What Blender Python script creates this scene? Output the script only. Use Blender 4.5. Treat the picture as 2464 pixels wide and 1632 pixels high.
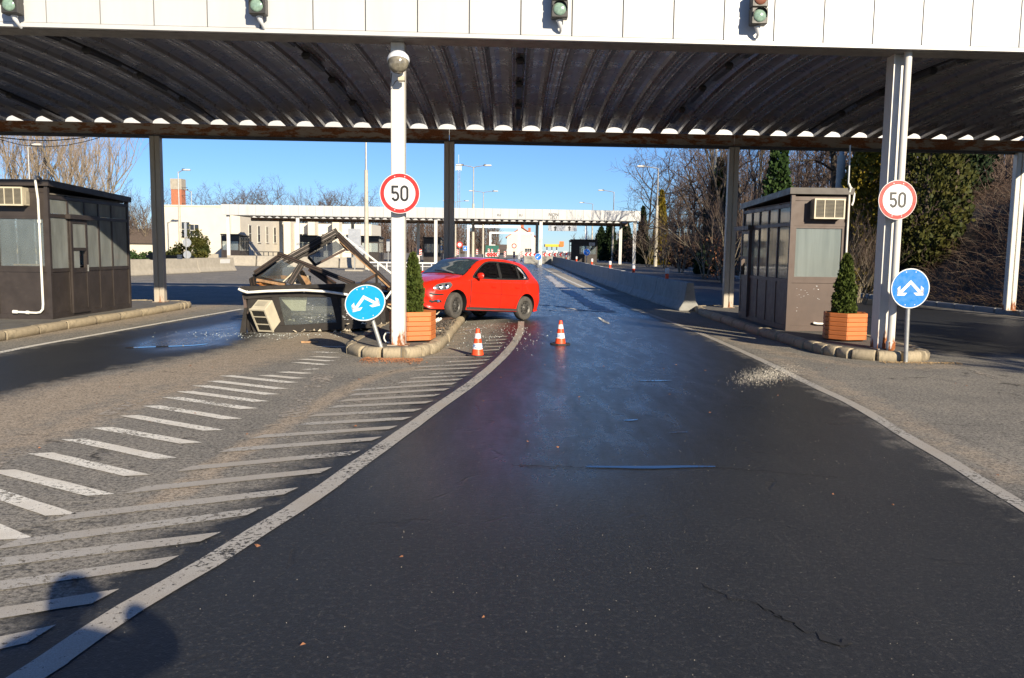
import bpy, bmesh, math, random
import numpy as np
from mathutils import Vector, Matrix, Euler

sc = bpy.context.scene
for o in list(bpy.data.objects):
    bpy.data.objects.remove(o)
R = math.radians
rnd = random.Random(7)

# ------------------------------------------------------------------ camera
HC, FPX, IW, IH = 1.62, 2000.0, 2464, 1632
PITCH, ROLL = math.atan(212.4 / FPX), R(0.75)
cam_d = bpy.data.cameras.new('camera')
cam_d.sensor_width = 36.0
cam_d.lens = 36.0 * FPX / IW
cam_d.clip_start, cam_d.clip_end = 0.05, 4000
cam = bpy.data.objects.new('camera', cam_d)
sc.collection.objects.link(cam)
cam.location = (0, 0, HC)
cam.rotation_euler = (Matrix.Rotation(math.pi / 2 - PITCH, 3, 'X') @ Matrix.Rotation(ROLL, 3, 'Z')).to_euler()
sc.camera = cam

# ------------------------------------------------------------------ light
SUN_AZ, SUN_EL = R(27.5), R(20.8)          # azimuth to the right of straight behind the camera
world = bpy.data.worlds.new('World'); sc.world = world; world.use_nodes = True
wn = world.node_tree; bg = wn.nodes['Background']
sky = wn.nodes.new('ShaderNodeTexSky'); sky.sky_type = 'NISHITA'; sky.sun_disc = False
sky.sun_elevation = SUN_EL
sky.sun_rotation = math.pi - SUN_AZ
sky.altitude = 600; sky.air_density = 1.0; sky.dust_density = 0.0; sky.ozone_density = 5.0
tint = wn.nodes.new('ShaderNodeMix'); tint.data_type = 'RGBA'; tint.blend_type = 'MULTIPLY'; tint.inputs[0].default_value = 1.0
tint.inputs[7].default_value = (0.80, 0.97, 1.27, 1)      # clear cold winter air
wn.links.new(sky.outputs[0], tint.inputs[6]); wn.links.new(tint.outputs[2], bg.inputs[0]); bg.inputs[1].default_value = 0.062
sun_d = bpy.data.lights.new('sun', 'SUN'); sun_d.energy = 5.0; sun_d.angle = R(0.5); sun_d.color = (1.0, 0.87, 0.67)
sun = bpy.data.objects.new('sun', sun_d); sc.collection.objects.link(sun)
to_sun = Vector((math.sin(SUN_AZ) * math.cos(SUN_EL), -math.cos(SUN_AZ) * math.cos(SUN_EL), math.sin(SUN_EL)))
sun.rotation_euler = to_sun.to_track_quat('Z', 'Y').to_euler()
sun.location = (20, -30, 40)
sc.view_settings.view_transform = 'Standard'; sc.view_settings.look = 'None'
sc.view_settings.exposure = 0.80; sc.view_settings.gamma = 1.0
sc.view_settings.use_curve_mapping = False
sc.cycles.max_bounces = 6; sc.cycles.diffuse_bounces = 3; sc.cycles.glossy_bounces = 3; sc.cycles.transparent_max_bounces = 12

# ------------------------------------------------------------------ surveying helpers (photo pixel -> point on the ground)
cp, sp_ = math.cos(PITCH), math.sin(PITCH)
def ray(px, py):
    u, v = px - IW / 2, py - IH / 2
    c, s = math.cos(ROLL), math.sin(ROLL)
    x, y = c * u + s * v, -s * u + c * v
    return Vector((x, FPX * cp - y * sp_, -FPX * sp_ - y * cp))
def gz(y):                                   # the ground climbs gently beyond the first canopy
    return max(0.0, (y - 25.0) * 0.004)
def G(px, py, z=0.0):
    d = ray(px, py); h = z
    for _ in range(30):
        t = (h - HC) / d.z if d.z < -1e-6 else 200.0
        y = min(d.y * t, 400); h = z + gz(y)
    return Vector((d.x * t, d.y * t, h))
def A(px, py, Y):
    d = ray(px, py); t = Y / d.y
    return Vector((d.x * t, Y, HC + d.z * t))
DS = 2464 / 2367.0
def GD(x, y, z=0.0): return G(x * DS, y * DS, z)
def AD(x, y, Y): return A(x * DS, y * DS, Y)

# ------------------------------------------------------------------ materials
M = {}
def new_mat(name):
    m = bpy.data.materials.new(name); m.use_nodes = True
    nt = m.node_tree; b = nt.nodes['Principled BSDF']
    M[name] = m
    return m, nt, b
def coords(nt, kind='Object'):
    return nt.nodes.new('ShaderNodeTexCoord').outputs[kind]
def noise(nt, scale, detail=4, rough=0.55, vec=None, dist=0.0):
    n = nt.nodes.new('ShaderNodeTexNoise'); n.inputs['Scale'].default_value = scale
    n.inputs['Detail'].default_value = detail; n.inputs['Roughness'].default_value = rough
    n.inputs['Distortion'].default_value = dist
    if vec: nt.links.new(vec, n.inputs['Vector'])
    return n.outputs['Fac']
def ramp(nt, fac, stops):
    r = nt.nodes.new('ShaderNodeValToRGB'); nt.links.new(fac, r.inputs[0])
    e = r.color_ramp.elements
    while len(e) < len(stops): e.new(0.5)
    for i, (p, c) in enumerate(stops):
        e[i].position = p; e[i].color = (*c, 1) if len(c) == 3 else c
    return r.outputs[0]
def g3(v): return (v, v, v)
def mix(nt, fac, a, b, mode='MIX'):
    n = nt.nodes.new('ShaderNodeMix'); n.data_type = 'RGBA'; n.blend_type = mode
    for s, v in ((n.inputs[0], fac), (n.inputs[6], a), (n.inputs[7], b)):
        if hasattr(v, 'is_output') or hasattr(v, 'links'): nt.links.new(v, s)
        elif isinstance(v, (int, float)): s.default_value = v
        else: s.default_value = (*v, 1)
    return n.outputs[2]
def mth(nt, op, a, b=0.0, clamp=False):
    n = nt.nodes.new('ShaderNodeMath'); n.operation = op; n.use_clamp = clamp
    for s, v in ((n.inputs[0], a), (n.inputs[1], b)):
        if isinstance(v, (int, float)): s.default_value = v
        else: nt.links.new(v, s)
    return n.outputs[0]
def bump(nt, b, h, strength=0.2, dist=0.01):
    n = nt.nodes.new('ShaderNodeBump'); n.inputs['Strength'].default_value = strength
    n.inputs['Distance'].default_value = dist
    nt.links.new(h, n.inputs['Height']); nt.links.new(n.outputs[0], b.inputs['Normal'])
def mat(name, col, rough=0.6, metal=0.0, var=0.15, scale=6.0, bmp=0.0, bscale=60.0, spec=0.5, coat=0.0, rvar=0.1, alt=None, altpos=(0.5, 0.75), space='Object'):
    m, nt, b = new_mat(name)
    v = coords(nt, space)
    f = noise(nt, scale, 6, 0.6, v)
    lo = tuple(c * (1 - var) for c in col); hi = tuple(min(1, c * (1 + var)) for c in col)
    c = ramp(nt, f, [(0.3, lo), (0.7, hi)])
    if alt:
        f2 = noise(nt, scale * 1.7, 8, 0.68, v)
        c = mix(nt, ramp(nt, f2, [(altpos[0], g3(0)), (altpos[1], g3(1))]), c, alt)
    nt.links.new(c, b.inputs['Base Color'])
    rr = ramp(nt, noise(nt, scale * 2.3, 4, 0.6, v), [(0.3, g3(max(0, rough - rvar))), (0.7, g3(min(1, rough + rvar)))])
    nt.links.new(rr, b.inputs['Roughness'])
    b.inputs['Metallic'].default_value = metal
    b.inputs['Specular IOR Level'].default_value = spec
    b.inputs['Coat Weight'].default_value = coat
    b.inputs['Coat Roughness'].default_value = 0.05
    if bmp: bump(nt, b, noise(nt, bscale, 4, 0.6, v), bmp)
    return m
def glass_mat(name, dirt, tint=(0.55, 0.6, 0.6), clear=(0.8, 0.85, 0.85), rough=0.05, streak=(6, 6, 2), edge=(0.35, 0.8)):
    """dusty window: diffuse dirt film + clear part + reflection"""
    m, nt, b = new_mat(name)
    nt.nodes.remove(b)
    out = nt.nodes['Material Output']
    v = coords(nt)
    mp = nt.nodes.new('ShaderNodeMapping'); mp.inputs['Scale'].default_value = streak
    nt.links.new(v, mp.inputs['Vector'])
    f = noise(nt, 0.6, 5, 0.55, mp.outputs[0], 0.2)
    fac = ramp(nt, f, [(edge[0], g3(dirt * 0.75)), (edge[1], g3(min(1, dirt * 1.3)))])
    tr = nt.nodes.new('ShaderNodeBsdfTransparent'); tr.inputs[0].default_value = (*clear, 1)
    df0 = nt.nodes.new('ShaderNodeBsdfDiffuse'); df0.inputs[0].default_value = (*tint, 1)
    tl = nt.nodes.new('ShaderNodeBsdfTranslucent'); tl.inputs[0].default_value = (*tint, 1)
    df = nt.nodes.new('ShaderNodeMixShader'); df.inputs[0].default_value = 0.5
    nt.links.new(df0.outputs[0], df.inputs[1]); nt.links.new(tl.outputs[0], df.inputs[2])
    gl = nt.nodes.new('ShaderNodeBsdfGlossy'); gl.inputs['Roughness'].default_value = rough
    fr = nt.nodes.new('ShaderNodeFresnel'); fr.inputs[0].default_value = 1.52
    m1 = nt.nodes.new('ShaderNodeMixShader'); m2 = nt.nodes.new('ShaderNodeMixShader')
    nt.links.new(fac, m1.inputs[0]); nt.links.new(tr.outputs[0], m1.inputs[1]); nt.links.new(df.outputs[0], m1.inputs[2])
    nt.links.new(fr.outputs[0], m2.inputs[0]); nt.links.new(m1.outputs[0], m2.inputs[1]); nt.links.new(gl.outputs[0], m2.inputs[2])
    nt.links.new(m2.outputs[0], out.inputs[0])
    return m

def rusty_paint(name, paint, rust=(0.30, 0.10, 0.03), amount=0.62, base_h=0.35, vertical=True, rough=0.45):
    m, nt, b = new_mat(name)
    v = coords(nt)
    mp = nt.nodes.new('ShaderNodeMapping'); mp.inputs['Scale'].default_value = (7, 7, 1.6) if vertical else (2.2, 6, 7)
    nt.links.new(v, mp.inputs['Vector'])
    f = noise(nt, 1.0, 9, 0.68, mp.outputs[0])
    sep = nt.nodes.new('ShaderNodeSeparateXYZ'); nt.links.new(v, sep.inputs[0])
    low = mth(nt, 'MULTIPLY', mth(nt, 'SUBTRACT', base_h, sep.outputs[2]), 0.45, False)
    low = mth(nt, 'MAXIMUM', low, 0.0) if vertical else 0.0
    t = mth(nt, 'ADD', f, low)
    k = ramp(nt, t, [(amount, g3(0)), (amount + 0.07, g3(1))])
    grime = noise(nt, 2.5, 6, 0.6, mp.outputs[0])
    pc = mix(nt, ramp(nt, grime, [(0.35, g3(0)), (0.8, g3(0.35))]), paint, tuple(c * 0.6 for c in paint))
    rc = ramp(nt, noise(nt, 30, 5, 0.6, v), [(0.3, tuple(c * 0.45 for c in rust)), (0.7, tuple(c * 1.3 for c in rust))])
    nt.links.new(mix(nt, k, pc, rc), b.inputs['Base Color'])
    nt.links.new(ramp(nt, k, [(0, g3(rough)), (1, g3(0.9))]), b.inputs['Roughness'])
    bump(nt, b, k, 0.25, 0.004)
    return m

def streaked(name, base, dirt, sc_, amount, rough=0.4, space='Generated', fine=None):
    m, nt, b = new_mat(name)
    v = coords(nt, 'Object')
    geo = nt.nodes.new('ShaderNodeNewGeometry')
    mp = nt.nodes.new('ShaderNodeMapping'); mp.inputs['Scale'].default_value = sc_
    nt.links.new(geo.outputs['Position'] if space == 'World' else v, mp.inputs['Vector'])
    f = noise(nt, 1.0, 6, 0.62, mp.outputs[0], 0.3)
    f2 = noise(nt, 0.6, 3, 0.5, geo.outputs['Position'])
    c = mix(nt, ramp(nt, mth(nt, 'ADD', mth(nt, 'MULTIPLY', f, 0.7), mth(nt, 'MULTIPLY', f2, 0.3)), [(0.44, g3(0)), (0.70, g3(amount))]), base, dirt)
    oi = nt.nodes.new('ShaderNodeObjectInfo')
    c = mix(nt, mth(nt, 'MULTIPLY', oi.outputs['Random'], 0.30 if fine else 0.10), c, dirt)
    nt.links.new(c, b.inputs['Base Color']); b.inputs['Roughness'].default_value = rough
    if fine: bump(nt, b, f, 0.25, 0.004)
    return m
streaked('white_panel', (0.475, 0.485, 0.49), (0.40, 0.385, 0.35), (3.2, 3.2, 0.35), 0.42, 0.38, 'World')
mat('panel_joint', (0.30, 0.30, 0.29), 0.6)
rusty_paint('column_white', (0.62, 0.605, 0.56), amount=0.68, base_h=0.5)
rusty_paint('column_rear_shaded', (0.42, 0.375, 0.31), amount=0.66, base_h=0.30)  # dirtier rear column paint, also darkened for the shade under the canopy
rusty_paint('column_far', (0.62, 0.61, 0.58), amount=0.82)
rusty_paint('beam_rust', (0.36, 0.30, 0.235), (0.27, 0.105, 0.04), amount=0.47, vertical=False, rough=0.6)
mat('beam_dark', (0.07, 0.07, 0.075), 0.6, var=0.25)
mat('front_beam', (0.20, 0.19, 0.18), 0.6, var=0.25)
mat('roof_metal', (0.28, 0.282, 0.295), 0.30, metal=0.45, var=0.08, scale=1.1, rvar=0.12)
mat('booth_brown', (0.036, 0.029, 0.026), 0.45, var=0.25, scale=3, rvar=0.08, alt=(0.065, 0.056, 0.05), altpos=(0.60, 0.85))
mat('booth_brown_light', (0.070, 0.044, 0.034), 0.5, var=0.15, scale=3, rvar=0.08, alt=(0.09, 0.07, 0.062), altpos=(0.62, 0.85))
mat('booth_wreck', (0.022, 0.019, 0.017), 0.68, spec=0.25, var=0.3, scale=5, alt=(0.065, 0.058, 0.052), altpos=(0.60, 0.82), bmp=0.1)
mat('booth_inside', (0.22, 0.20, 0.17), 0.8, var=0.1)
mat('rubber', (0.02, 0.02, 0.02), 0.7)
mat('wood_splinter', (0.34, 0.20, 0.10), 0.8, var=0.35, scale=12)
mat('insulation', (0.75, 0.30, 0.08), 0.95, var=0.3, scale=14, bmp=0.5, bscale=40)
mat('plaster_scrap', (0.55, 0.48, 0.36), 0.9, var=0.15)
mat('ac_cream', (0.50, 0.455, 0.345), 0.5, var=0.12, scale=4)
mat('ac_slat', (0.34, 0.31, 0.24), 0.6, var=0.15)
mat('ac_dark', (0.035, 0.033, 0.03), 0.7)
mat('pvc_white', (0.72, 0.71, 0.66), 0.4, var=0.1, scale=5)
glass_mat('pane_dusty', 0.62, (0.60, 0.65, 0.64))
glass_mat('pane_milky', 0.74, (0.40, 0.45, 0.44), streak=(14, 14, 1.0))
glass_mat('pane_front', 0.22, (0.55, 0.62, 0.66))
glass_mat('pane_broken', 0.12, (0.55, 0.58, 0.56), streak=(2.5, 2.5, 3.5))
glass_mat('car_window', 0.05, (0.3, 0.33, 0.33), clear=(0.50, 0.56, 0.55), rough=0.02)
glass_mat('pane_dark', 0.12, (0.4, 0.42, 0.44), clear=(0.45, 0.48, 0.5))
mat('galvanised', (0.33, 0.34, 0.34), 0.5, metal=0.45, var=0.15, scale=9)
mat('sign_back', (0.46, 0.48, 0.50), 0.4, metal=0.5, var=0.1)
mat('sign_white', (0.66, 0.67, 0.67), 0.35, var=0.02)
mat('sign_red', (0.62, 0.025, 0.02), 0.35, var=0.04)
mat('sign_blue', (0.010, 0.165, 0.68), 0.32, var=0.05)
mat('sign_blue_pale', (0.012, 0.28, 0.72), 0.32, var=0.05)
mat('sign_black', (0.012, 0.013, 0.014), 0.5)
mat('lamp_head', (0.55, 0.54, 0.50), 0.5, var=0.12)
mat('lamp_dark', (0.05, 0.05, 0.05), 0.5)
mat('lamp_glass', (0.17, 0.155, 0.12), 0.08, var=0.6, scale=9)
mat('lamp_cap', (0.62, 0.64, 0.66), 0.45, var=0.08)
mat('luminaire', (0.030, 0.031, 0.034), 0.4)
mat('signal_black', (0.035, 0.034, 0.03), 0.45, var=0.2)
mat('signal_green', (0.20, 0.30, 0.24), 0.15, var=0.25, scale=30)
mat('signal_red', (0.22, 0.09, 0.06), 0.15, var=0.25, scale=30)
mat('concrete_pole', (0.44, 0.41, 0.34), 0.85, var=0.15, scale=4, bmp=0.1)
mat('concrete', (0.34, 0.31, 0.255), 0.88, var=0.16, scale=3, bmp=0.25, bscale=70, alt=(0.27, 0.25, 0.21), altpos=(0.52, 0.8))
mat('concrete_grey', (0.27, 0.27, 0.26), 0.85, var=0.18, scale=2.5, bmp=0.25, bscale=70, alt=(0.16, 0.16, 0.155), altpos=(0.52, 0.8))
mat('kerb_stone', (0.36, 0.30, 0.205), 0.9, var=0.22, scale=5, bmp=0.5, bscale=45, alt=(0.16, 0.14, 0.10), altpos=(0.50, 0.75))
mat('island_top', (0.11, 0.105, 0.095), 0.95, var=0.25, scale=3, bmp=0.4, bscale=90, alt=(0.17, 0.15, 0.12), altpos=(0.5, 0.7))
streaked('planter_wood', (0.56, 0.175, 0.048), (0.26, 0.075, 0.025), (3.0, 30, 30), 0.55, 0.55, 'Object', True)
mat('soil', (0.07, 0.05, 0.035), 0.95)
mat('cone_orange', (0.80, 0.07, 0.015), 0.45, var=0.08)
mat('cone_white', (0.68, 0.69, 0.70), 0.4, var=0.04)
mat('cone_blue', (0.03, 0.16, 0.5), 0.4)
mat('cone_base', (0.025, 0.025, 0.028), 0.7)
mat('plaster_cream', (0.62, 0.57, 0.47), 0.9, var=0.05, scale=1.0, bmp=0.1)
mat('plaster_grey', (0.60, 0.57, 0.50), 0.9, var=0.06)
mat('brick_red', (0.38, 0.14, 0.075), 0.85, var=0.25, scale=8)
mat('roof_tile', (0.42, 0.09, 0.045), 0.8, var=0.2)
mat('roof_old', (0.10, 0.075, 0.06), 0.9, var=0.3)
mat('window_dark', (0.03, 0.035, 0.045), 0.12, var=0.3, rvar=0.03)
mat('window_frame', (0.55, 0.53, 0.48), 0.6)
mat('station_yellow', (0.80, 0.42, 0.02), 0.5, var=0.05)
mat('station_orange', (0.75, 0.16, 0.02), 0.5, var=0.05)
mat('container_green', (0.012, 0.10, 0.075), 0.5, var=0.15)
mat('white_steel', (0.75, 0.75, 0.74), 0.5, var=0.06)
mat('wire_black', (0.012, 0.012, 0.013), 0.6)
mat('bark', (0.08, 0.064, 0.047), 0.95, var=0.25, scale=5)
mat('bark_pale', (0.20, 0.165, 0.115), 0.95, var=0.25, scale=5)
mat('twig', (0.095, 0.066, 0.052), 0.95, var=0.25, scale=3)
mat('twig_pale', (0.26, 0.205, 0.15), 0.95, var=0.2, scale=3)
mat('bramble', (0.085, 0.050, 0.034), 0.95, var=0.4, scale=2)
mat('dry_grass', (0.30, 0.21, 0.11), 0.95, var=0.3, scale=2)
mat('leaf_dry', (0.26, 0.115, 0.055), 0.9, var=0.35, scale=3)
mat('bank_soil', (0.055, 0.042, 0.032), 0.95, var=0.3, scale=2, bmp=0.5, bscale=9)
def leafmat(name, a, b_, scale=1.2):
    m, nt, b = new_mat(name)
    v = coords(nt)
    c = ramp(nt, noise(nt, scale, 4, 0.6, v), [(0.35, a), (0.65, b_)])
    c = mix(nt, noise(nt, 25, 2, 0.5, v), c, tuple(x * 0.5 for x in a))
    nt.links.new(c, b.inputs['Base Color']); b.inputs['Roughness'].default_value = 0.7
    b.inputs['Specular IOR Level'].default_value = 0.25
    return m
leafmat('leaf_thuja', (0.055, 0.085, 0.014), (0.10, 0.125, 0.022), 5)
leafmat('leaf_conifer', (0.025, 0.060, 0.014), (0.055, 0.095, 0.02))
leafmat('leaf_golden', (0.16, 0.13, 0.012), (0.34, 0.24, 0.02))
leafmat('leaf_dark', (0.012, 0.028, 0.010), (0.028, 0.05, 0.014))
leafmat('leaf_bush', (0.028, 0.044, 0.009), (0.125, 0.105, 0.015))
# car
mat('car_red', (0.66, 0.022, 0.008), 0.34, var=0.07, scale=2.2, rvar=0.06, coat=0.7)
mat('car_black', (0.018, 0.018, 0.019), 0.55, var=0.2)
mat('car_sill', (0.035, 0.034, 0.033), 0.75, var=0.3)
mat('car_seam', (0.10, 0.006, 0.004), 0.6)
mat('tyre', (0.070, 0.066, 0.061), 0.85, var=0.3, scale=12)
mat('rim_steel', (0.10, 0.098, 0.095), 0.5, metal=0.5, var=0.3)
mat('car_seat', (0.10, 0.105, 0.11), 0.9)
mat('rubble_dark', (0.09, 0.075, 0.06), 0.9, var=0.6, scale=9)
m_, nt_, b_ = new_mat('car_glass')
b_.inputs['Base Color'].default_value = (0.018, 0.024, 0.028, 1); b_.inputs['Roughness'].default_value = 0.03
b_.inputs['Specular IOR Level'].default_value = 0.75
m_, nt_, b_ = new_mat('car_screen')
f_ = noise(nt_, 9, 8, 0.75, coords(nt_))
nt_.links.new(ramp(nt_, f_, [(0.52, (0.035, 0.055, 0.075)), (0.64, (0.07, 0.11, 0.12)), (0.74, (0.30, 0.38, 0.34))]), b_.inputs['Base Color'])  # bluish base stands in for reflected sky; palest tone is the cracked glass
b_.inputs['Roughness'].default_value = 0.05; b_.inputs['Specular IOR Level'].default_value = 0.8
mat('headlamp', (0.62, 0.64, 0.66), 0.12, metal=0.85, var=0.35, scale=16, rvar=0.08)
mat('headlamp_chrome', (0.85, 0.85, 0.86), 0.08, metal=1.0, var=0.05)
mat('indicator', (0.75, 0.25, 0.03), 0.2)
mat('shadow_cloth', (0.05, 0.06, 0.09), 0.9)
mat('skin', (0.50, 0.30, 0.22), 0.6)
mat('hair', (0.05, 0.035, 0.025), 0.8)
m_, nt_, b_ = new_mat('water')
b_.inputs['Base Color'].default_value = (0.010, 0.011, 0.013, 1); b_.inputs['Roughness'].default_value = 0.02
b_.inputs['Specular IOR Level'].default_value = 1.0
mat('shard', (0.62, 0.68, 0.66), 0.08, var=0.2, spec=0.9)

def paint_mat(name, col, wear, scale=30):
    """worn road paint: flakes off to the asphalt below"""
    m, nt, b = new_mat(name)
    v = coords(nt)
    f = noise(nt, scale, 8, 0.72, v); f2 = noise(nt, 1.1, 4, 0.6, v); f3 = noise(nt, 160, 2, 0.5, v)
    t = mth(nt, 'ADD', mth(nt, 'MULTIPLY', f, 0.6), mth(nt, 'MULTIPLY', f2, 0.4))
    k = ramp(nt, t, [(wear, g3(0)), (wear + 0.05, g3(1))])
    c = mix(nt, ramp(nt, f3, [(0.35, g3(0.0)), (0.7, g3(0.7))]), col, tuple(x * 0.55 for x in col))
    c = mix(nt, ramp(nt, f2, [(0.42, g3(0)), (0.62, g3(0.35))]), c, (0.30, 0.24, 0.17))
    nt.links.new(c, b.inputs['Base Color']); b.inputs['Roughness'].default_value = 0.7
    b.inputs['Specular IOR Level'].default_value = 0.25
    nt.links.new(k, b.inputs['Alpha'])
    bump(nt, b, f3, 0.4, 0.004)
    return m
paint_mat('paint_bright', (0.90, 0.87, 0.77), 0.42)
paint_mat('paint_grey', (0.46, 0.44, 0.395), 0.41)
paint_mat('paint_old', (0.42, 0.39, 0.34), 0.50, 14)
paint_mat('paint_ghost', (0.33, 0.31, 0.28), 0.545, 9)
paint_mat('foam_stain', (0.66, 0.66, 0.66), 0.40, 6)

# ------------------------------------------------------------------ mesh helpers
class MB:
    def __init__(s): s.v = []; s.f = []; s.mi = []; s.cur = 0
    def add(s, vs, fs, T=None):
        n = len(s.v)
        if T is not None: vs = [T @ Vector(p) for p in vs]
        s.v += [tuple(p) for p in vs]
        s.f += [tuple(i + n for i in f) for f in fs]
        s.mi += [s.cur] * len(fs)
        return s
    def box(s, c, d, rz=0.0, T=None):
        x, y, z = (k / 2 for k in d)
        m = Matrix.Translation(c) @ Matrix.Rotation(rz, 4, 'Z')
        if T is not None: m = T @ m
        vs = [(-x, -y, -z), (x, -y, -z), (x, y, -z), (-x, y, -z), (-x, -y, z), (x, -y, z), (x, y, z), (-x, y, z)]
        return s.add(vs, [(0, 3, 2, 1), (4, 5, 6, 7), (0, 1, 5, 4), (1, 2, 6, 5), (2, 3, 7, 6), (3, 0, 4, 7)], m)
    def b2(s, a, b, T=None):
        return s.box([(a[i] + b[i]) / 2 for i in range(3)], [abs(b[i] - a[i]) for i in range(3)], 0, T)
    def cbox(s, c, d, ch=0.01, T=None, rz=0.0):
        """box with chamfered edges"""
        x, y, z = (k / 2 for k in d); q = ch
        pts = []
        for sx in (-1, 1):
            for sy in (-1, 1):
                for sz in (-1, 1):
                    pts += [(sx * x, sy * (y - q), sz * (z - q)), (sx * (x - q), sy * y, sz * (z - q)), (sx * (x - q), sy * (y - q), sz * z)]
        def I(a, b, e, k): return (((a > 0) * 4 + (b > 0) * 2 + (e > 0)) * 3) + k
        fs = []
        for a in (-1, 1):
            f = [I(a, -1, -1, 0), I(a, 1, -1, 0), I(a, 1, 1, 0), I(a, -1, 1, 0)]; fs.append(f if a > 0 else f[::-1])
            f = [I(-1, a, -1, 1), I(-1, a, 1, 1), I(1, a, 1, 1), I(1, a, -1, 1)]; fs.append(f if a > 0 else f[::-1])
            f = [I(-1, -1, a, 2), I(1, -1, a, 2), I(1, 1, a, 2), I(-1, 1, a, 2)]; fs.append(f if a > 0 else f[::-1])
        for a in (-1, 1):
            for e in (-1, 1):
                f = [I(a, e, -1, 0), I(a, e, -1, 1), I(a, e, 1, 1), I(a, e, 1, 0)]; fs.append(f if a * e > 0 else f[::-1])
                f = [I(a, -1, e, 0), I(a, 1, e, 0), I(a, 1, e, 2), I(a, -1, e, 2)]; fs.append(f if a * e > 0 else f[::-1])
                f = [I(-1, a, e, 1), I(-1, a, e, 2), I(1, a, e, 2), I(1, a, e, 1)]; fs.append(f if a * e > 0 else f[::-1])
        for a in (-1, 1):
            for e in (-1, 1):
                for g in (-1, 1):
                    f = [I(a, e, g, 0), I(a, e, g, 1), I(a, e, g, 2)]; fs.append(f if a * e * g > 0 else f[::-1])
        m = Matrix.Translation(c) @ Matrix.Rotation(rz, 4, 'Z')
        if T is not None: m = T @ m
        return s.add(pts, fs, m)
    def bar(s, p0, p1, w, h, up=(0, 0, 1)):
        p0, p1 = Vector(p0), Vector(p1); d = p1 - p0; L = d.length; d.normalize()
        u = Vector(up)
        if abs(d.dot(u)) > 0.98: u = Vector((0, 1, 0))
        sx = d.cross(u).normalized(); uz = sx.cross(d).normalized()
        m = Matrix((( sx.x, d.x, uz.x, 0), (sx.y, d.y, uz.y, 0), (sx.z, d.z, uz.z, 0), (0, 0, 0, 1)))
        m = Matrix.Translation((p0 + p1) / 2) @ m
        return s.box((0, 0, 0), (w, L, h), 0, m)
    def tube(s, pts, r, n=8, cap=True):
        pts = [Vector(p) for p in pts]; N = len(pts)
        rs = r if isinstance(r, (list, tuple)) else [r] * N
        vs, fs = [], []
        prev = None
        for i, p in enumerate(pts):
            d = (pts[min(i + 1, N - 1)] - pts[max(i - 1, 0)]).normalized()
            if prev is None:
                a = Vector((0, 0, 1)) if abs(d.z) < 0.9 else Vector((1, 0, 0))
                prev = d.cross(a).normalized()
            prev = (prev - d * prev.dot(d)).normalized()
            q = d.cross(prev)
            for k in range(n):
                t = 2 * math.pi * k / n
                vs.append(p + (prev * math.cos(t) + q * math.sin(t)) * rs[i])
        for i in range(N - 1):
            for k in range(n):
                a, b = i * n + k, i * n + (k + 1) % n
                fs.append((a, b, b + n, a + n))
        if cap:
            fs.append(tuple(range(n))[::-1]); fs.append(tuple((N - 1) * n + k for k in range(n)))
        return s.add(vs, fs)
    def lathe(s, prof, n=24, T=None, close=True):
        """profile (r,z) revolved about z"""
        vs, fs = [], []
        for r, z in prof:
            for k in range(n):
                t = 2 * math.pi * k / n; vs.append((r * math.cos(t), r * math.sin(t), z))
        for i in range(len(prof) - 1):
            for k in range(n):
                a, b = i * n + k, i * n + (k + 1) % n
                fs.append((a, b, b + n, a + n))
        if close:
            fs.append(tuple(range(n))[::-1]); fs.append(tuple((len(prof) - 1) * n + k for k in range(n)))
        return s.add(vs, fs, T)
    def prism(s, poly, z0, z1, T=None):
        n = len(poly)
        vs = [(x, y, z0) for x, y in poly] + [(x, y, z1) for x, y in poly]
        fs = [tuple(range(n))[::-1], tuple(range(n, 2 * n))] + [(i, (i + 1) % n, (i + 1) % n + n, i + n) for i in range(n)]
        return s.add(vs, fs, T)
    def sweep(s, prof, p0, p1, caps=True):
        """profile (lateral, up) from p0 to p1 (horizontal run)"""
        p0, p1 = Vector(p0), Vector(p1); d = (p1 - p0); d.z = 0; d.normalize(); lat = Vector((d.y, -d.x, 0))
        n = len(prof)
        vs = [p0 + lat * a + Vector((0, 0, b)) for a, b in prof] + [p1 + lat * a + Vector((0, 0, b)) for a, b in prof]
        fs = [(i, i + n, (i + 1) % n + n, (i + 1) % n) for i in range(n)]
        if caps: fs += [tuple(range(n)), tuple(range(n, 2 * n))[::-1]]
        return s.add(vs, fs)
    def mesh(s, name, mats, smooth=False):
        me = bpy.data.meshes.new(name); me.from_pydata(s.v, [], s.f)
        for m in (mats if isinstance(mats, (list, tuple)) else [mats]): me.materials.append(M[m] if isinstance(m, str) else m)
        if any(s.mi): me.polygons.foreach_set('material_index', s.mi)
        if smooth: me.polygons.foreach_set('use_smooth', [True] * len(me.polygons))
        me.update()
        return me
    def build(s, name, mats, parent=None, smooth=False, auto=None):
        o = link(name, s.mesh(name, mats, smooth or auto is not None), parent)
        if auto is not None:
            bm = bmesh.new(); bm.from_mesh(o.data)
            bmesh.ops.recalc_face_normals(bm, faces=bm.faces)
            for e in bm.edges:
                if len(e.link_faces) == 2 and e.calc_face_angle(0) > R(auto): e.smooth = False
            bm.to_mesh(o.data); bm.free()
        return o
def link(name, data, parent=None, loc=None):
    o = bpy.data.objects.new(name, data); sc.collection.objects.link(o)
    if parent is not None: o.parent = parent
    if loc is not None: o.location = loc
    return o
def tag(o, label=None, cat=None, group=None, kind=None):
    if label: o['label'] = label
    if cat: o['category'] = cat
    if group: o['group'] = group
    if kind: o['kind'] = kind
    return o
def thing(name, label, cat, loc=(0, 0, 0), rz=0.0, group=None):
    o = bpy.data.objects.new(name, None); sc.collection.objects.link(o); o.empty_display_size = 0.2
    o.location = loc; o.rotation_euler = (0, 0, rz)
    return tag(o, label, cat, group)
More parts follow.
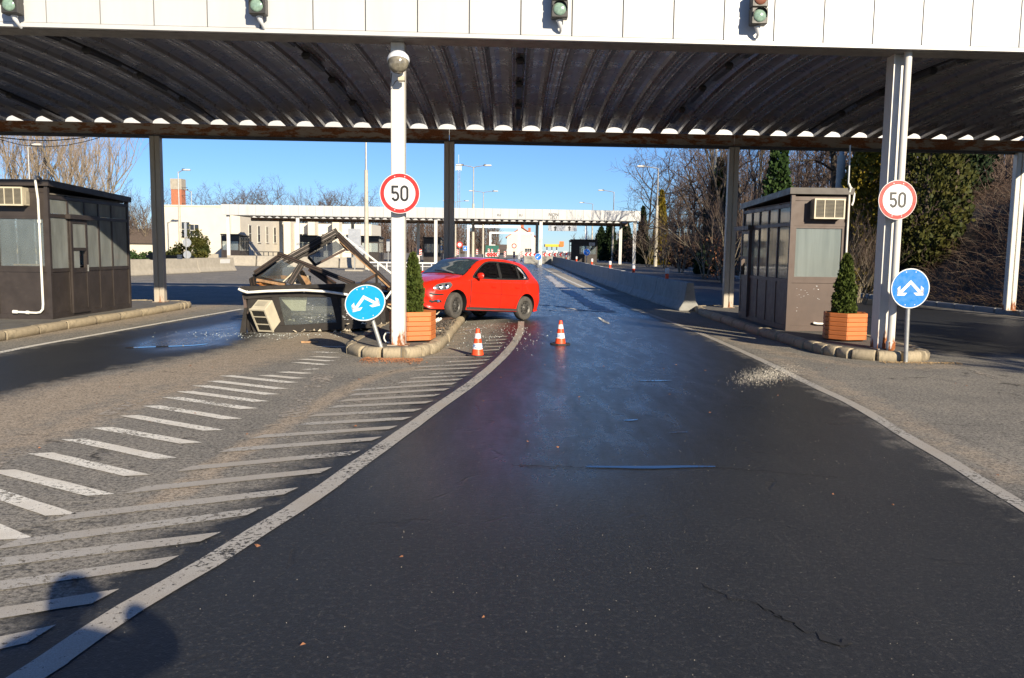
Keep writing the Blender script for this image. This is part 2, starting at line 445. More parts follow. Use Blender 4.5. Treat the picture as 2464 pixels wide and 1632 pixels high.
def copy_tree(o, parent=None):
    c = o.copy(); sc.collection.objects.link(c); c.parent = parent
    for ch in list(o.children): copy_tree(ch, c)
    return c
def text_mesh(txt, size, name='lettering'):
    cu = bpy.data.curves.new(name, 'FONT'); cu.body = txt; cu.size = size; cu.align_x = 'CENTER'; cu.align_y = 'CENTER'
    cu.extrude = 0.001
    o = bpy.data.objects.new(name, cu); sc.collection.objects.link(o)
    dg = bpy.context.evaluated_depsgraph_get()
    me = bpy.data.meshes.new_from_object(o.evaluated_get(dg))
    bpy.data.objects.remove(o); bpy.data.curves.remove(cu)
    return me
# ================================================================== GROUND
LL = [(20, 1660), (131, 1588), (315, 1464), (499, 1357), (620, 1280), (702, 1230), (788, 1172), (863, 1117), (968, 1043), (1047, 985), (1099, 949), (1139, 920), (1178, 888), (1215, 853), (1240, 822), (1252, 797), (1254, 774)]
RL = [(2464, 1221), (2367, 1163), (2288, 1112), (2183, 1052), (2061, 978), (1945, 923), (1840, 871), (1719, 817), (1640, 785), (1562, 757), (1535, 749), (1480, 725), (1435, 707)]
RL2 = [(1425, 701), (1351, 667), (1309, 646), (1280, 634)]
LNL = [(0, 849), (79, 833), (208, 810), (416, 773), (583, 744)]
def smooth_path(pts, step=0.25):
    P = [Vector((p[0], p[1])) for p in pts]; out = []
    for i in range(len(P) - 1):
        p0 = P[max(i - 1, 0)]; p1 = P[i]; p2 = P[i + 1]; p3 = P[min(i + 2, len(P) - 1)]
        n = max(2, int((p2 - p1).length / step))
        for k in range(n):
            t = k / n
            out.append(0.5 * ((2 * p1) + (p2 - p0) * t + (2 * p0 - 5 * p1 + 4 * p2 - p3) * t * t + (3 * p1 - p0 - 3 * p2 + p3) * t ** 3))
    out.append(P[-1]); return out
def gpath(px, ext0=0.0, ext1=0.0):
    p = [G(*q).xy for q in px]
    if ext0: p.insert(0, p[0] + (p[0] - p[1]).normalized() * ext0)
    if ext1: p.append(p[-1] + (p[-1] - p[-2]).normalized() * ext1)
    return p
left_line = smooth_path(gpath(LL, 2.0))
right_line = smooth_path(gpath(RL, 3.0))
right_line2 = smooth_path(gpath(RL2))
lane_left_line = smooth_path(gpath(LNL, 4.0))

def seg_dist(X, Y, poly, closed=False):
    d = np.full(X.shape, 1e9); pts = list(poly) + ([poly[0]] if closed else [])
    for a, b in zip(pts[:-1], pts[1:]):
        ax, ay, bx, by = a[0], a[1], b[0], b[1]
        L2 = (bx - ax) ** 2 + (by - ay) ** 2 + 1e-12
        t = np.clip(((X - ax) * (bx - ax) + (Y - ay) * (by - ay)) / L2, 0, 1)
        d = np.minimum(d, np.hypot(X - ax - t * (bx - ax), Y - ay - t * (by - ay)))
    return d
def inside(X, Y, poly):
    r = np.zeros(X.shape, bool); n = len(poly)
    for i in range(n):
        x0, y0 = poly[i][0], poly[i][1]; x1, y1 = poly[(i + 1) % n][0], poly[(i + 1) % n][1]
        if y0 == y1: continue
        r ^= ((y0 > Y) != (y1 > Y)) & (X < (x1 - x0) * (Y - y0) / (y1 - y0) + x0)
    return r
def sdist(X, Y, poly):
    d = seg_dist(X, Y, poly, True); return np.where(inside(X, Y, poly), d, -d)

xs = np.concatenate([[-900, -600, -400, -250, -160, -110, -80, -60, -45, -35, -28, -22, -18, -15, -13, -12], np.arange(-11, 9.01, 0.125), np.arange(9.5, 14.1, 0.5), [15, 17, 20, 25, 32, 42, 60, 85, 120, 180, 260, 400, 600, 900]])
ys = np.concatenate([[-300, -150, -80, -40, -20, -10, -5, -2, 0], np.arange(1, 24.01, 0.125), np.arange(24.5, 60, 0.75), [62, 66, 71, 77, 84, 92, 101, 111, 123, 137, 155, 175, 200, 230, 270, 320, 400, 520, 700, 1000]])
X, Y = np.meshgrid(xs, ys)
Z = np.maximum(0.0, (Y - 25) * 0.004)
Z = np.where(Y > 330, 1.22, Z)
NX, NY = len(xs), len(ys)
lane = [p for p in ([q + Vector((-0.45, 0.1)) for q in left_line])] + [Vector((-0.3, 24)), Vector((-0.6, 34)), Vector((-1.0, 60)), Vector((-1.5, 130)), Vector((3.4, 130)), Vector((4.0, 60)), Vector((4.2, 34))] + [p for p in right_line[::-1]] + [Vector((9.0, -6)), Vector((-6, -6))]
ldark = [G(*q).xy for q in [(-200, 1020), (0, 967), (131, 925), (236, 901), (341, 878), (447, 859), (552, 838), (625, 812), (600, 765), (590, 745)]] + [Vector((-6.3, 24)), Vector((-6.6, 40)), Vector((-7.4, 40)), Vector((-7.2, 24))] + lane_left_line[::-1]
rshade = [Vector(p) for p in ((6.9, 14.5), (7.5, 13.4), (10.0, 13.8), (13.6, 14.5), (13.6, 60), (6.9, 60))]  # tree shade right of the island, put into the asphalt colour
sd = np.maximum(np.maximum(sdist(X, Y, lane), sdist(X, Y, ldark) * 0.8), sdist(X, Y, rshade) * 0.45 - 0.05)
sand = np.zeros(X.shape)
def sand_line(px, w, k):
    global sand
    d = seg_dist(X, Y, [G(*q).xy for q in px])
    sand = np.maximum(sand, k * np.clip(1 - d / w, 0, 1))
sand_line([(-150, 1060), (0, 1005), (131, 965), (236, 935), (447, 893), (620, 855), (760, 815), (800, 800)], 1.15, 0.95)
sand_line([(-150, 1120), (60, 1060), (270, 985), (420, 935), (560, 890)], 0.5, 0.75)
sand_line([(380, 1215), (480, 1150), (600, 1072), (757, 978), (863, 922), (930, 898), (1010, 884)], 0.22, 0.9)
sand_line([(0, 815), (150, 795), (300, 772), (430, 748), (560, 730)], 0.9, 0.8)
sand_line([(880, 880), (960, 876), (1040, 862), (1090, 835), (1120, 790)], 0.45, 0.55)
sand_line([(1860, 862), (2000, 922), (2150, 997), (2300, 1078), (2464, 1160)], 0.40, 0.55)
sand_line([(1750, 815), (1900, 855), (2060, 880), (2200, 885), (2300, 880)], 0.45, 0.6)
wetp = [G(*q).xy for q in [(1290, 690), (1430, 712), (1560, 770), (1760, 880), (1830, 960), (1800, 1100), (1650, 1200), (1300, 1250), (1000, 1180), (1020, 1060), (1150, 950), (1270, 860), (1280, 780)]]
wet = np.clip(0.5 + sdist(X, Y, wetp) / 1.6, 0, 1)
wet = np.maximum(wet, np.where((Y > 19) & (X > -0.8) & (X < 3.9), np.clip((Y - 19) / 2, 0, 1), 0))
wetl = [G(*q).xy for q in [(280, 830), (420, 800), (590, 770), (600, 800), (540, 830), (380, 848)]]
wet = np.maximum(wet, np.clip(0.6 + sdist(X, Y, wetl) / 0.5, 0, 1))
verts = np.stack([X.ravel(), Y.ravel(), Z.ravel()], 1)
ii = np.arange((NY - 1) * (NX - 1)); r_, c_ = ii // (NX - 1), ii % (NX - 1); a_ = r_ * NX + c_
faces = np.stack([a_, a_ + 1, a_ + NX + 1, a_ + NX], 1)
me = bpy.data.meshes.new('ground'); me.from_pydata(verts.tolist(), [], faces.tolist())
for nm, arr in (('asphalt_dark_and_shade', np.clip(sd, -3, 3)), ('sand', sand), ('wet', wet)):
    at = me.attributes.new(nm, 'FLOAT', 'POINT'); at.data.foreach_set('value', arr.ravel().astype(np.float32))
ground = tag(link('ground', me), 'grey asphalt forecourt with a darker lane and sandy patches', None, None, 'structure')

m, nt, b = new_mat('asphalt')
def attr(nm):
    n = nt.nodes.new('ShaderNodeAttribute'); n.attribute_name = nm; return n.outputs['Fac']
v = coords(nt)
n_fine = noise(nt, 95, 2, 0.65, v); n_mid = noise(nt, 7, 4, 0.6, v); n_big = noise(nt, 0.7, 3, 0.55, v); n_edge = noise(nt, 3.2, 4, 0.65, v, 0.4)
mp = nt.nodes.new('ShaderNodeMapping'); mp.inputs['Scale'].default_value = (1.6, 0.35, 1); mp.inputs['Rotation'].default_value = (0, 0, R(-12)); nt.links.new(v, mp.inputs['Vector'])
n_streak = noise(nt, 2.6, 4, 0.62, mp.outputs[0], 0.5)
dk = mth(nt, 'ADD', attr('asphalt_dark_and_shade'), mth(nt, 'MULTIPLY', mth(nt, 'SUBTRACT', n_edge, 0.5), 0.9))
dk = ramp(nt, mth(nt, 'ADD', mth(nt, 'MULTIPLY', dk, 1.4), 0.5), [(0.25, g3(0)), (0.85, g3(1))])
old = ramp(nt, mth(nt, 'ADD', mth(nt, 'MULTIPLY', n_big, 0.55), mth(nt, 'MULTIPLY', n_mid, 0.45)), [(0.32, (0.22, 0.21, 0.183)), (0.5, (0.31, 0.29, 0.248)), (0.68, (0.40, 0.366, 0.30))])
old = mix(nt, ramp(nt, n_streak, [(0.55, g3(0)), (0.75, g3(0.5))]), old, (0.14, 0.128, 0.115))
new = ramp(nt, mth(nt, 'ADD', mth(nt, 'MULTIPLY', n_big, 0.4), mth(nt, 'MULTIPLY', n_streak, 0.6)), [(0.3, (0.011, 0.013, 0.015)), (0.55, (0.017, 0.0195, 0.0215)), (0.75, (0.029, 0.031, 0.030))])
col = mix(nt, dk, old, new)
sk = mth(nt, 'ADD', attr('sand'), mth(nt, 'MULTIPLY', mth(nt, 'SUBTRACT', n_mid, 0.5), 0.7))
sk = mth(nt, 'ADD', sk, mth(nt, 'MULTIPLY', mth(nt, 'SUBTRACT', n_edge, 0.5), 0.8))
sk = ramp(nt, sk, [(0.22, g3(0)), (0.70, g3(0.95))])
sandc = ramp(nt, n_mid, [(0.3, (0.40, 0.325, 0.235)), (0.7, (0.54, 0.45, 0.34))])
col = mix(nt, sk, col, sandc)
# aggregate: dark binder and pale stones
vor = nt.nodes.new('ShaderNodeTexVoronoi'); vor.inputs['Scale'].default_value = 75; nt.links.new(v, vor.inputs['Vector'])
bw = nt.nodes.new('ShaderNodeSeparateColor'); nt.links.new(vor.outputs['Color'], bw.inputs[0])
stone = mth(nt, 'MULTIPLY', ramp(nt, bw.outputs[0], [(0.90, g3(0)), (0.94, g3(1))]), ramp(nt, vor.outputs['Distance'], [(0.25, g3(1)), (0.45, g3(0))]))
n_grain = noise(nt, 34, 2, 0.7, v)
col = mix(nt, ramp(nt, n_fine, [(0.30, g3(0.62)), (0.62, g3(0))]), col, (0.012, 0.012, 0.013))
pale = mth(nt, 'SUBTRACT', 1.0, mth(nt, 'MULTIPLY', dk, 0.84))
col = mix(nt, ramp(nt, n_grain, [(0.36, g3(0.62)), (0.52, g3(0))]), col, (0.016, 0.016, 0.017))
col = mix(nt, mth(nt, 'MULTIPLY', ramp(nt, n_grain, [(0.53, g3(0)), (0.70, g3(0.42))]), pale), col, (0.40, 0.37, 0.33))
col = mix(nt, mth(nt, 'MULTIPLY', stone, mth(nt, 'ADD', mth(nt, 'MULTIPLY', pale, 0.30), 0.08)), col, (0.42, 0.37, 0.30))
# hairline cracks
v2 = nt.nodes.new('ShaderNodeTexVoronoi'); v2.feature = 'DISTANCE_TO_EDGE'; v2.inputs['Scale'].default_value = 0.33
wv = nt.nodes.new('ShaderNodeVectorMath'); wv.operation = 'ADD'
nn = nt.nodes.new('ShaderNodeTexNoise'); nn.inputs['Scale'].default_value = 1.3; nn.inputs['Detail'].default_value = 3; nt.links.new(v, nn.inputs['Vector'])
nt.links.new(v, wv.inputs[0]); nt.links.new(nn.outputs['Color'], wv.inputs[1]); nt.links.new(wv.outputs[0], v2.inputs['Vector'])
crack = mth(nt, 'MULTIPLY', ramp(nt, v2.outputs['Distance'], [(0.003, g3(1)), (0.009, g3(0))]), ramp(nt, n_edge, [(0.50, g3(0)), (0.62, g3(0.75))]))
col = mix(nt, crack, col, (0.012, 0.012, 0.012))
nt.links.new(col, b.inputs['Base Color'])
wt = mth(nt, 'MULTIPLY', attr('wet'), ramp(nt, mth(nt, 'ADD', mth(nt, 'MULTIPLY', n_streak, 0.7), mth(nt, 'MULTIPLY', n_mid, 0.3)), [(0.30, g3(0.5)), (0.68, g3(1))]))
wt = mth(nt, 'MULTIPLY', wt, dk)
rg = mix(nt, dk, g3(0.92), g3(0.54))
rg = mix(nt, wt, rg, g3(0.21))
rg = mix(nt, sk, rg, g3(0.95))
nt.links.new(rg, b.inputs['Roughness'])
nt.links.new(mth(nt, 'ADD', 0.22, mth(nt, 'MULTIPLY', dk, 0.22)), b.inputs['Specular IOR Level'])
h = mth(nt, 'ADD', mth(nt, 'MULTIPLY', n_fine, 0.7), mth(nt, 'MULTIPLY', noise(nt, 30, 1, 0.6, v), 0.5))
h = mth(nt, 'SUBTRACT', h, mth(nt, 'MULTIPLY', crack, 1.5))
bp = nt.nodes.new('ShaderNodeBump'); bp.inputs['Distance'].default_value = 0.006
nt.links.new(mth(nt, 'SUBTRACT', 0.75, mth(nt, 'MULTIPLY', wt, 0.45)), bp.inputs['Strength']); nt.links.new(h, bp.inputs['Height']); nt.links.new(bp.outputs[0], b.inputs['Normal'])
me.materials.append(m)

# ------------------------------------------------------------------ painted markings
def strip(mb, path, w, z=0.005, jag=0.0):
    n = len(path); L, Rr = [], []
    for i, p in enumerate(path):
        d = (path[min(i + 1, n - 1)] - path[max(i - 1, 0)]).normalized(); q = Vector((-d.y, d.x))
        L.append(p + q * (w / 2 + rnd.uniform(-jag, jag))); Rr.append(p - q * (w / 2 + rnd.uniform(-jag, jag)))
    vs = []
    for a, b_ in zip(L, Rr): vs += [(a.x, a.y, gz(a.y) + z), (b_.x, b_.y, gz(b_.y) + z)]
    mb.add(vs, [(2 * i, 2 * i + 1, 2 * i + 3, 2 * i + 2) for i in range(n - 1)])
def line_obj(name, path, w, mt, label, z=0.005, jag=0.004):
    mb = MB(); strip(mb, path, w, z, jag)
    return tag(mb.build(name, mt), label, None, None, 'structure')
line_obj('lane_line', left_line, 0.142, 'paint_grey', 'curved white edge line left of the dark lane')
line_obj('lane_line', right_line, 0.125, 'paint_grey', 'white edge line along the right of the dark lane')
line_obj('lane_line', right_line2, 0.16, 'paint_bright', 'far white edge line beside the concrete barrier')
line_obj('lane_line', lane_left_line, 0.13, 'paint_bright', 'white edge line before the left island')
line_obj('worn_line', [G(*q).xy for q in [(-40, 1135), (0, 1108), (66, 1075)]], 0.16, 'paint_old', 'worn end of the left hatching border')
line_obj('worn_line', smooth_path([G(*q).xy for q in [(252, 1000), (320, 970), (390, 940), (470, 918)]]), 0.16, 'paint_old', 'worn middle of the left hatching border')
line_obj('worn_line', smooth_path([G(*q).xy for q in [(700, 1005), (735, 960), (765, 920), (790, 898)]]), 0.26, 'paint_old', 'flaking old white arrow band in the hatching')
line_obj('worn_line', smooth_path([G(*q).xy for q in [(805, 880), (822, 870), (835, 858)]]), 0.22, 'paint_old', 'flaking band end before the middle island')
line_obj('worn_line', smooth_path([G(*q).xy for q in [(600, 1125), (740, 1030), (850, 970), (950, 915)]]), 0.40, 'paint_ghost', 'ghost of an old line crossing the hatching')
line_obj('worn_line', smooth_path([G(*q).xy for q in [(2015, 868), (2165, 903), (2300, 935), (2350, 946)]]), 0.10, 'paint_ghost', 'faint thin line in front of the right island')
line_obj('worn_line', smooth_path([G(*q).xy for q in [(2303, 882), (2380, 905), (2470, 930)]]), 0.12, 'paint_old', 'short white line at the far right edge')
line_obj('worn_line', smooth_path([G(*q).xy for q in [(2110, 905), (2200, 893), (2290, 879)]]), 0.10, 'paint_ghost', 'faint diagonal line beside the right sign pole')
bars_left = [((771, 834.5), (832, 836)), ((758, 847.6), (802, 850)), ((755, 859), (810, 861.5)), ((726, 865), (796, 870)), ((716, 873), (781, 879)), ((739, 889), (761, 890)), ((679, 896), (742, 900)), ((637, 904), (721, 912)), ((544, 905), (701, 922)), ((515, 917.7), (677, 937)), ((480.8, 929), (654, 950.6)), ((444, 943), (628, 967.7)), ((410, 957), (600, 985)), ((364, 977.6), (560, 1009.7)), ((310, 1001), (514, 1037)), ((244, 1030), (460, 1068)), ((176, 1058), (398, 1105)), ((97, 1092), (330, 1146)), ((3, 1133), (243, 1193)), ((-60, 1172), (148, 1241)), ((-110, 1235), (40, 1299))]
bars_right = [((148, 1247), (701, 1183)), ((322, 1181), (785, 1132.7)), ((441, 1130), (855, 1090.6)), ((542, 1085), (907, 1057)), ((618, 1052.5), (947, 1030)), ((726, 1022), (980, 1008)), ((750, 1001), (1006, 988)), ((800, 980), (1033.5, 969)), ((823, 965), (1053, 952)), ((847, 951), (1075.6, 938)), ((852, 939.5), (1094, 924)), ((960, 922), (1108, 914)), ((989, 911), (1121.5, 905)), ((1036, 901), (1133, 897)), ((1002, 892), (1148, 886)), ((1004.6, 884), (1162, 876)), ((1073, 872), (1175, 867)), ((1025.6, 861), (1182, 859.4)), ((1160, 844.5), (1201, 842)), ((1163, 836), (1208, 834)), ((1160, 828), (1214, 825.6)), ((1168, 820), (1217, 818)), ((1171, 812.6), (1221, 810)), ((13, 1312), (613.5, 1231.8)), ((-60, 1362), (508, 1293.6)), ((-60, 1420), (404.6, 1352.7)), ((-60, 1487), (254.9, 1436.8)), ((-60, 1563), (101, 1527.4))]
def hatch(name, label, bars, mt, w):
    t = bpy.data.objects.new(name, None); sc.collection.objects.link(t); tag(t, label, None, None, 'structure')
    for a, b_ in bars:
        p, q = G(*a).xy, G(*b_).xy; n = max(3, int((q - p).length / 0.15)); d = (q - p).normalized(); nn_ = Vector((-d.y, d.x))
        mb = MB(); vs = []
        for i in range(n + 1):
            c = p.lerp(q, i / n); sl = 0.06 if i in (0, n) else 0
            for s_ in (1, -1):
                pt = c + nn_ * s_ * (w / 2 + rnd.uniform(-.004, .004)) + d * sl * s_ * (1 if name.endswith('g') else 1)
                vs.append((pt.x, pt.y, 0.006))
        mb.add(vs, [(2 * i + 1, 2 * i + 3, 2 * i + 2, 2 * i) for i in range(n)])
        mb.build('stripe', mt, t)
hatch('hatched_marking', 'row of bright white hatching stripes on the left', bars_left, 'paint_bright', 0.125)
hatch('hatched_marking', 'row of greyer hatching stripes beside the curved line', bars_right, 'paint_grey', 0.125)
far_marks = MB()  # the nearest, widest line is a sunlit strip between shadows, drawn as paint
for (a, b_, w) in [((1262, 694), (1332, 694), 0.25), ((1262, 748), (1400, 749), 0.35), ((1262, 710), (1312, 711), 0.12)]:
    strip(far_marks, [G(*a).xy, G(*b_).xy], w, 0.006)
tag(far_marks.build('stop_line_and_sun_strip', 'paint_old'), 'worn stop lines and painted sunlit strip behind the red car', None, None, 'structure')
# dried foam streak on the far lane
mb = MB(); pth = smooth_path([G(*q).xy for q in [(1318, 664), (1350, 690), (1385, 712), (1430, 738), (1462, 750)]], 0.15)
strip(mb, pth, 0.42, 0.007, 0.10); tag(mb.build('foam_stain', 'foam_stain'), 'pale dried foam streak along the wet lane', None, None, 'structure')
mb = MB(); strip(mb, smooth_path([G(*q).xy for q in [(1262, 733), (1340, 737), (1400, 747), (1480, 752)]], 0.15), 0.16, 0.008, 0.07)
tag(mb.build('foam_stain', 'foam_stain'), 'pale dried foam patch behind the red car', None, None, 'structure')
mb = MB(); strip(mb, smooth_path([G(*q).xy for q in [(1318, 646), (1370, 672), (1420, 694), (1462, 708)]], 0.3), 0.9, 0.004, 0.02)
tag(mb.build('pavement_strip', mat('strip_concrete', (0.34, 0.31, 0.25), 0.9, var=0.15, scale=2, bmp=0.2)), 'pale concrete strip at the barrier foot', None, None, 'structure')
for px, w_ in (([(1868, 1480), (1900, 1498), (1930, 1512), (1985, 1536), (2040, 1547)], 0.030), ([(1690, 1408), (1740, 1430), (1800, 1448), (1868, 1480)], 0.010), ([(1230, 1121), (1330, 1123), (1407, 1126)], 0.014), ([(1727, 1126), (1850, 1136), (2010, 1150)], 0.010)):
    pp = [p + Vector((rnd.gauss(0, 0.012), rnd.gauss(0, 0.018))) for p in smooth_path([G(*q).xy for q in px], 0.035)]
    mb = MB(); strip(mb, pp, w_, 0.0045, w_ * 0.45)
    tag(mb.build('road_crack', 'rubber'), 'dark crack in the lane asphalt', None, None, 'structure')
# thin puddles in the transverse crack
def puddle(px, w, label):
    path = smooth_path([G(*q).xy for q in px], 0.04); n = len(path); mb = MB()
    vs = []; ph = rnd.uniform(0, 9)
    for i, p in enumerate(path):
        e = math.sin(math.pi * i / (n - 1)) ** 0.4
        k = w * e * (0.6 + 0.4 * abs(math.sin(ph + i * 0.19) * math.sin(1.7 + i * 0.083))) / 2 + 0.002
        d = (path[min(i + 1, n - 1)] - path[max(i - 1, 0)]).normalized(); q = Vector((-d.y, d.x))
        a, b_ = p + q * k, p - q * k
        vs += [(a.x, a.y, 0.005), (b_.x, b_.y, 0.005)]
    mb.add(vs, [(2 * i + 1, 2 * i + 3, 2 * i + 2, 2 * i) for i in range(n - 1)])
    tag(mb.build('puddle', 'water'), label, None, None, 'structure')
puddle([(1407, 1124), (1480, 1125), (1560, 1126), (1650, 1124), (1727, 1124)], 0.10, 'thin puddle of water in the crack across the lane')
puddle([(1610, 1042), (1640, 1041), (1657, 1041)], 0.035, 'tiny puddle beyond the crack in the lane')
puddle([(1530, 916), (1570, 917), (1615, 916)], 0.10, 'narrow puddle on the wet lane by the right line')
puddle([(1500, 1013), (1520, 1012), (1535, 1010)], 0.06, 'tiny puddle on the wet lane')
puddle([(300, 838), (380, 835), (460, 832), (500, 828)], 0.22, 'shallow puddle on the left dark lane')
puddle([(1440, 764), (1452, 772), (1466, 780)], 0.12, 'small puddle on the lane past the right cone')

# ================================================================== ISLANDS
def make_island(name, label, outline):
    t = bpy.data.objects.new(name, None); sc.collection.objects.link(t); tag(t, label, None, None, 'structure')
    pts = [Vector(p) for p in outline]; n = len(pts)
    ctr = sum(pts, Vector((0, 0))) / n
    def inset(k):
        out = []
        for i in range(n):
            a, b_, c = pts[i - 1], pts[i], pts[(i + 1) % n]
            d1, d2 = (b_ - a).normalized(), (c - b_).normalized()
            n1, n2 = Vector((-d1.y, d1.x)), Vector((-d2.y, d2.x)); q = (n1 + n2); q = q / max(0.3, q.dot(n1))
            out.append(b_ + q * k)
        return out
    ins = inset(0.11)
    mb = MB(); mb.prism([(p.x, p.y) for p in ins], 0.0, 0.142); mb.build('island_top', 'island_top', t)
    sm = []
    for k in range(3):
        rr = random.Random(k); prof = [(-0.085, 0.0), (-0.085, 0.105), (-0.06, 0.142), (-0.015, 0.158), (0.075, 0.158), (0.085, 0.15), (0.085, 0.0)]
        q = MB(); vs = []; ns = 4
        for s_ in range(ns + 1):
            yy = (-0.5, -0.46, 0.0, 0.46, 0.5)[s_]; e = 0.006 if s_ in (0, ns) else 0
            for a, b_ in prof: vs.append((a * (1 - e * 6) + rr.uniform(-.006, .006), yy, b_ * (1 - e * 4) + (rr.uniform(-.007, .007) if b_ > 0 else 0)))
        m_ = len(prof)
        fs = [(s_ * m_ + i, s_ * m_ + (i + 1) % m_, (s_ + 1) * m_ + (i + 1) % m_, (s_ + 1) * m_ + i) for s_ in range(ns) for i in range(m_)]
        fs += [tuple(range(m_))[::-1], tuple(ns * m_ + i for i in range(m_))]
        q.add(vs, fs); sm.append(q.mesh('kerb_stone', 'kerb_stone', True))
        bm = bmesh.new(); bm.from_mesh(sm[-1]); bmesh.ops.recalc_face_normals(bm, faces=bm.faces); bm.to_mesh(sm[-1]); bm.free()
    inr = inset(0.085)
    for i in range(n):
        a, b_ = inr[i], inr[(i + 1) % n]; d = b_ - a; L = d.length
        k = max(1, round(L / (1.0 if L > 1.3 else 0.33))); u = d.normalized(); gap = 0.007 if L > 1.3 else 0.032
        for j in range(k):
            l = L / k; c = a + u * (l * (j + 0.5))
            o = link('kerb_stone', sm[(i + j) % 3], t, (c.x + rnd.uniform(-.008, .008), c.y + rnd.uniform(-.008, .008), rnd.uniform(-0.006, 0.004)))
            o.rotation_euler = (0, 0, math.atan2(u.y, u.x) - math.pi / 2 + math.pi + rnd.uniform(-.02, .02)); o.scale = (1, l - gap, 1)
    return t
# outlines run counter-clockwise
make_island('traffic_island', 'middle kerbed island under the wrecked booth', [(-1.08, 23.6), (-1.85, 24.0), (-2.62, 23.6), (-2.66, 18), (-2.66, 13.2), (-2.55, 12.75), (-2.28, 12.38), (-1.95, 12.24), (-1.6, 12.28), (-1.34, 12.55), (-1.16, 13.1), (-1.1, 14.6), (-1.09, 18)])
make_island('traffic_island', 'right kerbed island under the brown booth', [(6.62, 23.5), (5.9, 23.9), (5.12, 23.4), (4.9, 21.5), (4.9, 17.5), (4.98, 14.6), (5.06, 13.45), (5.28, 12.95), (5.62, 12.72), (6.02, 12.66), (6.38, 12.74), (6.6, 13.0), (6.68, 13.6), (6.68, 18)])
make_island('traffic_island', 'left kerbed island under the dark booth', [(-8.52, 21.3), (-8.62, 22.3), (-9.0, 22.75), (-10.3, 22.8), (-10.75, 22.2), (-10.75, 13), (-10.4, 12.2), (-9.6, 11.9), (-8.9, 12.2), (-8.55, 13.0), (-8.58, 16)])

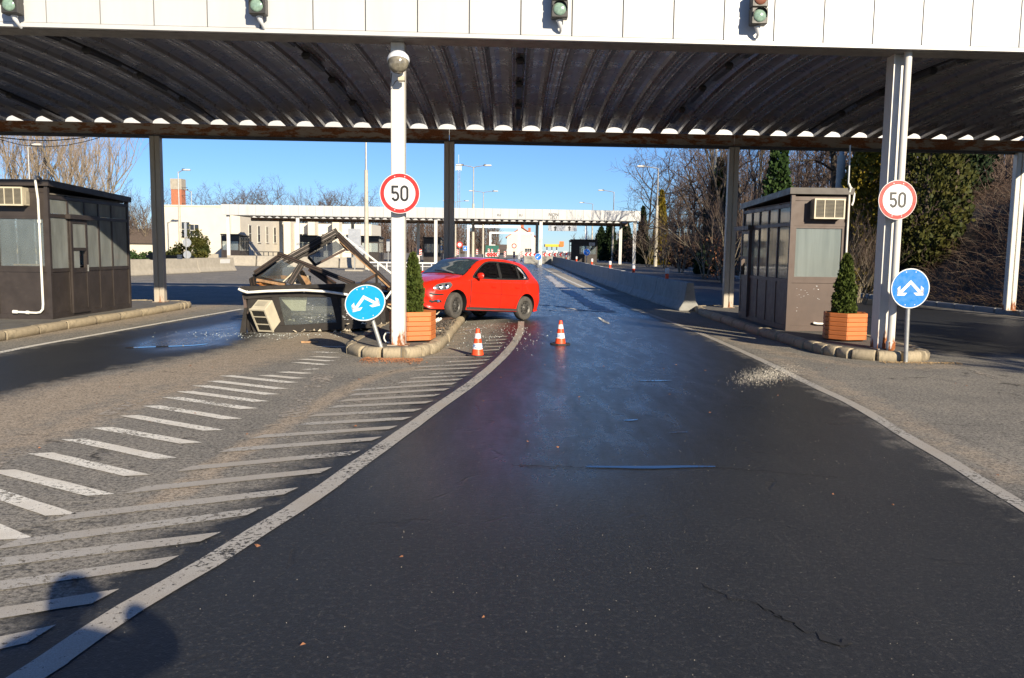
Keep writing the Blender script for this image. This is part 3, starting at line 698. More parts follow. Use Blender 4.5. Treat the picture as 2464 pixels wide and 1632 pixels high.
# ================================================================== CANOPIES
def make_canopy(name, label, x0, x1, ybase, shear, zb, zt, depth, zback, fronts, backs, module, near, zg):
    """fascia at y = ybase + shear*x; columns stand 0.45 m behind; zg(y) = ground level"""
    t = thing(name, label, 'canopy', (0, 0, 0))
    yf = lambda x: ybase + shear * x
    ang = math.atan(shear)
    n = round((x1 - x0) / module); md = (x1 - x0) / n
    pm = MB(); pm.cbox((0, 0.03, 0), (md - 0.012, 0.05, zt - zb - 0.07), 0.006); pm = pm.mesh('fascia_panel', 'white_panel')
    for i in range(n):
        xc = x0 + md * (i + 0.5)
        link('fascia_panel', pm, t, (xc, yf(xc), (zb + zt) / 2 + 0.03)).rotation_euler = (0, 0, ang)
    mb = MB()
    T = Matrix(((1, 0, 0, 0), (shear, 1, 0, ybase), (0, 0, 1, 0), (0, 0, 0, 1)))
    mb.b2((x0, -0.012, zb), (x1, 0.07, zb + 0.058), T); mb.build('fascia_trim', 'white_panel', t)
    mb = MB(); mb.b2((x0, 0.064, zb + 0.07), (x1, 0.12, zt - 0.02), T); mb.build('fascia_backing', 'panel_joint', t)
    mb = MB(); mb.b2((x0 + 0.02, 0.125, zb + 0.005), (x1 - 0.02, 0.52, zb + 0.06), T)
    mb.b2((x0 + 0.02, 0.33, zb + 0.062), (x1 - 0.02, 0.36, zb + 0.34), T); mb.build('front_beam', 'front_beam', t)
    for sx in (x0, x1):
        mb = MB(); q = 0.03 if sx == x0 else -0.03
        mb.b2((sx, 0.13, zb + 0.09), (sx + q, depth + 0.90, zback + 1.0), T); mb.build('side_fascia', 'white_panel', t)
    mb = MB(); mb.b2((x0, depth + 0.92, zback + 0.34), (x1, depth + 0.96, zback + 1.02), T); mb.build('rear_fascia', 'white_panel', t)
    # corrugated roof sheets
    zs0, zs1, sag = zb + 0.34, zback + 0.375, 0.24
    prof = [(0, 0.012), (0.05, 0.0), (0.105, 0.0), (0.125, 0.02), (0.15, 0.0)]
    for k in range(9):
        a = math.pi * k / 8; prof.append((0.5 - 0.325 * math.cos(a), 0.0 + 0.155 * math.sin(a) ** 0.8))
    prof += [(0.85, 0.0), (0.875, 0.02), (0.895, 0.0), (0.95, 0.0), (1.0, 0.012)]
    ny = 16 if near else 6
    vs = []
    for j in range(ny + 1):
        tt = j / ny; yy = 0.38 + (depth + 0.2 - 0.38) * tt; zz = zs0 + (zs1 - zs0) * tt + 4 * sag * tt * (1 - tt)
        for a, b_ in prof: vs.append(((a - 0.5) * md, yy + shear * (a - 0.5) * md, zz + b_))
    k = len(prof)
    rm = MB(); rm.add(vs, [(j * k + i, j * k + i + 1, (j + 1) * k + i + 1, (j + 1) * k + i) for j in range(ny) for i in range(k - 1)])
    rm = rm.mesh('roof_sheet', 'roof_metal', False)
    for i in range(n):
        xc = x0 + md * (i + 0.5); link('roof_sheet', rm, t, (xc, yf(xc), 0))
    # rear beam in bays
    bx = sorted([x0 + 0.05] + list(backs) + [x1 - 0.05])
    for a, b_ in zip(bx[:-1], bx[1:]):
        if b_ - a < 0.3: continue
        mb = MB(); mb.b2((a + 0.004, depth, zback + 0.07), (b_ - 0.004, depth + 0.03, zback + 0.365), T)
        for e in np.arange(a + 1.3, b_ - 0.4, 1.5): mb.b2((e, depth - 0.004, zback + 0.072), (e + 0.016, depth, zback + 0.36), T)
        o = mb.build('rear_beam', 'beam_rust', t)
        mb = MB(); mb.b2((a + 0.004, depth - 0.09, zback + 0.045), (b_ - 0.004, depth + 0.16, zback + 0.066), T); mb.b2((a + 0.004, depth + 0.10, zback), (b_ - 0.004, depth + 0.15, zback + 0.044), T)
        mb.build('beam_flange', 'beam_dark', o)
    cm0 = 'column_white' if near else 'column_far'
    for kind, lst, dy, ztop in (('f', fronts, 0.33, zb + 0.004), ('b', backs, depth - 0.05, zback + 0.043)):
        for x in lst:
            y = yf(x) + dy + (0.12 if kind == 'f' else 0.10); z0 = zg(y); h = ztop - z0
            mb = MB()
            if kind == 'f' and near and x < 0:
                mb.cbox((0, 0, h / 2), (0.205, 0.22, h), 0.012)
            elif kind == 'f' and near:
                mb.b2((-0.10, -0.12, 0), (-0.085, 0.14, h)); mb.b2((0.085, -0.12, 0), (0.10, 0.14, h)); mb.b2((-0.084, -0.085, 0), (0.084, -0.069, h))
            else:
                w = 0.13 if near else 0.15
                mb.cbox((-w / 2 - 0.008, 0, h / 2), (w - 0.006, 0.2, h), 0.012); mb.cbox((w / 2 + 0.008, 0, h / 2), (w - 0.006, 0.2, h), 0.012); mb.b2((-0.02, -0.07, 0), (0.02, 0.07, h))
            cm = 'column_rear_shaded' if near and kind == 'b' and x < 10 else cm0
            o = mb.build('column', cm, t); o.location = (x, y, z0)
            if near:
                mb = MB(); mb.b2((-0.16, -0.16, 0), (0.16, 0.16, 0.012)); mb.build('base_plate', 'beam_rust', o)
    return t
near_g = lambda y: 0.142
near = make_canopy('border_canopy', 'large near white canopy with dark corrugated roof over the lanes', -18.6, 15.0, 12.40 + 0.048 * 1.76, 0.048, 4.68, 5.78, 10.05, 4.43, [-9.47, -1.76, 5.89, 13.66], [-17.1, -9.38, -1.73, 5.92, 13.9], 0.74, True, near_g)
far = make_canopy('border_canopy', 'far long white canopy crossing behind the red car', -28.4, 12.7, 83.2, 0.06, 4.72, 5.75, 9.0, 4.45, [-27.9, -21.2, -7.7, 2.75, 12.2], [-25.2, -17.5, -10.4, 2.6, 11.9], 0.82, False, gz)
# downpipe in front of the right column
p = thing('downpipe', 'rust-specked white downpipe strapped to the right front column', 'pipe', (5.94, 12.97, 0.145))
mb = MB(); mb.tube([(0, 0, 0.0), (0, 0, 4.55)], 0.058, 14); mb.build('pipe', 'column_white', p, auto=40)
mb = MB(); mb.lathe([(0.066, 0.02), (0.07, 0.03), (0.07, 0.13), (0.066, 0.14)], 16); mb.build('collar', 'column_white', p, auto=40)
# far fascia lettering
for txt, px, py, sz in (('NON', 1332, 517, 0.42), ('-EU', 1332, 524.5, 0.42), ('EU', 1201, 518, 0.30), ('EU', 1253, 518.5, 0.30)):
    x = A(px, py, 85).x; yy = 83.2 + 0.06 * x - 0.02; q = A(px, py, yy)
    o = link('lettering', text_mesh(txt, sz), far, (q.x, yy, q.z)); o.rotation_euler = (math.pi / 2, 0, math.atan(0.06)); o.data.materials.append(M['ac_dark'])
# ================================================================== BOOTHS
def ac_unit(parent, loc, rz=0.0, w=0.53, h=0.36, d=0.30, T=None):
    """window air conditioner, front face towards -y"""
    T = T or (Matrix.Translation(loc) @ Matrix.Rotation(rz, 4, 'Z'))
    mb = MB()
    mb.cbox((0, d / 2 + 0.02, 0), (w - 0.012, d - 0.03, h - 0.012), 0.01, T)
    fw = 0.028
    for sx in (-1, 1): mb.b2((sx * w / 2, -0.004, -h / 2), (sx * (w / 2 - fw), 0.03, h / 2), T)
    for sz in (-1, 1): mb.b2((-w / 2 + fw, -0.004, sz * h / 2), (w / 2 - fw, 0.03, sz * (h / 2 - fw)), T)
    for k in (-1, 1): mb.b2((k * w / 6 - 0.008, -0.002, -h / 2 + fw), (k * w / 6 + 0.008, 0.03, h / 2 - fw), T)
    o = mb.build('air_conditioner', 'ac_cream', parent)
    g = MB(); g.b2((-w / 2 + fw, 0.012, -h / 2 + fw), (w / 2 - fw, 0.0149, h / 2 - fw), T); g.build('grille_back', 'ac_dark', o)
    g = MB(); n = 13
    for i in range(n):
        z = -h / 2 + fw + (h - 2 * fw) * (i + 0.5) / n
        g.add([(-w / 2 + fw, 0.0, z + 0.008), (w / 2 - fw, 0.0, z + 0.008), (w / 2 - fw, 0.011, z - 0.004), (-w / 2 + fw, 0.011, z - 0.004)], [(0, 3, 2, 1)], T)
    g.build('grille_slats', 'ac_slat', o)
    for sx in (-1, 1):
        g = MB(); g.b2((sx * (w / 2 - 0.004), 0.12, -h / 2 + 0.05), (sx * (w / 2 - 0.001), 0.27, h / 2 - 0.07), T)
        g.build('side_grille', 'ac_slat', o)
    return o

def make_booth(label, loc, W, Dp, H, side, rz=0.0, far=False, name='border_booth'):
    """local origin = visible front corner; x to the right along the front, y along the side away from the camera.
       side=+1: the side wall with door lies at x=0 and the body extends to -x ; side=-1: body extends to +x"""
    t = thing(name, label, 'booth', loc, rz)
    s = -side                                   # body lies towards s*x
    X = lambda u: s * u                         # u = 0 at visible side wall, W at the hidden one
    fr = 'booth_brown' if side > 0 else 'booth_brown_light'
    dz = 0.12
    top = lambda v: H - dz * v / Dp
    def box(mb, u0, u1, v0, v1, z0, z1): mb.b2((X(u0), v0, z0), (X(u1), v1, z1))
    # structural frame
    mb = MB(); e = 0.07
    for (u, v) in ((0, 0), (W - e, 0), (0, Dp - e), (W - e, Dp - e)): box(mb, u, u + e, v, v + e, 0, top(v) - 0.10)
    for v in (0.006, Dp - e + 0.006):
        for z in (0.0, 0.93, 2.02, H - 0.24): box(mb, e, W - e, v, v + e - 0.012, z, z + 0.075 if z else 0.10)
    for u in (0.006, W - e + 0.006):
        for z in (0.0, 0.93, 2.02, H - 0.36): box(mb, u, u + e - 0.012, e, Dp - e, z, z + 0.07 if z else 0.10)
    mb.build('frame', fr, t)
    # roof slab with fall to the rear
    mb = MB(); o_ = 0.05
    vs = [(X(-o_), -o_, H - 0.12), (X(W + o_), -o_, H - 0.12), (X(W + o_), Dp + o_, H - 0.12 - dz), (X(-o_), Dp + o_, H - 0.12 - dz), (X(-o_), -o_, H), (X(W + o_), -o_, H), (X(W + o_), Dp + o_, H - dz), (X(-o_), Dp + o_, H - dz)]
    fs = [(0, 3, 2, 1), (4, 5, 6, 7), (0, 1, 5, 4), (1, 2, 6, 5), (2, 3, 7, 6), (3, 0, 4, 7)]
    mb.add(vs, fs if s > 0 else [f[::-1] for f in fs]); mb.build('roof', 'booth_brown', t)
    mb = MB(); box(mb, 0.02, W - 0.02, 0.02, Dp - 0.02, 0.0, 0.04); mb.build('floor', 'booth_inside', t)
    mb = MB(); box(mb, 0.08, W - 0.08, 0.08, Dp - 0.08, H - 0.27, H - 0.245); mb.build('ceiling', 'booth_inside', t)
    # front wall: upper panel with AC, big pane, lower panel
    mb = MB(); box(mb, e, W - e, 0.022, 0.05, 2.095, H - 0.241); mb.build('wall_panel', fr, t)
    mb = MB(); box(mb, e, W - e, 0.022, 0.05, 0.101, 0.929); mb.build('wall_panel', fr, t)
    mb = MB(); i = 0.12
    for (a, b_, c, d) in ((e, i, 1.006, 2.019), (W - i, W - e, 1.006, 2.019), (i, W - i, 1.006, 1.05), (i, W - i, 1.975, 2.019)): box(mb, a, b_, 0.012, 0.06, c, d)
    mb.build('window_frame', fr, t)
    mb = MB(); box(mb, i, W - i, 0.034, 0.040, 1.05, 1.975); mb.build('pane', 'pane_front' if side > 0 else 'pane_milky', t)
    if far: return t
    # side wall with mullions, panes, door
    cols = [0.07, 0.75, 1.42, 2.02, 2.62, Dp - 0.07] if side > 0 else [0.07, 0.80, 1.45, 2.08, 2.66, Dp - 0.07]
    mb = MB()
    for c in cols[1:-1]: box(mb, 0.008, 0.06, c - 0.025, c + 0.025, 0.101, top(c) - 0.36 + 0.12)
    mb.build('mullions', fr, t)
    pm = 'pane_dusty' if side > 0 else 'pane_milky'
    door = 1 if side > 0 else 4
    for k in range(5):
        a, b_ = cols[k] + 0.027, cols[k + 1] - 0.027
        mb = MB(); box(mb, 0.030, 0.036, a, b_, 2.095, H - 0.362 - 0.0); mb.build('pane', pm, t)
        if k == door: continue
        mb = MB(); box(mb, 0.030, 0.036, a, b_, 1.003, 2.017); mb.build('pane', pm, t)
        mb = MB(); box(mb, 0.022, 0.05, a, b_, 0.101, 0.927); mb.build('wall_panel', fr, t)
    a, b_ = cols[door] - 0.0, cols[door + 1]
    mb = MB(); q = -0.035
    for (v0, v1, z0, z1) in ((a, a + 0.075, 0.06, 2.0), (b_ - 0.075, b_, 0.06, 2.0), (a + 0.075, b_ - 0.075, 0.06, 0.16), (a + 0.075, b_ - 0.075, 0.90, 1.0), (a + 0.075, b_ - 0.075, 1.36, 1.42), (a + 0.075, b_ - 0.075, 1.92, 2.0)): box(mb, q, q + 0.04, v0, v1, z0, z1)
    dr = mb.build('door', fr, t)
    mb = MB(); box(mb, q + 0.012, q + 0.03, a + 0.076, b_ - 0.076, 0.161, 0.899); mb.build('door_panel', fr, dr)
    mb = MB(); box(mb, q + 0.016, q + 0.022, a + 0.076, b_ - 0.076, 1.421, 1.919); mb.build('pane', pm, dr)
    mb = MB(); box(mb, q + 0.016, q + 0.022, a + 0.076, (a + b_) / 2, 1.001, 1.359); mb.build('pane', pm, dr)
    mb = MB(); box(mb, -0.052, -0.036, b_ - 0.055, b_ - 0.03, 0.92, 1.06); mb.build('door_handle', 'galvanised', dr)
    mb = MB(); box(mb, -0.10, 0.004, a - 0.12, b_ + 0.45, 2.008, 2.10); mb.build('door_rail', fr, t)
    # hidden side and rear walls
    mb = MB(); box(mb, W - 0.05, W - 0.022, 0.07, Dp - 0.07, 0.101, 0.927); mb.build('wall_panel', fr, t)
    mb = MB(); box(mb, 0.07, W - 0.07, Dp - 0.05, Dp - 0.022, 0.101, 0.927); mb.build('wall_panel', fr, t)
    for k in range(5):
        mb = MB(); box(mb, W - 0.036, W - 0.030, cols[k] + 0.03, cols[k + 1] - 0.03, 1.003, 2.017); mb.build('pane', 'pane_front', t)
    mb = MB(); box(mb, 0.08, W - 0.08, Dp - 0.036, Dp - 0.030, 1.003, 2.017); mb.build('pane', 'pane_front', t)
    return t
LBX, LBY = -9.15, 16.5
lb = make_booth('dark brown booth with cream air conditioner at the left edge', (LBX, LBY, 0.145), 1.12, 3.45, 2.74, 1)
ac_unit(lb, (-0.63, -0.22, 2.40), w=0.53)
mb = MB(); mb.tube([(-0.16, 0.10, 2.755), (-0.16, 0.0, 2.80), (-0.16, -0.085, 2.79), (-0.16, -0.11, 2.70), (-0.155, -0.085, 2.50), (-0.16, -0.05, 2.35), (-0.16, -0.045, 0.30), (-0.17, -0.045, 0.20), (-0.22, -0.045, 0.14), (-0.30, -0.045, 0.125), (-0.72, -0.045, 0.14)], 0.023, 10)
lp = mb.build('drain_pipe', 'pvc_white', lb, auto=50)
mb = MB(); mb.tube([(-0.45, -0.045, 0.13), (-0.50, -0.045, 0.132)], 0.036, 10); mb.tube([(-0.68, -0.045, 0.139), (-0.76, -0.045, 0.142)], 0.037, 10); mb.tube([(-0.16, -0.046, 1.9), (-0.16, -0.046, 1.96)], 0.036, 10); mb.build('pipe_joint', 'pvc_white', lp, auto=50)
# bench seen through the front window
tb = thing('wooden_table', 'small pale wooden table inside the left booth', 'table', (LBX - 0.60, LBY + 0.45, 0.19))
mb = MB(); mb.cbox((0, 0, 1.02), (0.62, 0.35, 0.03), 0.005); mb.build('table_top', 'wood_splinter', tb)
for sx in (-0.27, 0.2):
    for sy in (-0.13, 0.13):
        mb = MB(); mb.b2((sx, sy - 0.02, 0.0), (sx + 0.045, sy + 0.02, 1.003)); mb.build('leg', 'wood_splinter', tb)
RBX, RBY = 5.30, 16.05
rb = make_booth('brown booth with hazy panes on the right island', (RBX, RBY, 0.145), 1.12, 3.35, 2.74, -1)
ac_unit(rb, (0.66, -0.20, 2.34), w=0.58, h=0.38)
mb = MB(); mb.tube([(1.08, -0.03, 0.3), (1.08, -0.03, 2.66), (1.08, -0.08, 2.74), (1.06, -0.04, 2.82), (1.09, 0.02, 2.78), (1.16, 0.02, 2.72), (1.185, 0.0, 2.64), (1.175, 0.0, 2.50), (1.15, 0.0, 2.42)], 0.020, 8)
mb.build('drain_pipe', 'pvc_white', rb, auto=50)
mb = MB(); mb.tube([(0.52, -0.03, 0.165), (0.60, -0.035, 0.15), (0.90, -0.035, 0.15)], 0.022, 8); mb.build('drain_spout', 'pvc_white', rb, auto=50)
mb = MB(); mb.tube([(1.07, 0.02, 2.80), (1.065, 0.02, 3.55)], 0.018, 8); mb.build('mast', 'sign_back', rb, auto=50)
# flaked decal patch on the lower front panel
mb = MB(); rr = random.Random(3)
for k in range(26):
    u, z = rr.uniform(0.16, 0.62), rr.uniform(0.38, 0.88)
    if abs(z - (0.85 - 0.25 * abs(u - 0.3))) > 0.20 and u > 0.22: continue
    w, h = rr.uniform(0.006, 0.03), rr.uniform(0.003, 0.010)
    mb.add([(u, 0.020, z), (u + w, 0.020, z + rr.uniform(-.01, .01)), (u + w * 0.8, 0.020, z + h), (u, 0.020, z + h * 0.7)], [(0, 1, 2, 3)])
tag(mb.build('sticker_remains', 'sign_back', rb), kind='stuff')

# ------------------------------------------------------------------ wrecked booth lying on its side
wk = thing('wrecked_booth', 'smashed dark booth lying on its side on the middle island', 'wreckage', (0, 0, 0))
def wz(x, y, Y): return A(570 + x / 5.6, 540 + y / 5.6, Y)
# front wall of the fallen booth: corners on a slightly skewed plane
WL, WR = 15.75, 16.25
def wp(x, y, off=0.0):
    t_ = (x - 50) / 1900.0; return wz(x, y, WL + (WR - WL) * t_ + off)
def slab(name, corners, th, mt, parent=wk, off=0.0, f=wp):
    """polygon given in the fallen wall's plane, extruded away from the viewer"""
    a = [f(x, y, off) for x, y in corners]; b_ = [f(x, y, off + th) for x, y in corners]; n = len(a)
    b_ = [a[i] + Vector((0.0, th, 0.0)) for i in range(n)]
    mb = MB(); mb.add(a + b_, [tuple(range(n)), tuple(range(n, 2 * n))[::-1]] + [(i, i + n, (i + 1) % n + n, (i + 1) % n) for i in range(n)])
    o = mb.build(name, mt, parent)
    bm = bmesh.new(); bm.from_mesh(o.data); bmesh.ops.recalc_face_normals(bm, faces=bm.faces); bm.to_mesh(o.data); bm.free()
    return o
slab('roof_edge', [(30, 862), (70, 835), (620, 822), (1440, 800), (1450, 845), (900, 872), (150, 900)], 0.10, 'booth_wreck', off=-0.06)
slab('frame_rail', [(75, 935), (150, 925), (900, 905), (1930, 905), (1935, 985), (1260, 985), (560, 975), (100, 1010)], 0.06, 'booth_wreck')
slab('frame_rail', [(500, 1370), (1350, 1320), (2000, 1290), (2005, 1385), (1360, 1420), (490, 1468)], 0.07, 'booth_wreck')
slab('frame_post', [(465, 976), (560, 976), (645, 1358), (590, 1362), (505, 1369)], 0.06, 'booth_wreck', off=0.01)
slab('frame_post', [(1262, 986), (1345, 986), (1425, 1316), (1342, 1320)], 0.06, 'booth_wreck', off=0.01)
slab('frame_post', [(1930, 790), (1975, 985), (2005, 1289), (1940, 1292), (1880, 986), (1870, 790)], 0.06, 'booth_wreck', off=0.012)
slab('wall_panel', [(150, 1006), (464, 977), (500, 1368), (480, 1466), (230, 1468), (130, 1200)], 0.03, 'booth_wreck', off=0.03)
slab('wall_panel', [(1347, 986), (1880, 986), (1938, 1291), (1427, 1316)], 0.03, 'booth_wreck', off=0.03)
slab('wall_panel', [(1440, 801), (1868, 790), (1878, 904), (1450, 904)], 0.05, 'booth_wreck', off=0.02)
slab('wall_panel', [(72, 850), (1440, 846), (1445, 903), (900, 904), (150, 924), (76, 930)], 0.03, 'booth_wreck', off=0.035)
slab('pane', [(562, 978), (1260, 987), (1340, 1319), (646, 1357)], 0.006, 'pane_broken', off=0.025)
slab('plaster_board', [(545, 935), (950, 930), (925, 1168), (740, 1165), (640, 1060)], 0.02, 'plaster_scrap', off=0.16)
slab('frame_post', [(70, 940), (105, 938), (150, 1200), (120, 1280)], 0.05, 'booth_brown_light', off=0.02)
slab('frame_post', [(98, 1130), (135, 1120), (120, 1460), (38, 1460)], 0.05, 'booth_wreck', off=-0.02)
# decal scraps on the panel
mb = MB()
for k in range(34):
    x, y = rr.uniform(900, 1240), rr.uniform(1060, 1300)
    if rr.random() < 0.5: x, y = rr.uniform(640, 1240), rr.uniform(1240, 1320)
    w, h = rr.uniform(5, 26), rr.uniform(2, 5)
    q = [wp(x, y, 0.018), wp(x + w, y + rr.uniform(-3, 3), 0.018), wp(x + w * .8, y + h, 0.018), wp(x, y + h, 0.018)]
    mb.add(q, [(0, 3, 2, 1)])
for k in range(60):
    x, y = rr.uniform(1390, 1900), rr.uniform(1100, 1300)
    w, h = rr.uniform(5, 30), rr.uniform(3, 14)
    mb.add([wp(x, y, 0.024), wp(x + w, y + rr.uniform(-3, 3), 0.024), wp(x + w * .8, y + h, 0.024), wp(x, y + h, 0.024)], [(0, 3, 2, 1)])
tag(mb.build('cracked_glass_flakes', 'sign_back', wk), kind='stuff')
# side wall (now the upper face), the roof end and the rear of the fallen box
P = [wp(70, 838, 0.03), wp(1880, 792, 0.03)]
back = 2.7
mb = MB()
for k, u in enumerate((0.0, 0.30, 0.62, 0.98)):
    a = P[0].lerp(P[1], u) - Vector((0, 0, 0.05)); mb.bar(a, a + Vector((0.1, back, -0.25)), 0.07, 0.06)
mb.bar(P[0] + Vector((0.1, back, -0.33)), P[1] + Vector((0.1, back, -0.33)), 0.07, 0.07)
mb.build('side_frame', 'booth_wreck', wk)
a, b_ = wp(95, 940, 0.06), wp(140, 1440, 0.06)
mb = MB(); mb.add([a, b_, b_ + Vector((0.2, 2.3, 0)), a + Vector((0.2, 2.3, -0.2)), a + Vector((0.05, 0, 0)), b_ + Vector((0.05, 0, 0)), b_ + Vector((0.25, 2.3, 0)), a + Vector((0.25, 2.3, -0.2))], [(0, 1, 2, 3), (7, 6, 5, 4), (0, 3, 7, 4), (1, 5, 6, 2), (2, 6, 7, 3), (0, 4, 5, 1)]); mb.build('roof_panel', 'booth_wreck', wk)
c, d = wp(1960, 985, 0.08), wp(1990, 1370, 0.08)
mb = MB(); mb.add([c, d, d + Vector((0.1, 2.2, 0)), c + Vector((0.1, 2.2, -0.3)), c + Vector((-0.05, 0, 0)), d + Vector((-0.05, 0, 0)), d + Vector((0.05, 2.2, 0)), c + Vector((0.05, 2.2, -0.3))], [(0, 3, 2, 1), (4, 5, 6, 7), (0, 4, 7, 3), (1, 2, 6, 5), (2, 3, 7, 6), (0, 1, 5, 4)]); mb.build('floor_panel', 'booth_wreck', wk)
a2, d2 = wp(150, 1460, 0.1), wp(1960, 1385, 0.1)
mb = MB(); mb.add([a2, d2, d2 + Vector((0, 2.2, 0.0)), a2 + Vector((0, 2.2, 0)), a2 + Vector((0, 0, .04)), d2 + Vector((0, 0, .04)), d2 + Vector((0, 2.2, .04)), a2 + Vector((0, 2.2, .04))], [(0, 3, 2, 1), (4, 5, 6, 7), (0, 1, 5, 4), (1, 2, 6, 5), (2, 3, 7, 6), (3, 0, 4, 7)]); mb.build('lower_side_panel', 'booth_wreck', wk)
# AC unit, turned on its side
fa, fb, fc, fd = (165, 1150), (412, 1140), (500, 1450), (238, 1462)
ca = sum((wp(*q, -0.26) for q in (fa, fb, fc, fd)), Vector()) / 4
exx = Vector((0.08, 0.27, -0.44)); eyy = (wp(*fb, -.26) - wp(*fa, -.26))
xx = exx.normalized(); yy_ = Vector((0.132, 0.44, 0.294)).normalized(); zz = xx.cross(yy_).normalized(); yy_ = zz.cross(xx)
Tm = Matrix(((xx.x, yy_.x, zz.x, ca.x), (xx.y, yy_.y, zz.y, ca.y), (xx.z, yy_.z, zz.z, ca.z), (0, 0, 0, 1)))
ac_unit(wk, None, w=exx.length, h=eyy.length, d=0.32, T=Tm)
# white drain pipe along the roof edge
mb = MB(); mb.tube([wp(25, 872, -0.10), wp(60, 890, -0.12), wp(140, 918, -0.13), wp(420, 900, -0.13), wp(900, 888, -0.13), wp(1200, 905, -0.12), wp(1490, 948, -0.10)], 0.026, 10)
dp = mb.build('drain_pipe', 'pvc_white', wk, auto=50)
mb = MB()
for q in ((140, 890), (905, 868)): mb.bar(wp(q[0], q[1], -0.12), wp(q[0], q[1] + 45, -0.12), 0.012, 0.012)
mb.build('pipe_clip', 'pvc_white', dp)
# twisted upright frames: (x0,y0,Y0, x1,y1,Y1, width, thick, material)
bars = [
 ('frame_beam', 235, 715, 16.9, 1352, 92, 17.6, 0.135, 0.10, 'booth_wreck'),
 ('frame_beam', 300, 745, 16.95, 1345, 175, 17.65, 0.05, 0.06, 'booth_wreck'),
 ('frame_beam', 1350, 130, 17.6, 2110, 880, 17.2, 0.105, 0.10, 'booth_wreck'),
 ('frame_trim', 1375, 215, 17.55, 2060, 850, 17.15, 0.03, 0.03, 'wood_splinter'),
 ('downpipe', 1385, 115, 17.75, 2100, 672, 17.5, 0.035, 0.035, 'pvc_white'),
 ('downpipe_end', 1375, 105, 17.7, 1440, 160, 17.68, 0.06, 0.06, 'pvc_white'),
 ('frame_beam', 555, 395, 16.55, 1580, 800, 16.35, 0.085, 0.07, 'booth_wreck'),
 ('frame_trim', 620, 448, 16.53, 1000, 580, 16.45, 0.022, 0.03, 'booth_brown_light'),
 ('frame_beam', 245, 655, 16.6, 580, 425, 16.55, 0.085, 0.06, 'booth_wreck'),
 ('frame_beam', 250, 742, 16.65, 620, 525, 16.6, 0.06, 0.05, 'booth_wreck'),
 ('frame_beam', 872, 535, 16.45, 710, 800, 16.3, 0.12, 0.04, 'booth_wreck'),
 ('frame_beam', 990, 590, 17.3, 1310, 815, 17.0, 0.14, 0.06, 'booth_brown_light'),
 ('frame_beam', 1030, 600, 17.25, 1345, 815, 16.95, 0.03, 0.05, 'booth_wreck'),
 ('broken_lath', 870, 640, 16.9, 975, 815, 16.7, 0.09, 0.05, 'wood_splinter'),
 ('broken_lath', 815, 690, 16.8, 905, 815, 16.7, 0.07, 0.05, 'booth_wreck'),
 ('frame_beam', 1045, 555, 17.5, 1480, 332, 17.55, 0.045, 0.05, 'booth_brown_light'),
 ('frame_beam', 960, 440, 17.45, 1060, 550, 17.5, 0.05, 0.05, 'booth_wreck'),
 ('frame_beam', 1400, 240, 17.58, 1480, 335, 17.55, 0.06, 0.05, 'booth_wreck'),
 ('frame_beam', 1680, 790, 16.7, 1875, 680, 17.25, 0.05, 0.04, 'booth_brown_light'),
 ('frame_beam', 1880, 680, 17.2, 1885, 800, 17.0, 0.04, 0.04, 'booth_wreck'),
 ('frame_beam', 205, 725, 16.6, 225, 830, 16.4, 0.12, 0.05, 'booth_wreck'),
 ('broken_lath', 270, 748, 16.4, 640, 815, 16.2, 0.05, 0.04, 'wood_splinter'),
 ('frame_beam', 300, 735, 16.42, 660, 800, 16.25, 0.05, 0.04, 'booth_wreck'),
 ('broken_lath', 610, 790, 16.3, 780, 630, 16.5, 0.02, 0.03, 'plaster_scrap'),
 ('broken_strut', 1985, 1035, 16.7, 2100, 880, 16.9, 0.035, 0.035, 'pvc_white'),
 ('frame_beam', 2050, 850, 17.2, 2130, 905, 17.1, 0.14, 0.06, 'booth_wreck'),
 ('broken_lath', 1960, 1075, 16.8, 2180, 1082, 16.9, 0.03, 0.03, 'wood_splinter'),
 ('broken_lath', 1990, 1090, 16.7, 2170, 1180, 16.8, 0.025, 0.03, 'plaster_scrap'),
]
for nm, x0, y0, Y0, x1, y1, Y1, w, th, mt in bars:
    mb = MB(); p0, p1 = wz(x0, y0, Y0), wz(x1, y1, Y1); mb.bar(p0, p1, th, w, up=(p1 - p0).cross(Vector((0, 1, 0))))
    mb.build(nm, mt, wk)
    if w >= 0.08 and mt == 'booth_wreck':
        sh_ = (p1 - p0).cross(Vector((0, 1, 0))).normalized()
        for e_, w2 in ((0.30, 0.014), (-0.22, 0.010)):
            o_ = sh_ * w * e_ + Vector((0, -th / 2 - 0.006, 0)); mb = MB(); mb.bar(p0.lerp(p1, 0.02) + o_, p0.lerp(p1, 0.98) + o_, 0.012, w2, up=sh_); mb.build('frame_trim', 'booth_brown_light', wk)
def quad_pane(name, q, mt):
    a = [wz(*c) for c in q]; n = len(a); nv = (a[1] - a[0]).cross(a[2] - a[0]).normalized() * 0.006
    mb = MB(); mb.add(a + [p + nv for p in a], [tuple(range(n)), tuple(range(n, 2 * n))[::-1]] + [(i, i + n, (i + 1) % n + n, (i + 1) % n) for i in range(n)]); mb.build(name, mt, wk)
quad_pane('pane', [(955, 428, 17.5), (1335, 222, 17.6), (1440, 318, 17.58), (1062, 540, 17.5)], 'pane_dark')
quad_pane('pane', [(300, 700, 16.62), (590, 480, 16.57), (790, 585, 16.5), (620, 775, 16.45)], 'pane_broken')
quad_pane('dark_panel', [(430, 665, 16.7), (612, 590, 16.68), (612, 700, 16.68), (440, 712, 16.7)], 'booth_wreck')
quad_pane('plaster_board', [(770, 800, 16.9), (815, 725, 16.95), (860, 800, 16.9)], 'plaster_scrap')
quad_pane('plaster_board', [(940, 690, 17.4), (1000, 695, 17.4), (990, 800, 17.3), (955, 800, 17.3)], 'plaster_scrap')
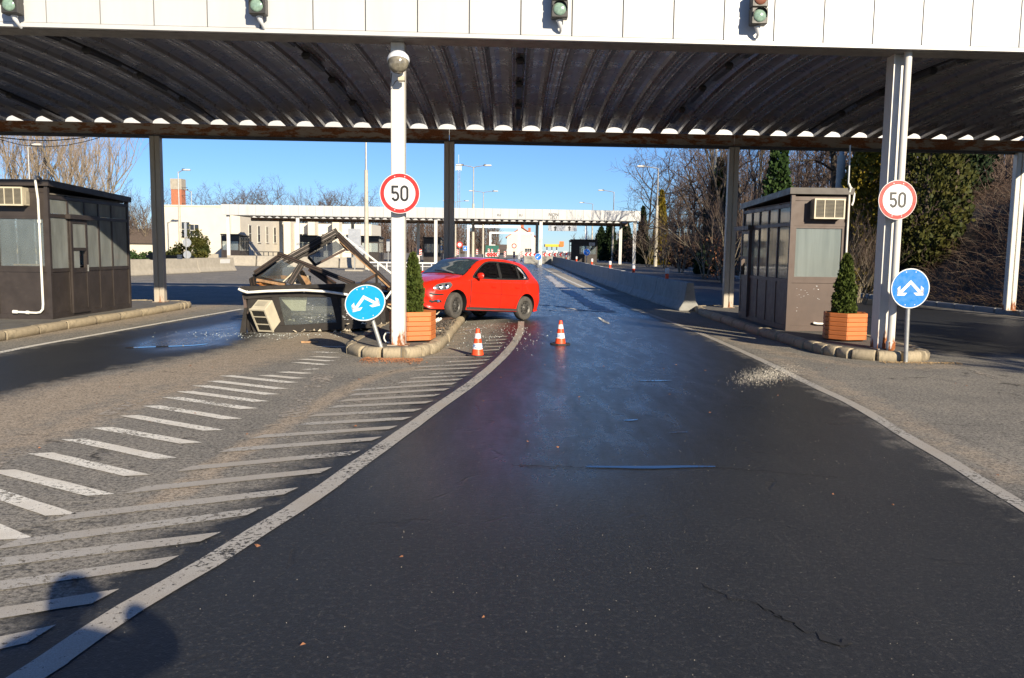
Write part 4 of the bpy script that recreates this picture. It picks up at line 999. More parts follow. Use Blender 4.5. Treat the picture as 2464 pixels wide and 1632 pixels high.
def lump(name, c, r, n, mt, seed):
    q = random.Random(seed); mb = MB()
    bm = bmesh.new(); bmesh.ops.create_icosphere(bm, subdivisions=2, radius=1)
    for v_ in bm.verts:
        k = q.uniform(0.6, 1.2); v_.co = Vector((c.x + v_.co.x * r[0] * k, c.y + v_.co.y * r[1] * k, c.z + v_.co.z * r[2] * k))
    me_ = bpy.data.meshes.new(name); bm.to_mesh(me_); bm.free(); me_.materials.append(M[mt]); return link(name, me_, wk)
lump('insulation_foam', wz(535, 715, 16.7), (0.26, 0.15, 0.05), 2, 'insulation', 1)
lump('insulation_foam', wz(385, 800, 16.5), (0.20, 0.12, 0.05), 2, 'insulation', 2)
lump('insulation_foam', wz(410, 735, 16.75), (0.07, 0.06, 0.05), 2, 'insulation', 4)

# ================================================================== SIGNS
def disc(mb, r, z0, z1, T, n=48): mb.lathe([(r, z0), (r, z1)], n, T)
def stroke(mb, pts, w, z0, z1, T):
    pts = [Vector(p) for p in pts]; n = len(pts); L, Rr = [], []
    for i, p in enumerate(pts):
        d0 = (p - pts[max(i - 1, 0)]); d1 = (pts[min(i + 1, n - 1)] - p)
        d0 = d0.normalized() if d0.length > 1e-9 else d1.normalized(); d1 = d1.normalized() if d1.length > 1e-9 else d0
        n0 = Vector((-d0.y, d0.x)); n1 = Vector((-d1.y, d1.x)); q = (n0 + n1); q = q / max(0.5, q.dot(n0)); L.append(p + q * w / 2); Rr.append(p - q * w / 2)
    for i in range(n - 1):
        mb.prism([tuple(Rr[i]), tuple(Rr[i + 1]), tuple(L[i + 1]), tuple(L[i])], z0, z1, T)
def arc(cx, cy, rx, ry, a0, a1, n=14): return [(cx + rx * math.cos(R(a0 + (a1 - a0) * k / n)), cy + ry * math.sin(R(a0 + (a1 - a0) * k / n))) for k in range(n + 1)]
FACE = Matrix.Rotation(math.pi / 2, 4, 'X')       # sign plane: local xy -> world xz, facing -y
def sign_rivets(mb, r, z0, T):
    for sx in (-0.075, 0.075):
        for sy in (-1, 1): mb.lathe([(0.008, z0), (0.008, z0 + 0.003)], 8, T @ Matrix.Translation((sx * r / 0.3, sy * 0.245 * r / 0.3, 0)))
def sign_50(label, c, rz=0.0):
    t = thing('speed_limit_sign', label, 'road sign', c, rz, 'speed limit signs on the columns')
    mb = MB(); disc(mb, 0.30, -0.012, 0.0, FACE); o = mb.build('plate', 'sign_white', t, auto=40)
    mb = MB(); mb.lathe([(0.292, 0.0), (0.292, 0.0025), (0.235, 0.0025), (0.235, 0.0)], 48, FACE, close=False); mb.build('red_ring', 'sign_red', t, auto=40)
    mb = MB(); w = 0.034
    five = [(0.054, 0.094), (-0.058 + w / 2, 0.094), (-0.058 + w / 2, -0.004 + 0.012)]
    five5 = [(-0.115 + 0.0 + x, y) for x, y in [(0.0, 0.0)]]
    ox = -0.066
    stroke(mb, [(ox + 0.045, 0.098), (ox - 0.042, 0.098), (ox - 0.042, -0.006)], w, 0.0, 0.003, FACE)
    stroke(mb, [(ox - 0.042, -0.000)] + [(ox - 0.030, 0.012)] + arc(ox + 0.0, -0.045, 0.044, 0.058, 115, -90)[:] + arc(ox + 0.0, -0.045, 0.044, 0.055, -90, -160, 6), w, 0.0, 0.0032, FACE)
    ox = 0.070
    stroke(mb, arc(ox, 0.052, 0.045, 0.050, 180, 0) + arc(ox, -0.050, 0.045, 0.052, 0, -180) + [(ox - 0.045, 0.052)], w, 0.0, 0.003, FACE)
    mb.build('number_50', 'sign_black', t)
    mb = MB(); sign_rivets(mb, 0.30, 0.003, FACE); mb.build('rivets', 'sign_white', t)
    mb = MB(); mb.b2((-0.10, 0.012, -0.2), (0.10, 0.035, -0.16)); mb.b2((-0.10, 0.012, 0.16), (0.10, 0.035, 0.2)); mb.build('clamp', 'galvanised', t)
    return t
q = A(961, 465, 12.56); sign_50('red ringed 50 speed limit sign on the left white column', (q.x, 12.60, q.z))
q = A(2161, 481, 12.88); sign_50('red ringed 50 speed limit sign over the right column and downpipe', (q.x, 12.895, q.z), R(3))
def arrow_sign(label, base, L, lean_x, blue, yaw=0.0, zc=1.35, tip=0.0):
    t = thing('keep_either_side_sign', label, 'road sign', base, 0, 'round blue arrow signs')
    Tl = Matrix.Rotation(lean_x, 4, 'Y')
    mb = MB(); mb.lathe([(0.032, -0.02), (0.032, zc + 0.22)], 14, Tl); mb.build('pole', 'galvanised', t, auto=40)
    T = Tl @ Matrix.Translation((0.0, -0.055 - 0.16 * abs(math.sin(tip)), zc)) @ Matrix.Rotation(yaw, 4, 'Z') @ Matrix.Rotation(tip, 4, Vector((0.94, 0, -0.34))) @ FACE
    mb = MB(); disc(mb, 0.30, -0.012, 0.0, T); mb.build('plate', 'sign_white', t, auto=40)
    mb = MB(); disc(mb, 0.286, 0.0, 0.0025, T); mb.build('blue_face', blue, t, auto=40)
    mb = MB()
    def P2(poly): mb.prism(poly, 0.0025, 0.0045, T)
    for s_ in (1, -1):
        k = lambda pts: [(s_ * x, y) for x, y in pts] if s_ > 0 else [(s_ * x, y) for x, y in pts][::-1]
        P2(k([(0.0, 0.062), (0.148, -0.088), (0.178, -0.052), (0.0, 0.125)][::1]))
        P2(k([(0.205, -0.108), (0.205, 0.002), (0.160, 0.040), (0.160, -0.070), (0.178, -0.052), (0.205, -0.108)][:5]))
        P2(k([(0.205, -0.108), (0.090, -0.108), (0.050, -0.066), (0.125, -0.066), (0.148, -0.088)]))
        P2(k([(0.148, -0.088), (0.178, -0.052), (0.160, -0.070), (0.205, 0.002), (0.205, -0.108)][::1]))
    mb.build('double_arrow', 'sign_white', t)
    mb = MB(); sign_rivets(mb, 0.30, 0.0028, T); mb.build('rivets', 'sign_white', t)
    return t
b0 = G(2179, 873); arrow_sign('upright round blue sign with two white arrows on the right', b0, 0, R(-1.2), 'sign_blue', R(4), zc=1.135)
b1 = G(925, 860); arrow_sign('leaning round blue sign with two white arrows before the wreck', b1, 0, R(-17.5), 'sign_blue_pale', R(-4), zc=0.87, tip=R(-32))

# ================================================================== PLANTERS
def planter(label, loc, rz):
    t = thing('planter', label, 'planter', loc, rz, 'hexagonal wooden planters')
    s_, ap = 0.37, 0.37 * math.sqrt(3) / 2
    pl = []
    for e in (0.0, 0.022):
        mb = MB(); mb.cbox((0, 0, 0), (s_ + 2 * e - 0.01, 0.04, 0.072), 0.006); pl.append(mb.mesh('plank', 'planter_wood'))
    for k in range(6):
        for j in range(6):
            a = R(60 * k); o = link('plank', pl[(j + k) % 2], t, (math.sin(a) * ap, -math.cos(a) * ap, 0.065 + 0.0765 * j)); o.rotation_euler = (0, 0, a)
    mb = MB(); mb.prism([((ap - 0.03) / 0.866 * math.cos(R(60 * k)), (ap - 0.03) / 0.866 * math.sin(R(60 * k))) for k in range(6)], 0.06, 0.44); mb.build('soil', 'soil', t)
    for sx in (-0.17, 0.17):
        mb = MB(); mb.cbox((sx, 0, 0.012), (0.07, 0.5, 0.024), 0.004); mb.build('foot', 'planter_wood', t)
    return t
PL = (-1.62, 13.50, 0.145); PR = (5.81, 14.48, 0.145)
planter('orange hexagonal wooden planter beside the left white column', PL, R(24))
planter('orange hexagonal wooden planter beside the right column', PR, R(14))
def foliage(mb, fn, n, size, seed, flat=0.5):
    """n leaf sprays; fn(rng) -> (point, outward direction)"""
    q = random.Random(seed)
    for _ in range(n):
        p, out = fn(q)
        s_ = size * q.uniform(0.6, 1.3)
        d = (Vector(out) + Vector((q.gauss(0, .5), q.gauss(0, .5), q.gauss(0, .5) + 0.25))).normalized()
        a = d.cross(Vector((q.gauss(0, 1), q.gauss(0, 1), q.gauss(0, 1)))).normalized()
        p = Vector(p); w = a * s_ * flat
        mb.add([p - w * 0.4, p + w * 0.4, p + d * s_ * 0.6 + w, p + d * s_ * 1.2, p + d * s_ * 0.6 - w], [(0, 1, 2, 3, 4)])
def thuja(name, label, loc, h, r, n, size, mt, seed, cat='shrub', prof=None, group=None):
    t = thing(name, label, cat, loc, 0, group)
    mb = MB(); mb.tube([(0, 0, -0.02), (0, 0, h * 0.85)], [r * 0.10, r * 0.02], 6); mb.build('trunk', 'bark', t)
    prof = prof or (lambda u: (1 - u) ** 0.55 * (0.72 + 0.28 * math.sin(min(1, u * 3) * math.pi / 2)))
    lobes = [(random.Random(seed + i).uniform(0, 6.28), random.Random(seed + i + 50).uniform(0, 1)) for i in range(14)]
    def fn(q):
        u = q.random() ** 1.15; a = q.uniform(0, 2 * math.pi)
        k = prof(u)
        bmp = 1 + 0.30 * max((math.cos(a - la) * math.exp(-((u - lu) / 0.10) ** 2) for la, lu in lobes), default=0) - 0.08
        rr_ = r * k * bmp * (q.random() ** 0.35)
        return (rr_ * math.cos(a), rr_ * math.sin(a), u * h), (math.cos(a) * 0.7, math.sin(a) * 0.7, 0.75)
    mb = MB(); foliage(mb, fn, n, size, seed)
    mb.build('crown', mt, t)
    return t
thuja('thuja', 'small thuja in the planter by the left column', (PL[0] + 0.0, PL[1] + 0.03, 0.56), 0.98, 0.19, 4600, 0.042, 'leaf_thuja', 5)
thuja('thuja', 'small thuja in the planter by the brown booth', (PR[0] - 0.03, PR[1] - 0.02, 0.56), 1.06, 0.205, 5200, 0.042, 'leaf_thuja', 9)

# ================================================================== CONES
def cone(label, loc, rz):
    t = thing('traffic_cone', label, 'traffic cone', loc, rz, 'police traffic cones')
    mb = MB(); mb.prism([(0.18 * math.cos(R(45 * k + 22.5)), 0.18 * math.sin(R(45 * k + 22.5))) for k in range(8)], 0, 0.022); mb.build('base', 'cone_base', t)
    rad = lambda z: 0.095 - 0.068 * z / 0.40
    def band(name, z0, z1, mt, e=0.0):
        b = MB(); b.lathe([(rad(z0) + e, z0 + 0.022), (rad(z1) + e, z1 + 0.022)], 28); return b.build(name, mt, t, auto=40)
    band('orange_body', 0, 0.40, 'cone_orange')
    w_ = band('white_band', 0.09, 0.18, 'cone_white', 0.002); band('white_band', 0.255, 0.33, 'cone_white', 0.002)
    me_ = text_mesh('POLICE', 0.072)
    for v_ in me_.vertices:
        z = 0.157 + v_.co.y; rr_ = rad(z - 0.022) + 0.0035 + v_.co.z; a = v_.co.x / 0.085
        v_.co = (rr_ * math.sin(a), -rr_ * math.cos(a), z)
    me_.materials.append(M['cone_blue']); link('lettering', me_, w_)
    return t
cone('orange and white police cone standing on the hatching', G(1149, 857), R(20))
cone('orange and white police cone standing on the dark lane', G(1348, 829), R(-38))

# ================================================================== SIGNALS AND LAMPS
def signal(label, px, py):
    q = A(px, py, 12.0); yq = 12.40 + 0.048 * (q.x + 1.76); q = A(px, py, yq - 0.25)
    t = thing('traffic_signal', label, 'traffic light', (q.x, yq - 0.02, q.z), 0, 'lane signals on the fascia')
    S, dd = 0.235, 0.16
    for k, (mt, nm) in enumerate((('signal_green', 'green_lens'), ('signal_red', 'red_lens'))):
        zc = k * (S + 0.006)
        mb = MB(); mb.cbox((0, -0.14, zc), (S, dd, S), 0.012); h_ = mb.build('housing', 'signal_black', t)
        T = Matrix.Translation((0, -0.14 - dd / 2, zc)) @ FACE
        mb = MB(); mb.lathe([(0.092, 0.001), (0.088, 0.012), (0.06, 0.024), (0.02, 0.03), (0.001, 0.031)], 24, T); mb.build(nm, mt, h_, auto=60)
        mb = MB()
        pts = [(0.104 * math.cos(R(a)), 0.104 * math.sin(R(a))) for a in range(-10, 191, 10)]
        vs = [(x, y, 0.0) for x, y in pts] + [(x, y, 0.07 * max(0.2, math.sin(R(a)) * 0.5 + 0.5)) for (x, y), a in zip(pts, range(-10, 191, 10))]
        n = len(pts); mb.add(vs, [(i, i + 1, i + 1 + n, i + n) for i in range(n - 1)], T); mb.build('visor', 'signal_black', h_)
    mb = MB(); mb.tube([(0, -0.10, -S / 2), (0.01, -0.10, -S / 2 - 0.05), (0.03, -0.06, -S / 2 - 0.11), (0.03, 0.0, -S / 2 - 0.14)], [0.05, 0.035, 0.022, 0.02], 8); mb.build('bracket', 'lamp_cap', t, auto=50)
    mb = MB(); mb.b2((-0.02, -0.06, 0.1), (0.02, 0.018, 0.14)); mb.build('wall_mount', 'signal_black', t)
signal('dark lane signal cut by the top left corner', 20, 10)
signal('dark lane signal left of the white column top', 617, 12)
signal('dark lane signal over the middle of the lane', 1347, 21)
signal('dark lane signal hanging lowest, with red lens showing', 1829, 37)
# floodlight on the left front column
q = A(957, 150, 12.4)
fl = thing('floodlight', 'grey bulkhead floodlight near the top of the left white column', 'lamp', (q.x, 12.66, q.z))
T = Matrix.Rotation(R(-25), 4, 'X')
def blob(mb, prof_, sx, sy, T_, n=20):
    vs, fs = [], []
    for r_, z in prof_:
        for k in range(n):
            a = 2 * math.pi * k / n; vs.append((r_ * sx * math.cos(a), r_ * sy * math.sin(a), z))
    for i in range(len(prof_) - 1):
        for k in range(n):
            a, b_ = i * n + k, i * n + (k + 1) % n; fs.append((a, b_, b_ + n, a + n))
    fs += [tuple(range(n))[::-1], tuple((len(prof_) - 1) * n + k for k in range(n))]
    mb.add(vs, fs, T_)
mb = MB(); blob(mb, [(0.97, -0.01), (1.0, 0.03), (0.93, 0.075), (0.72, 0.12), (0.4, 0.145), (0.05, 0.15)], 0.165, 0.15, Matrix.Translation((0, -0.20, 0.02)) @ T); mb.build('housing', 'lamp_cap', fl, auto=50)
mb = MB(); blob(mb, [(0.05, -0.17), (0.5, -0.155), (0.8, -0.10), (0.93, -0.011)], 0.165, 0.15, Matrix.Translation((0, -0.20, 0.02)) @ T); mb.build('glass_bowl', 'lamp_glass', fl, auto=60)
mb = MB(); mb.cbox((0.03, -0.08, -0.20), (0.10, 0.10, 0.07), 0.01); mb.build('junction_box', 'ac_cream', fl)
mb = MB(); mb.tube([(0.0, -0.08, -0.2), (-0.06, -0.08, -0.24), (-0.11, -0.06, -0.31), (-0.13, -0.03, -0.22), (-0.125, 0.0, -0.1)], 0.007, 6); mb.build('cable', 'wire_black', fl)
mb = MB(); mb.b2((-0.05, -0.12, -0.05), (0.05, -0.02, 0.02)); mb.build('bracket', 'lamp_cap', fl)
# strip luminaires under the roof
def roof_z(y, x):
    u = (y - (12.4845 + 0.048 * x) - 0.38) / (10.25 - 0.38); return (4.68 + 0.34) + (4.805 - 5.02) * u + 4 * 0.24 * u * (1 - u)
lm = MB(); lm.cbox((0, 0, -0.06), (0.16, 1.25, 0.11), 0.03); lm.cbox((0, 0, -0.118), (0.12, 1.15, 0.02), 0.006); lm = lm.mesh('strip_lamp', 'luminaire')
rows = {-3: 'far left', -2: 'second left', -1: 'near left', 0: 'centre', 1: 'near right', 2: 'far right'}
for k, nm in rows.items():
    x = 0.08 + 3.85 * k
    tr = MB(); pts = [(x - 0.02, 12.9 + 0.048 * x + j, roof_z(12.9 + 0.048 * x + j, x) - 0.03) for j in np.arange(0.1, 9.4, 0.5)]
    tr.tube(pts, 0.022, 6); tag(tr.build('lamp_conduit', 'wire_black'), 'thin dark conduit of the %s lamp row under the roof' % nm, 'conduit', 'lamp conduits')
    for j in range(4):
        y = 14.0 + 2.15 * j + 0.048 * x; o = link('strip_lamp', lm, None, (x, y, roof_z(y, x) - 0.03))
        o.rotation_euler = (math.atan((roof_z(y + .3, x) - roof_z(y - .3, x)) / 0.6), 0, 0)
        tag(o, '%s unlit strip lamp of the %s row under the roof' % (['frontmost', 'second', 'third', 'rearmost'][j], nm), 'lamp', 'strip lamps')
# loose cables under the rear beam
def cable(name, label, pts, r=0.012):
    mb = MB(); mb.tube([tuple(p) + () for p in pts], r, 5); tag(mb.build(name, 'wire_black'), label, 'cable')
def sag(px, Y): return [A(x, y, Y) for x, y in px]
cable('cable', 'upper sagging black cable at the top left', sag([(-60, 325), (0, 331), (60, 337), (120, 339), (160, 336), (205, 331)], 22.3), 0.014)
cable('cable', 'lower sagging black cable at the top left', sag([(-60, 330), (0, 336), (50, 349), (105, 354), (160, 350), (205, 341), (240, 331)], 22.4), 0.009)
# ================================================================== RED CAR
ST = np.array([
 # x     zb   ys   zm   ym    zbelt yb   zrail yr   ztop
 [2.04, .27, .42, .42, .50,  .56, .47,  .62, .40,  .635],
 [1.97, .22, .60, .44, .655, .62, .63,  .705, .52, .725],
 [1.82, .19, .71, .48, .755, .69, .755, .785, .60, .815],
 [1.55, .19, .755, .53, .805, .78, .795, .855, .66, .895],
 [1.22, .19, .775, .57, .82, .845, .805, .915, .69, .96],
 [0.98, .19, .78, .59, .825, .875, .805, .955, .71, 1.005],
 [0.62, .19, .78, .60, .828, .89, .81,  1.165, .655, 1.205],
 [0.30, .19, .78, .60, .828, .90, .812, 1.335, .615, 1.385],
 [-.10, .19, .78, .60, .828, .91, .812, 1.40, .60, 1.452],
 [-.60, .19, .78, .60, .828, .92, .812, 1.405, .595, 1.462],
 [-1.10, .19, .78, .60, .828, .935, .808, 1.375, .582, 1.432],
 [-1.45, .19, .775, .60, .822, .95, .79,  1.295, .568, 1.352],
 [-1.68, .21, .755, .58, .80, .95, .765, 1.12, .58, 1.16],
 [-1.79, .23, .72, .55, .775, .87, .73, .97, .60, .985],
 [-1.87, .27, .62, .50, .70, .68, .655, .76, .56, .775]])
ST = ST[::-1]                                                   # ascending x
def pchip(xk, yk, x):
    h = np.diff(xk); dlt = np.diff(yk) / h; n = len(xk); d = np.zeros(n)
    for i in range(1, n - 1):
        if dlt[i - 1] * dlt[i] > 0:
            w1, w2 = 2 * h[i] + h[i - 1], h[i] + 2 * h[i - 1]; d[i] = (w1 + w2) / (w1 / dlt[i - 1] + w2 / dlt[i])
    d[0], d[-1] = dlt[0], dlt[-1]
    i = np.clip(np.searchsorted(xk, x) - 1, 0, n - 2); t = (x - xk[i]) / h[i]
    return (1 + 2 * t) * (1 - t) ** 2 * yk[i] + t * (1 - t) ** 2 * h[i] * d[i] + t * t * (3 - 2 * t) * yk[i + 1] + t * t * (t - 1) * h[i] * d[i + 1]
def station(x):
    zb, ys_, zm, ym, zbe, yb, zr, yr, zt = [float(pchip(ST[:, 0], ST[:, k], np.array(x))) for k in range(1, 10)]
    ctrl = [(0, zb), (ys_ * 0.92, zb), (ys_, zb + 0.06), ((ys_ + ym) / 2 + 0.012, (zb + zm) / 2 + 0.02), (ym, zm), (ym * 0.35 + yb * 0.65 + 0.008, zm * 0.35 + zbe * 0.65), (yb, zbe), (yb * 0.5 + yr * 0.5 + 0.012, zbe * 0.5 + zr * 0.5 + 0.008), (yr, zr), (yr * 0.86, zr + (zt - zr) * 0.42), (yr * 0.5, zr + (zt - zr) * 0.82), (0, zt)]
    return ctrl
def section(x, m=5):
    c = [Vector(p) for p in station(x)]; out = []
    for i in range(len(c) - 1):
        p0 = c[max(i - 1, 0)]; p1 = c[i]; p2 = c[i + 1]; p3 = c[min(i + 2, len(c) - 1)]
        for k in range(m):
            t = k / m
            out.append(0.5 * ((2 * p1) + (p2 - p0) * t * 0.9 + (2 * p0 - 5 * p1 + 4 * p2 - p3) * t * t * 0.9 + (3 * p1 - p0 - 3 * p2 + p3) * t ** 3 * 0.9) + 0.0 * p1 if False else 0.5 * ((2 * p1) + (p2 - p0) * t + (2 * p0 - 5 * p1 + 4 * p2 - p3) * t * t + (3 * p1 - p0 - 3 * p2 + p3) * t ** 3))
    out.append(c[-1]); return out
SEC = {}
def sec(x):
    k = round(x, 3)
    if k not in SEC: SEC[k] = section(k)
    return SEC[k]
def y_at(x, z):
    s_ = sec(x); best = 0.0
    for a, b_ in zip(s_[5:-1], s_[6:]):
        lo, hi = min(a.y, b_.y), max(a.y, b_.y)
        if lo - 1e-6 <= z <= hi + 1e-6 and hi > lo:
            t = (z - a.y) / (b_.y - a.y); best = max(best, a.x + (b_.x - a.x) * t)
    return best
def z_at(x, y):
    s_ = sec(x)
    for a, b_ in zip(s_[::-1][:-1], s_[::-1][1:]):
        if min(a.x, b_.x) - 1e-6 <= y <= max(a.x, b_.x) + 1e-6 and abs(b_.x - a.x) > 1e-6:
            t = (y - a.x) / (b_.x - a.x); return a.y + (b_.y - a.y) * t
    return s_[-1].y
car = thing('red_car', 'red five door hatchback with crushed front against the island', 'car', (0, 0, 0))
xs_c = np.concatenate([np.linspace(-1.87, -1.4, 10), np.linspace(-1.3, 0.9, 23), np.linspace(0.98, 1.8, 12), np.linspace(1.85, 2.04, 7)])
vs, fs = [], []
for x in xs_c:
    s_ = sec(float(x)); ring = [(x, p.x, p.y) for p in s_] + [(x, -p.x, p.y) for p in s_[-2:0:-1]]
    vs += ring
nr = len(ring)
for i in range(len(xs_c) - 1):
    for k in range(nr):
        fs.append((i * nr + k, i * nr + (k + 1) % nr, (i + 1) * nr + (k + 1) % nr, (i + 1) * nr + k))
fs += [tuple(range(nr))[::-1], tuple((len(xs_c) - 1) * nr + k for k in range(nr))]
mb = MB(); mb.add(vs, fs)
body = mb.build('body', ['car_red', 'car_black'], None, smooth=True)
# crumple on the front left of the nose
cr = random.Random(12)
for v_ in body.data.vertices:
    if v_.co.x > 1.45:
        k = min(1, (v_.co.x - 1.45) / 0.5); r_ = -max(0, -v_.co.y) * 0.20 - 0.015 * math.sin(v_.co.y * 19 + v_.co.z * 23)
        v_.co.x += k * r_; v_.co.z += k * 0.010 * math.sin(v_.co.y * 14 + 1.0) - k * 0.02 * (v_.co.y < 0)
bm = bmesh.new(); bm.from_mesh(body.data); bmesh.ops.recalc_face_normals(bm, faces=bm.faces); bm.to_mesh(body.data); bm.free()
WR_, AX = 0.29, 1.2325
cut = MB()
for x in (AX, -AX):
    for s_ in (1, -1):
        cut.lathe([(0.345, -0.17), (0.345, 0.17)], 40, Matrix.Translation((x, s_ * 0.80, 0.305)) @ Matrix.Rotation(math.pi / 2, 4, 'X'))
cab = [(0.72, 0.945), (0.58, 1.06), (0.34, 1.225), (0.14, 1.315), (-0.12, 1.348), (-0.62, 1.352), (-0.95, 1.318), (-1.12, 1.267), (-1.23, 1.17), (-1.30, 1.05), (-1.27, 1.0), (-0.2, 0.95)]
cut.prism([(x, z) for x, z in cab], -1.2, 1.2, Matrix(((1, 0, 0, 0), (0, 0, -1, 0), (0, 1, 0, 0), (0, 0, 0, 1))))
cuto = cut.build('cutter', 'car_black')
bm = bmesh.new(); bm.from_mesh(cuto.data); bmesh.ops.recalc_face_normals(bm, faces=bm.faces); bm.to_mesh(cuto.data); bm.free()
md_ = body.modifiers.new('arches', 'BOOLEAN'); md_.operation = 'DIFFERENCE'; md_.object = cuto; md_.solver = 'EXACT'; md_.material_mode = 'TRANSFER'
dg = bpy.context.evaluated_depsgraph_get()
nm_ = bpy.data.meshes.new_from_object(body.evaluated_get(dg)); body.modifiers.clear(); body.data = nm_
bpy.data.objects.remove(cuto)
bm = bmesh.new(); bm.from_mesh(body.data)
for f in bm.faces: f.smooth = True
for e in bm.edges:
    if len(e.link_faces) == 2 and e.calc_face_angle(0) > R(40): e.smooth = False
bm.to_mesh(body.data); bm.free()
for i_, m__ in enumerate(body.data.materials):
    pass
body.parent = car
def grid_patch(name, rows_, mt, parent=car, smooth=True):
    """rows_: list of equally long point lists"""
    mb = MB(); n = len(rows_[0]); vs = [p for r_ in rows_ for p in r_]
    mb.add(vs, [(i * n + k, i * n + k + 1, (i + 1) * n + k + 1, (i + 1) * n + k) for i in range(len(rows_) - 1) for k in range(n - 1)])
    return mb.build(name, mt, parent, smooth=smooth)
def side_patch(name, poly, mt, off=0.006, s_=1, parent=car, nz=9, nx=9):
    zs = [p[1] for p in poly]; z0, z1 = min(zs), max(zs); rows_ = []
    for i in range(nz):
        z = z0 + (z1 - z0) * (0.0005 + 0.999 * i / (nz - 1)); xx = []
        for a, b_ in zip(poly, poly[1:] + poly[:1]):
            if (a[1] - z) * (b_[1] - z) < 0: xx.append(a[0] + (b_[0] - a[0]) * (z - a[1]) / (b_[1] - a[1]))
        xa, xb = min(xx), max(xx)
        rows_.append([(xa + (xb - xa) * k / (nx - 1), s_ * (y_at(xa + (xb - xa) * k / (nx - 1), z) + off), z + off * 0.4) for k in range(nx)])
    return grid_patch(name, rows_, mt, parent)
win = {'side_window': [(0.74, 0.935), (0.60, 1.045), (0.36, 1.215), (0.16, 1.305), (-0.10, 1.345), (-0.215, 1.352), (-0.215, 0.945)],
       'rear_side_window': [(-0.29, 0.95), (-0.29, 1.352), (-0.62, 1.352), (-0.92, 1.322), (-0.92, 0.975)],
       'quarter_window': [(-0.97, 0.98), (-0.97, 1.308), (-1.11, 1.265), (-1.22, 1.17), (-1.29, 1.05), (-1.26, 1.005)]}
frame_poly = [(0.82, 0.925), (0.62, 1.085), (0.36, 1.25), (0.14, 1.345), (-0.12, 1.378), (-0.62, 1.385), (-1.0, 1.34), (-1.22, 1.27), (-1.40, 1.13), (-1.47, 1.01), (-1.42, 0.985), (-1.0, 0.955), (-0.2, 0.925)]
for s_ in (1, -1):
    for nm, poly in win.items(): side_patch(nm, poly, 'car_window', -0.004, s_)
    side_patch('pillar', [(-0.205, 0.94), (-0.205, 1.352), (-0.30, 1.354), (-0.30, 0.945)], 'car_black', 0.002, s_, nz=8, nx=4)
    side_patch('pillar', [(-0.91, 0.965), (-0.91, 1.325), (-0.98, 1.308), (-0.98, 0.97)], 'car_black', 0.002, s_, nz=8, nx=4)
    for yy in (0.38,):
        for xx in (0.05, -0.85):
            mb = MB(); mb.cbox((xx, s_ * yy, 1.03), (0.14, 0.44, 0.30), 0.05); st_o = mb.build('seat', 'car_seat', car)
            mb = MB(); mb.cbox((xx - 0.03, s_ * yy, 1.24), (0.09, 0.24, 0.15), 0.03); mb.build('headrest', 'car_seat', st_o)
# windscreen and rear window
def screen(name, xa, xb, mt, fr=0.93, off=0.006):
    rows_ = []
    for i in range(10):
        x = xa + (xb - xa) * i / 9; yr = station(x)[8][0] * fr; sg = 1 if xa > 0 else -1
        rows_.append([(x + off * 0.6 * sg, y, z_at(x, abs(y)) + off) for y in np.linspace(-yr, yr, 13)])
    return grid_patch(name, rows_, mt)
screen('windscreen_seal', 0.965, 0.275, 'car_black', 0.985, 0.0035)
screen('windscreen', 0.93, 0.31, 'car_screen', 0.94, 0.008)
screen('rear_window', -1.52, -1.72, 'car_glass', 0.88)
mb = MB(); mb.tube([(0.99, 0.45, 1.005), (0.90, 0.05, 1.055), (0.86, -0.3, 1.08)], 0.010, 5); mb.build('wiper', 'car_black', car)
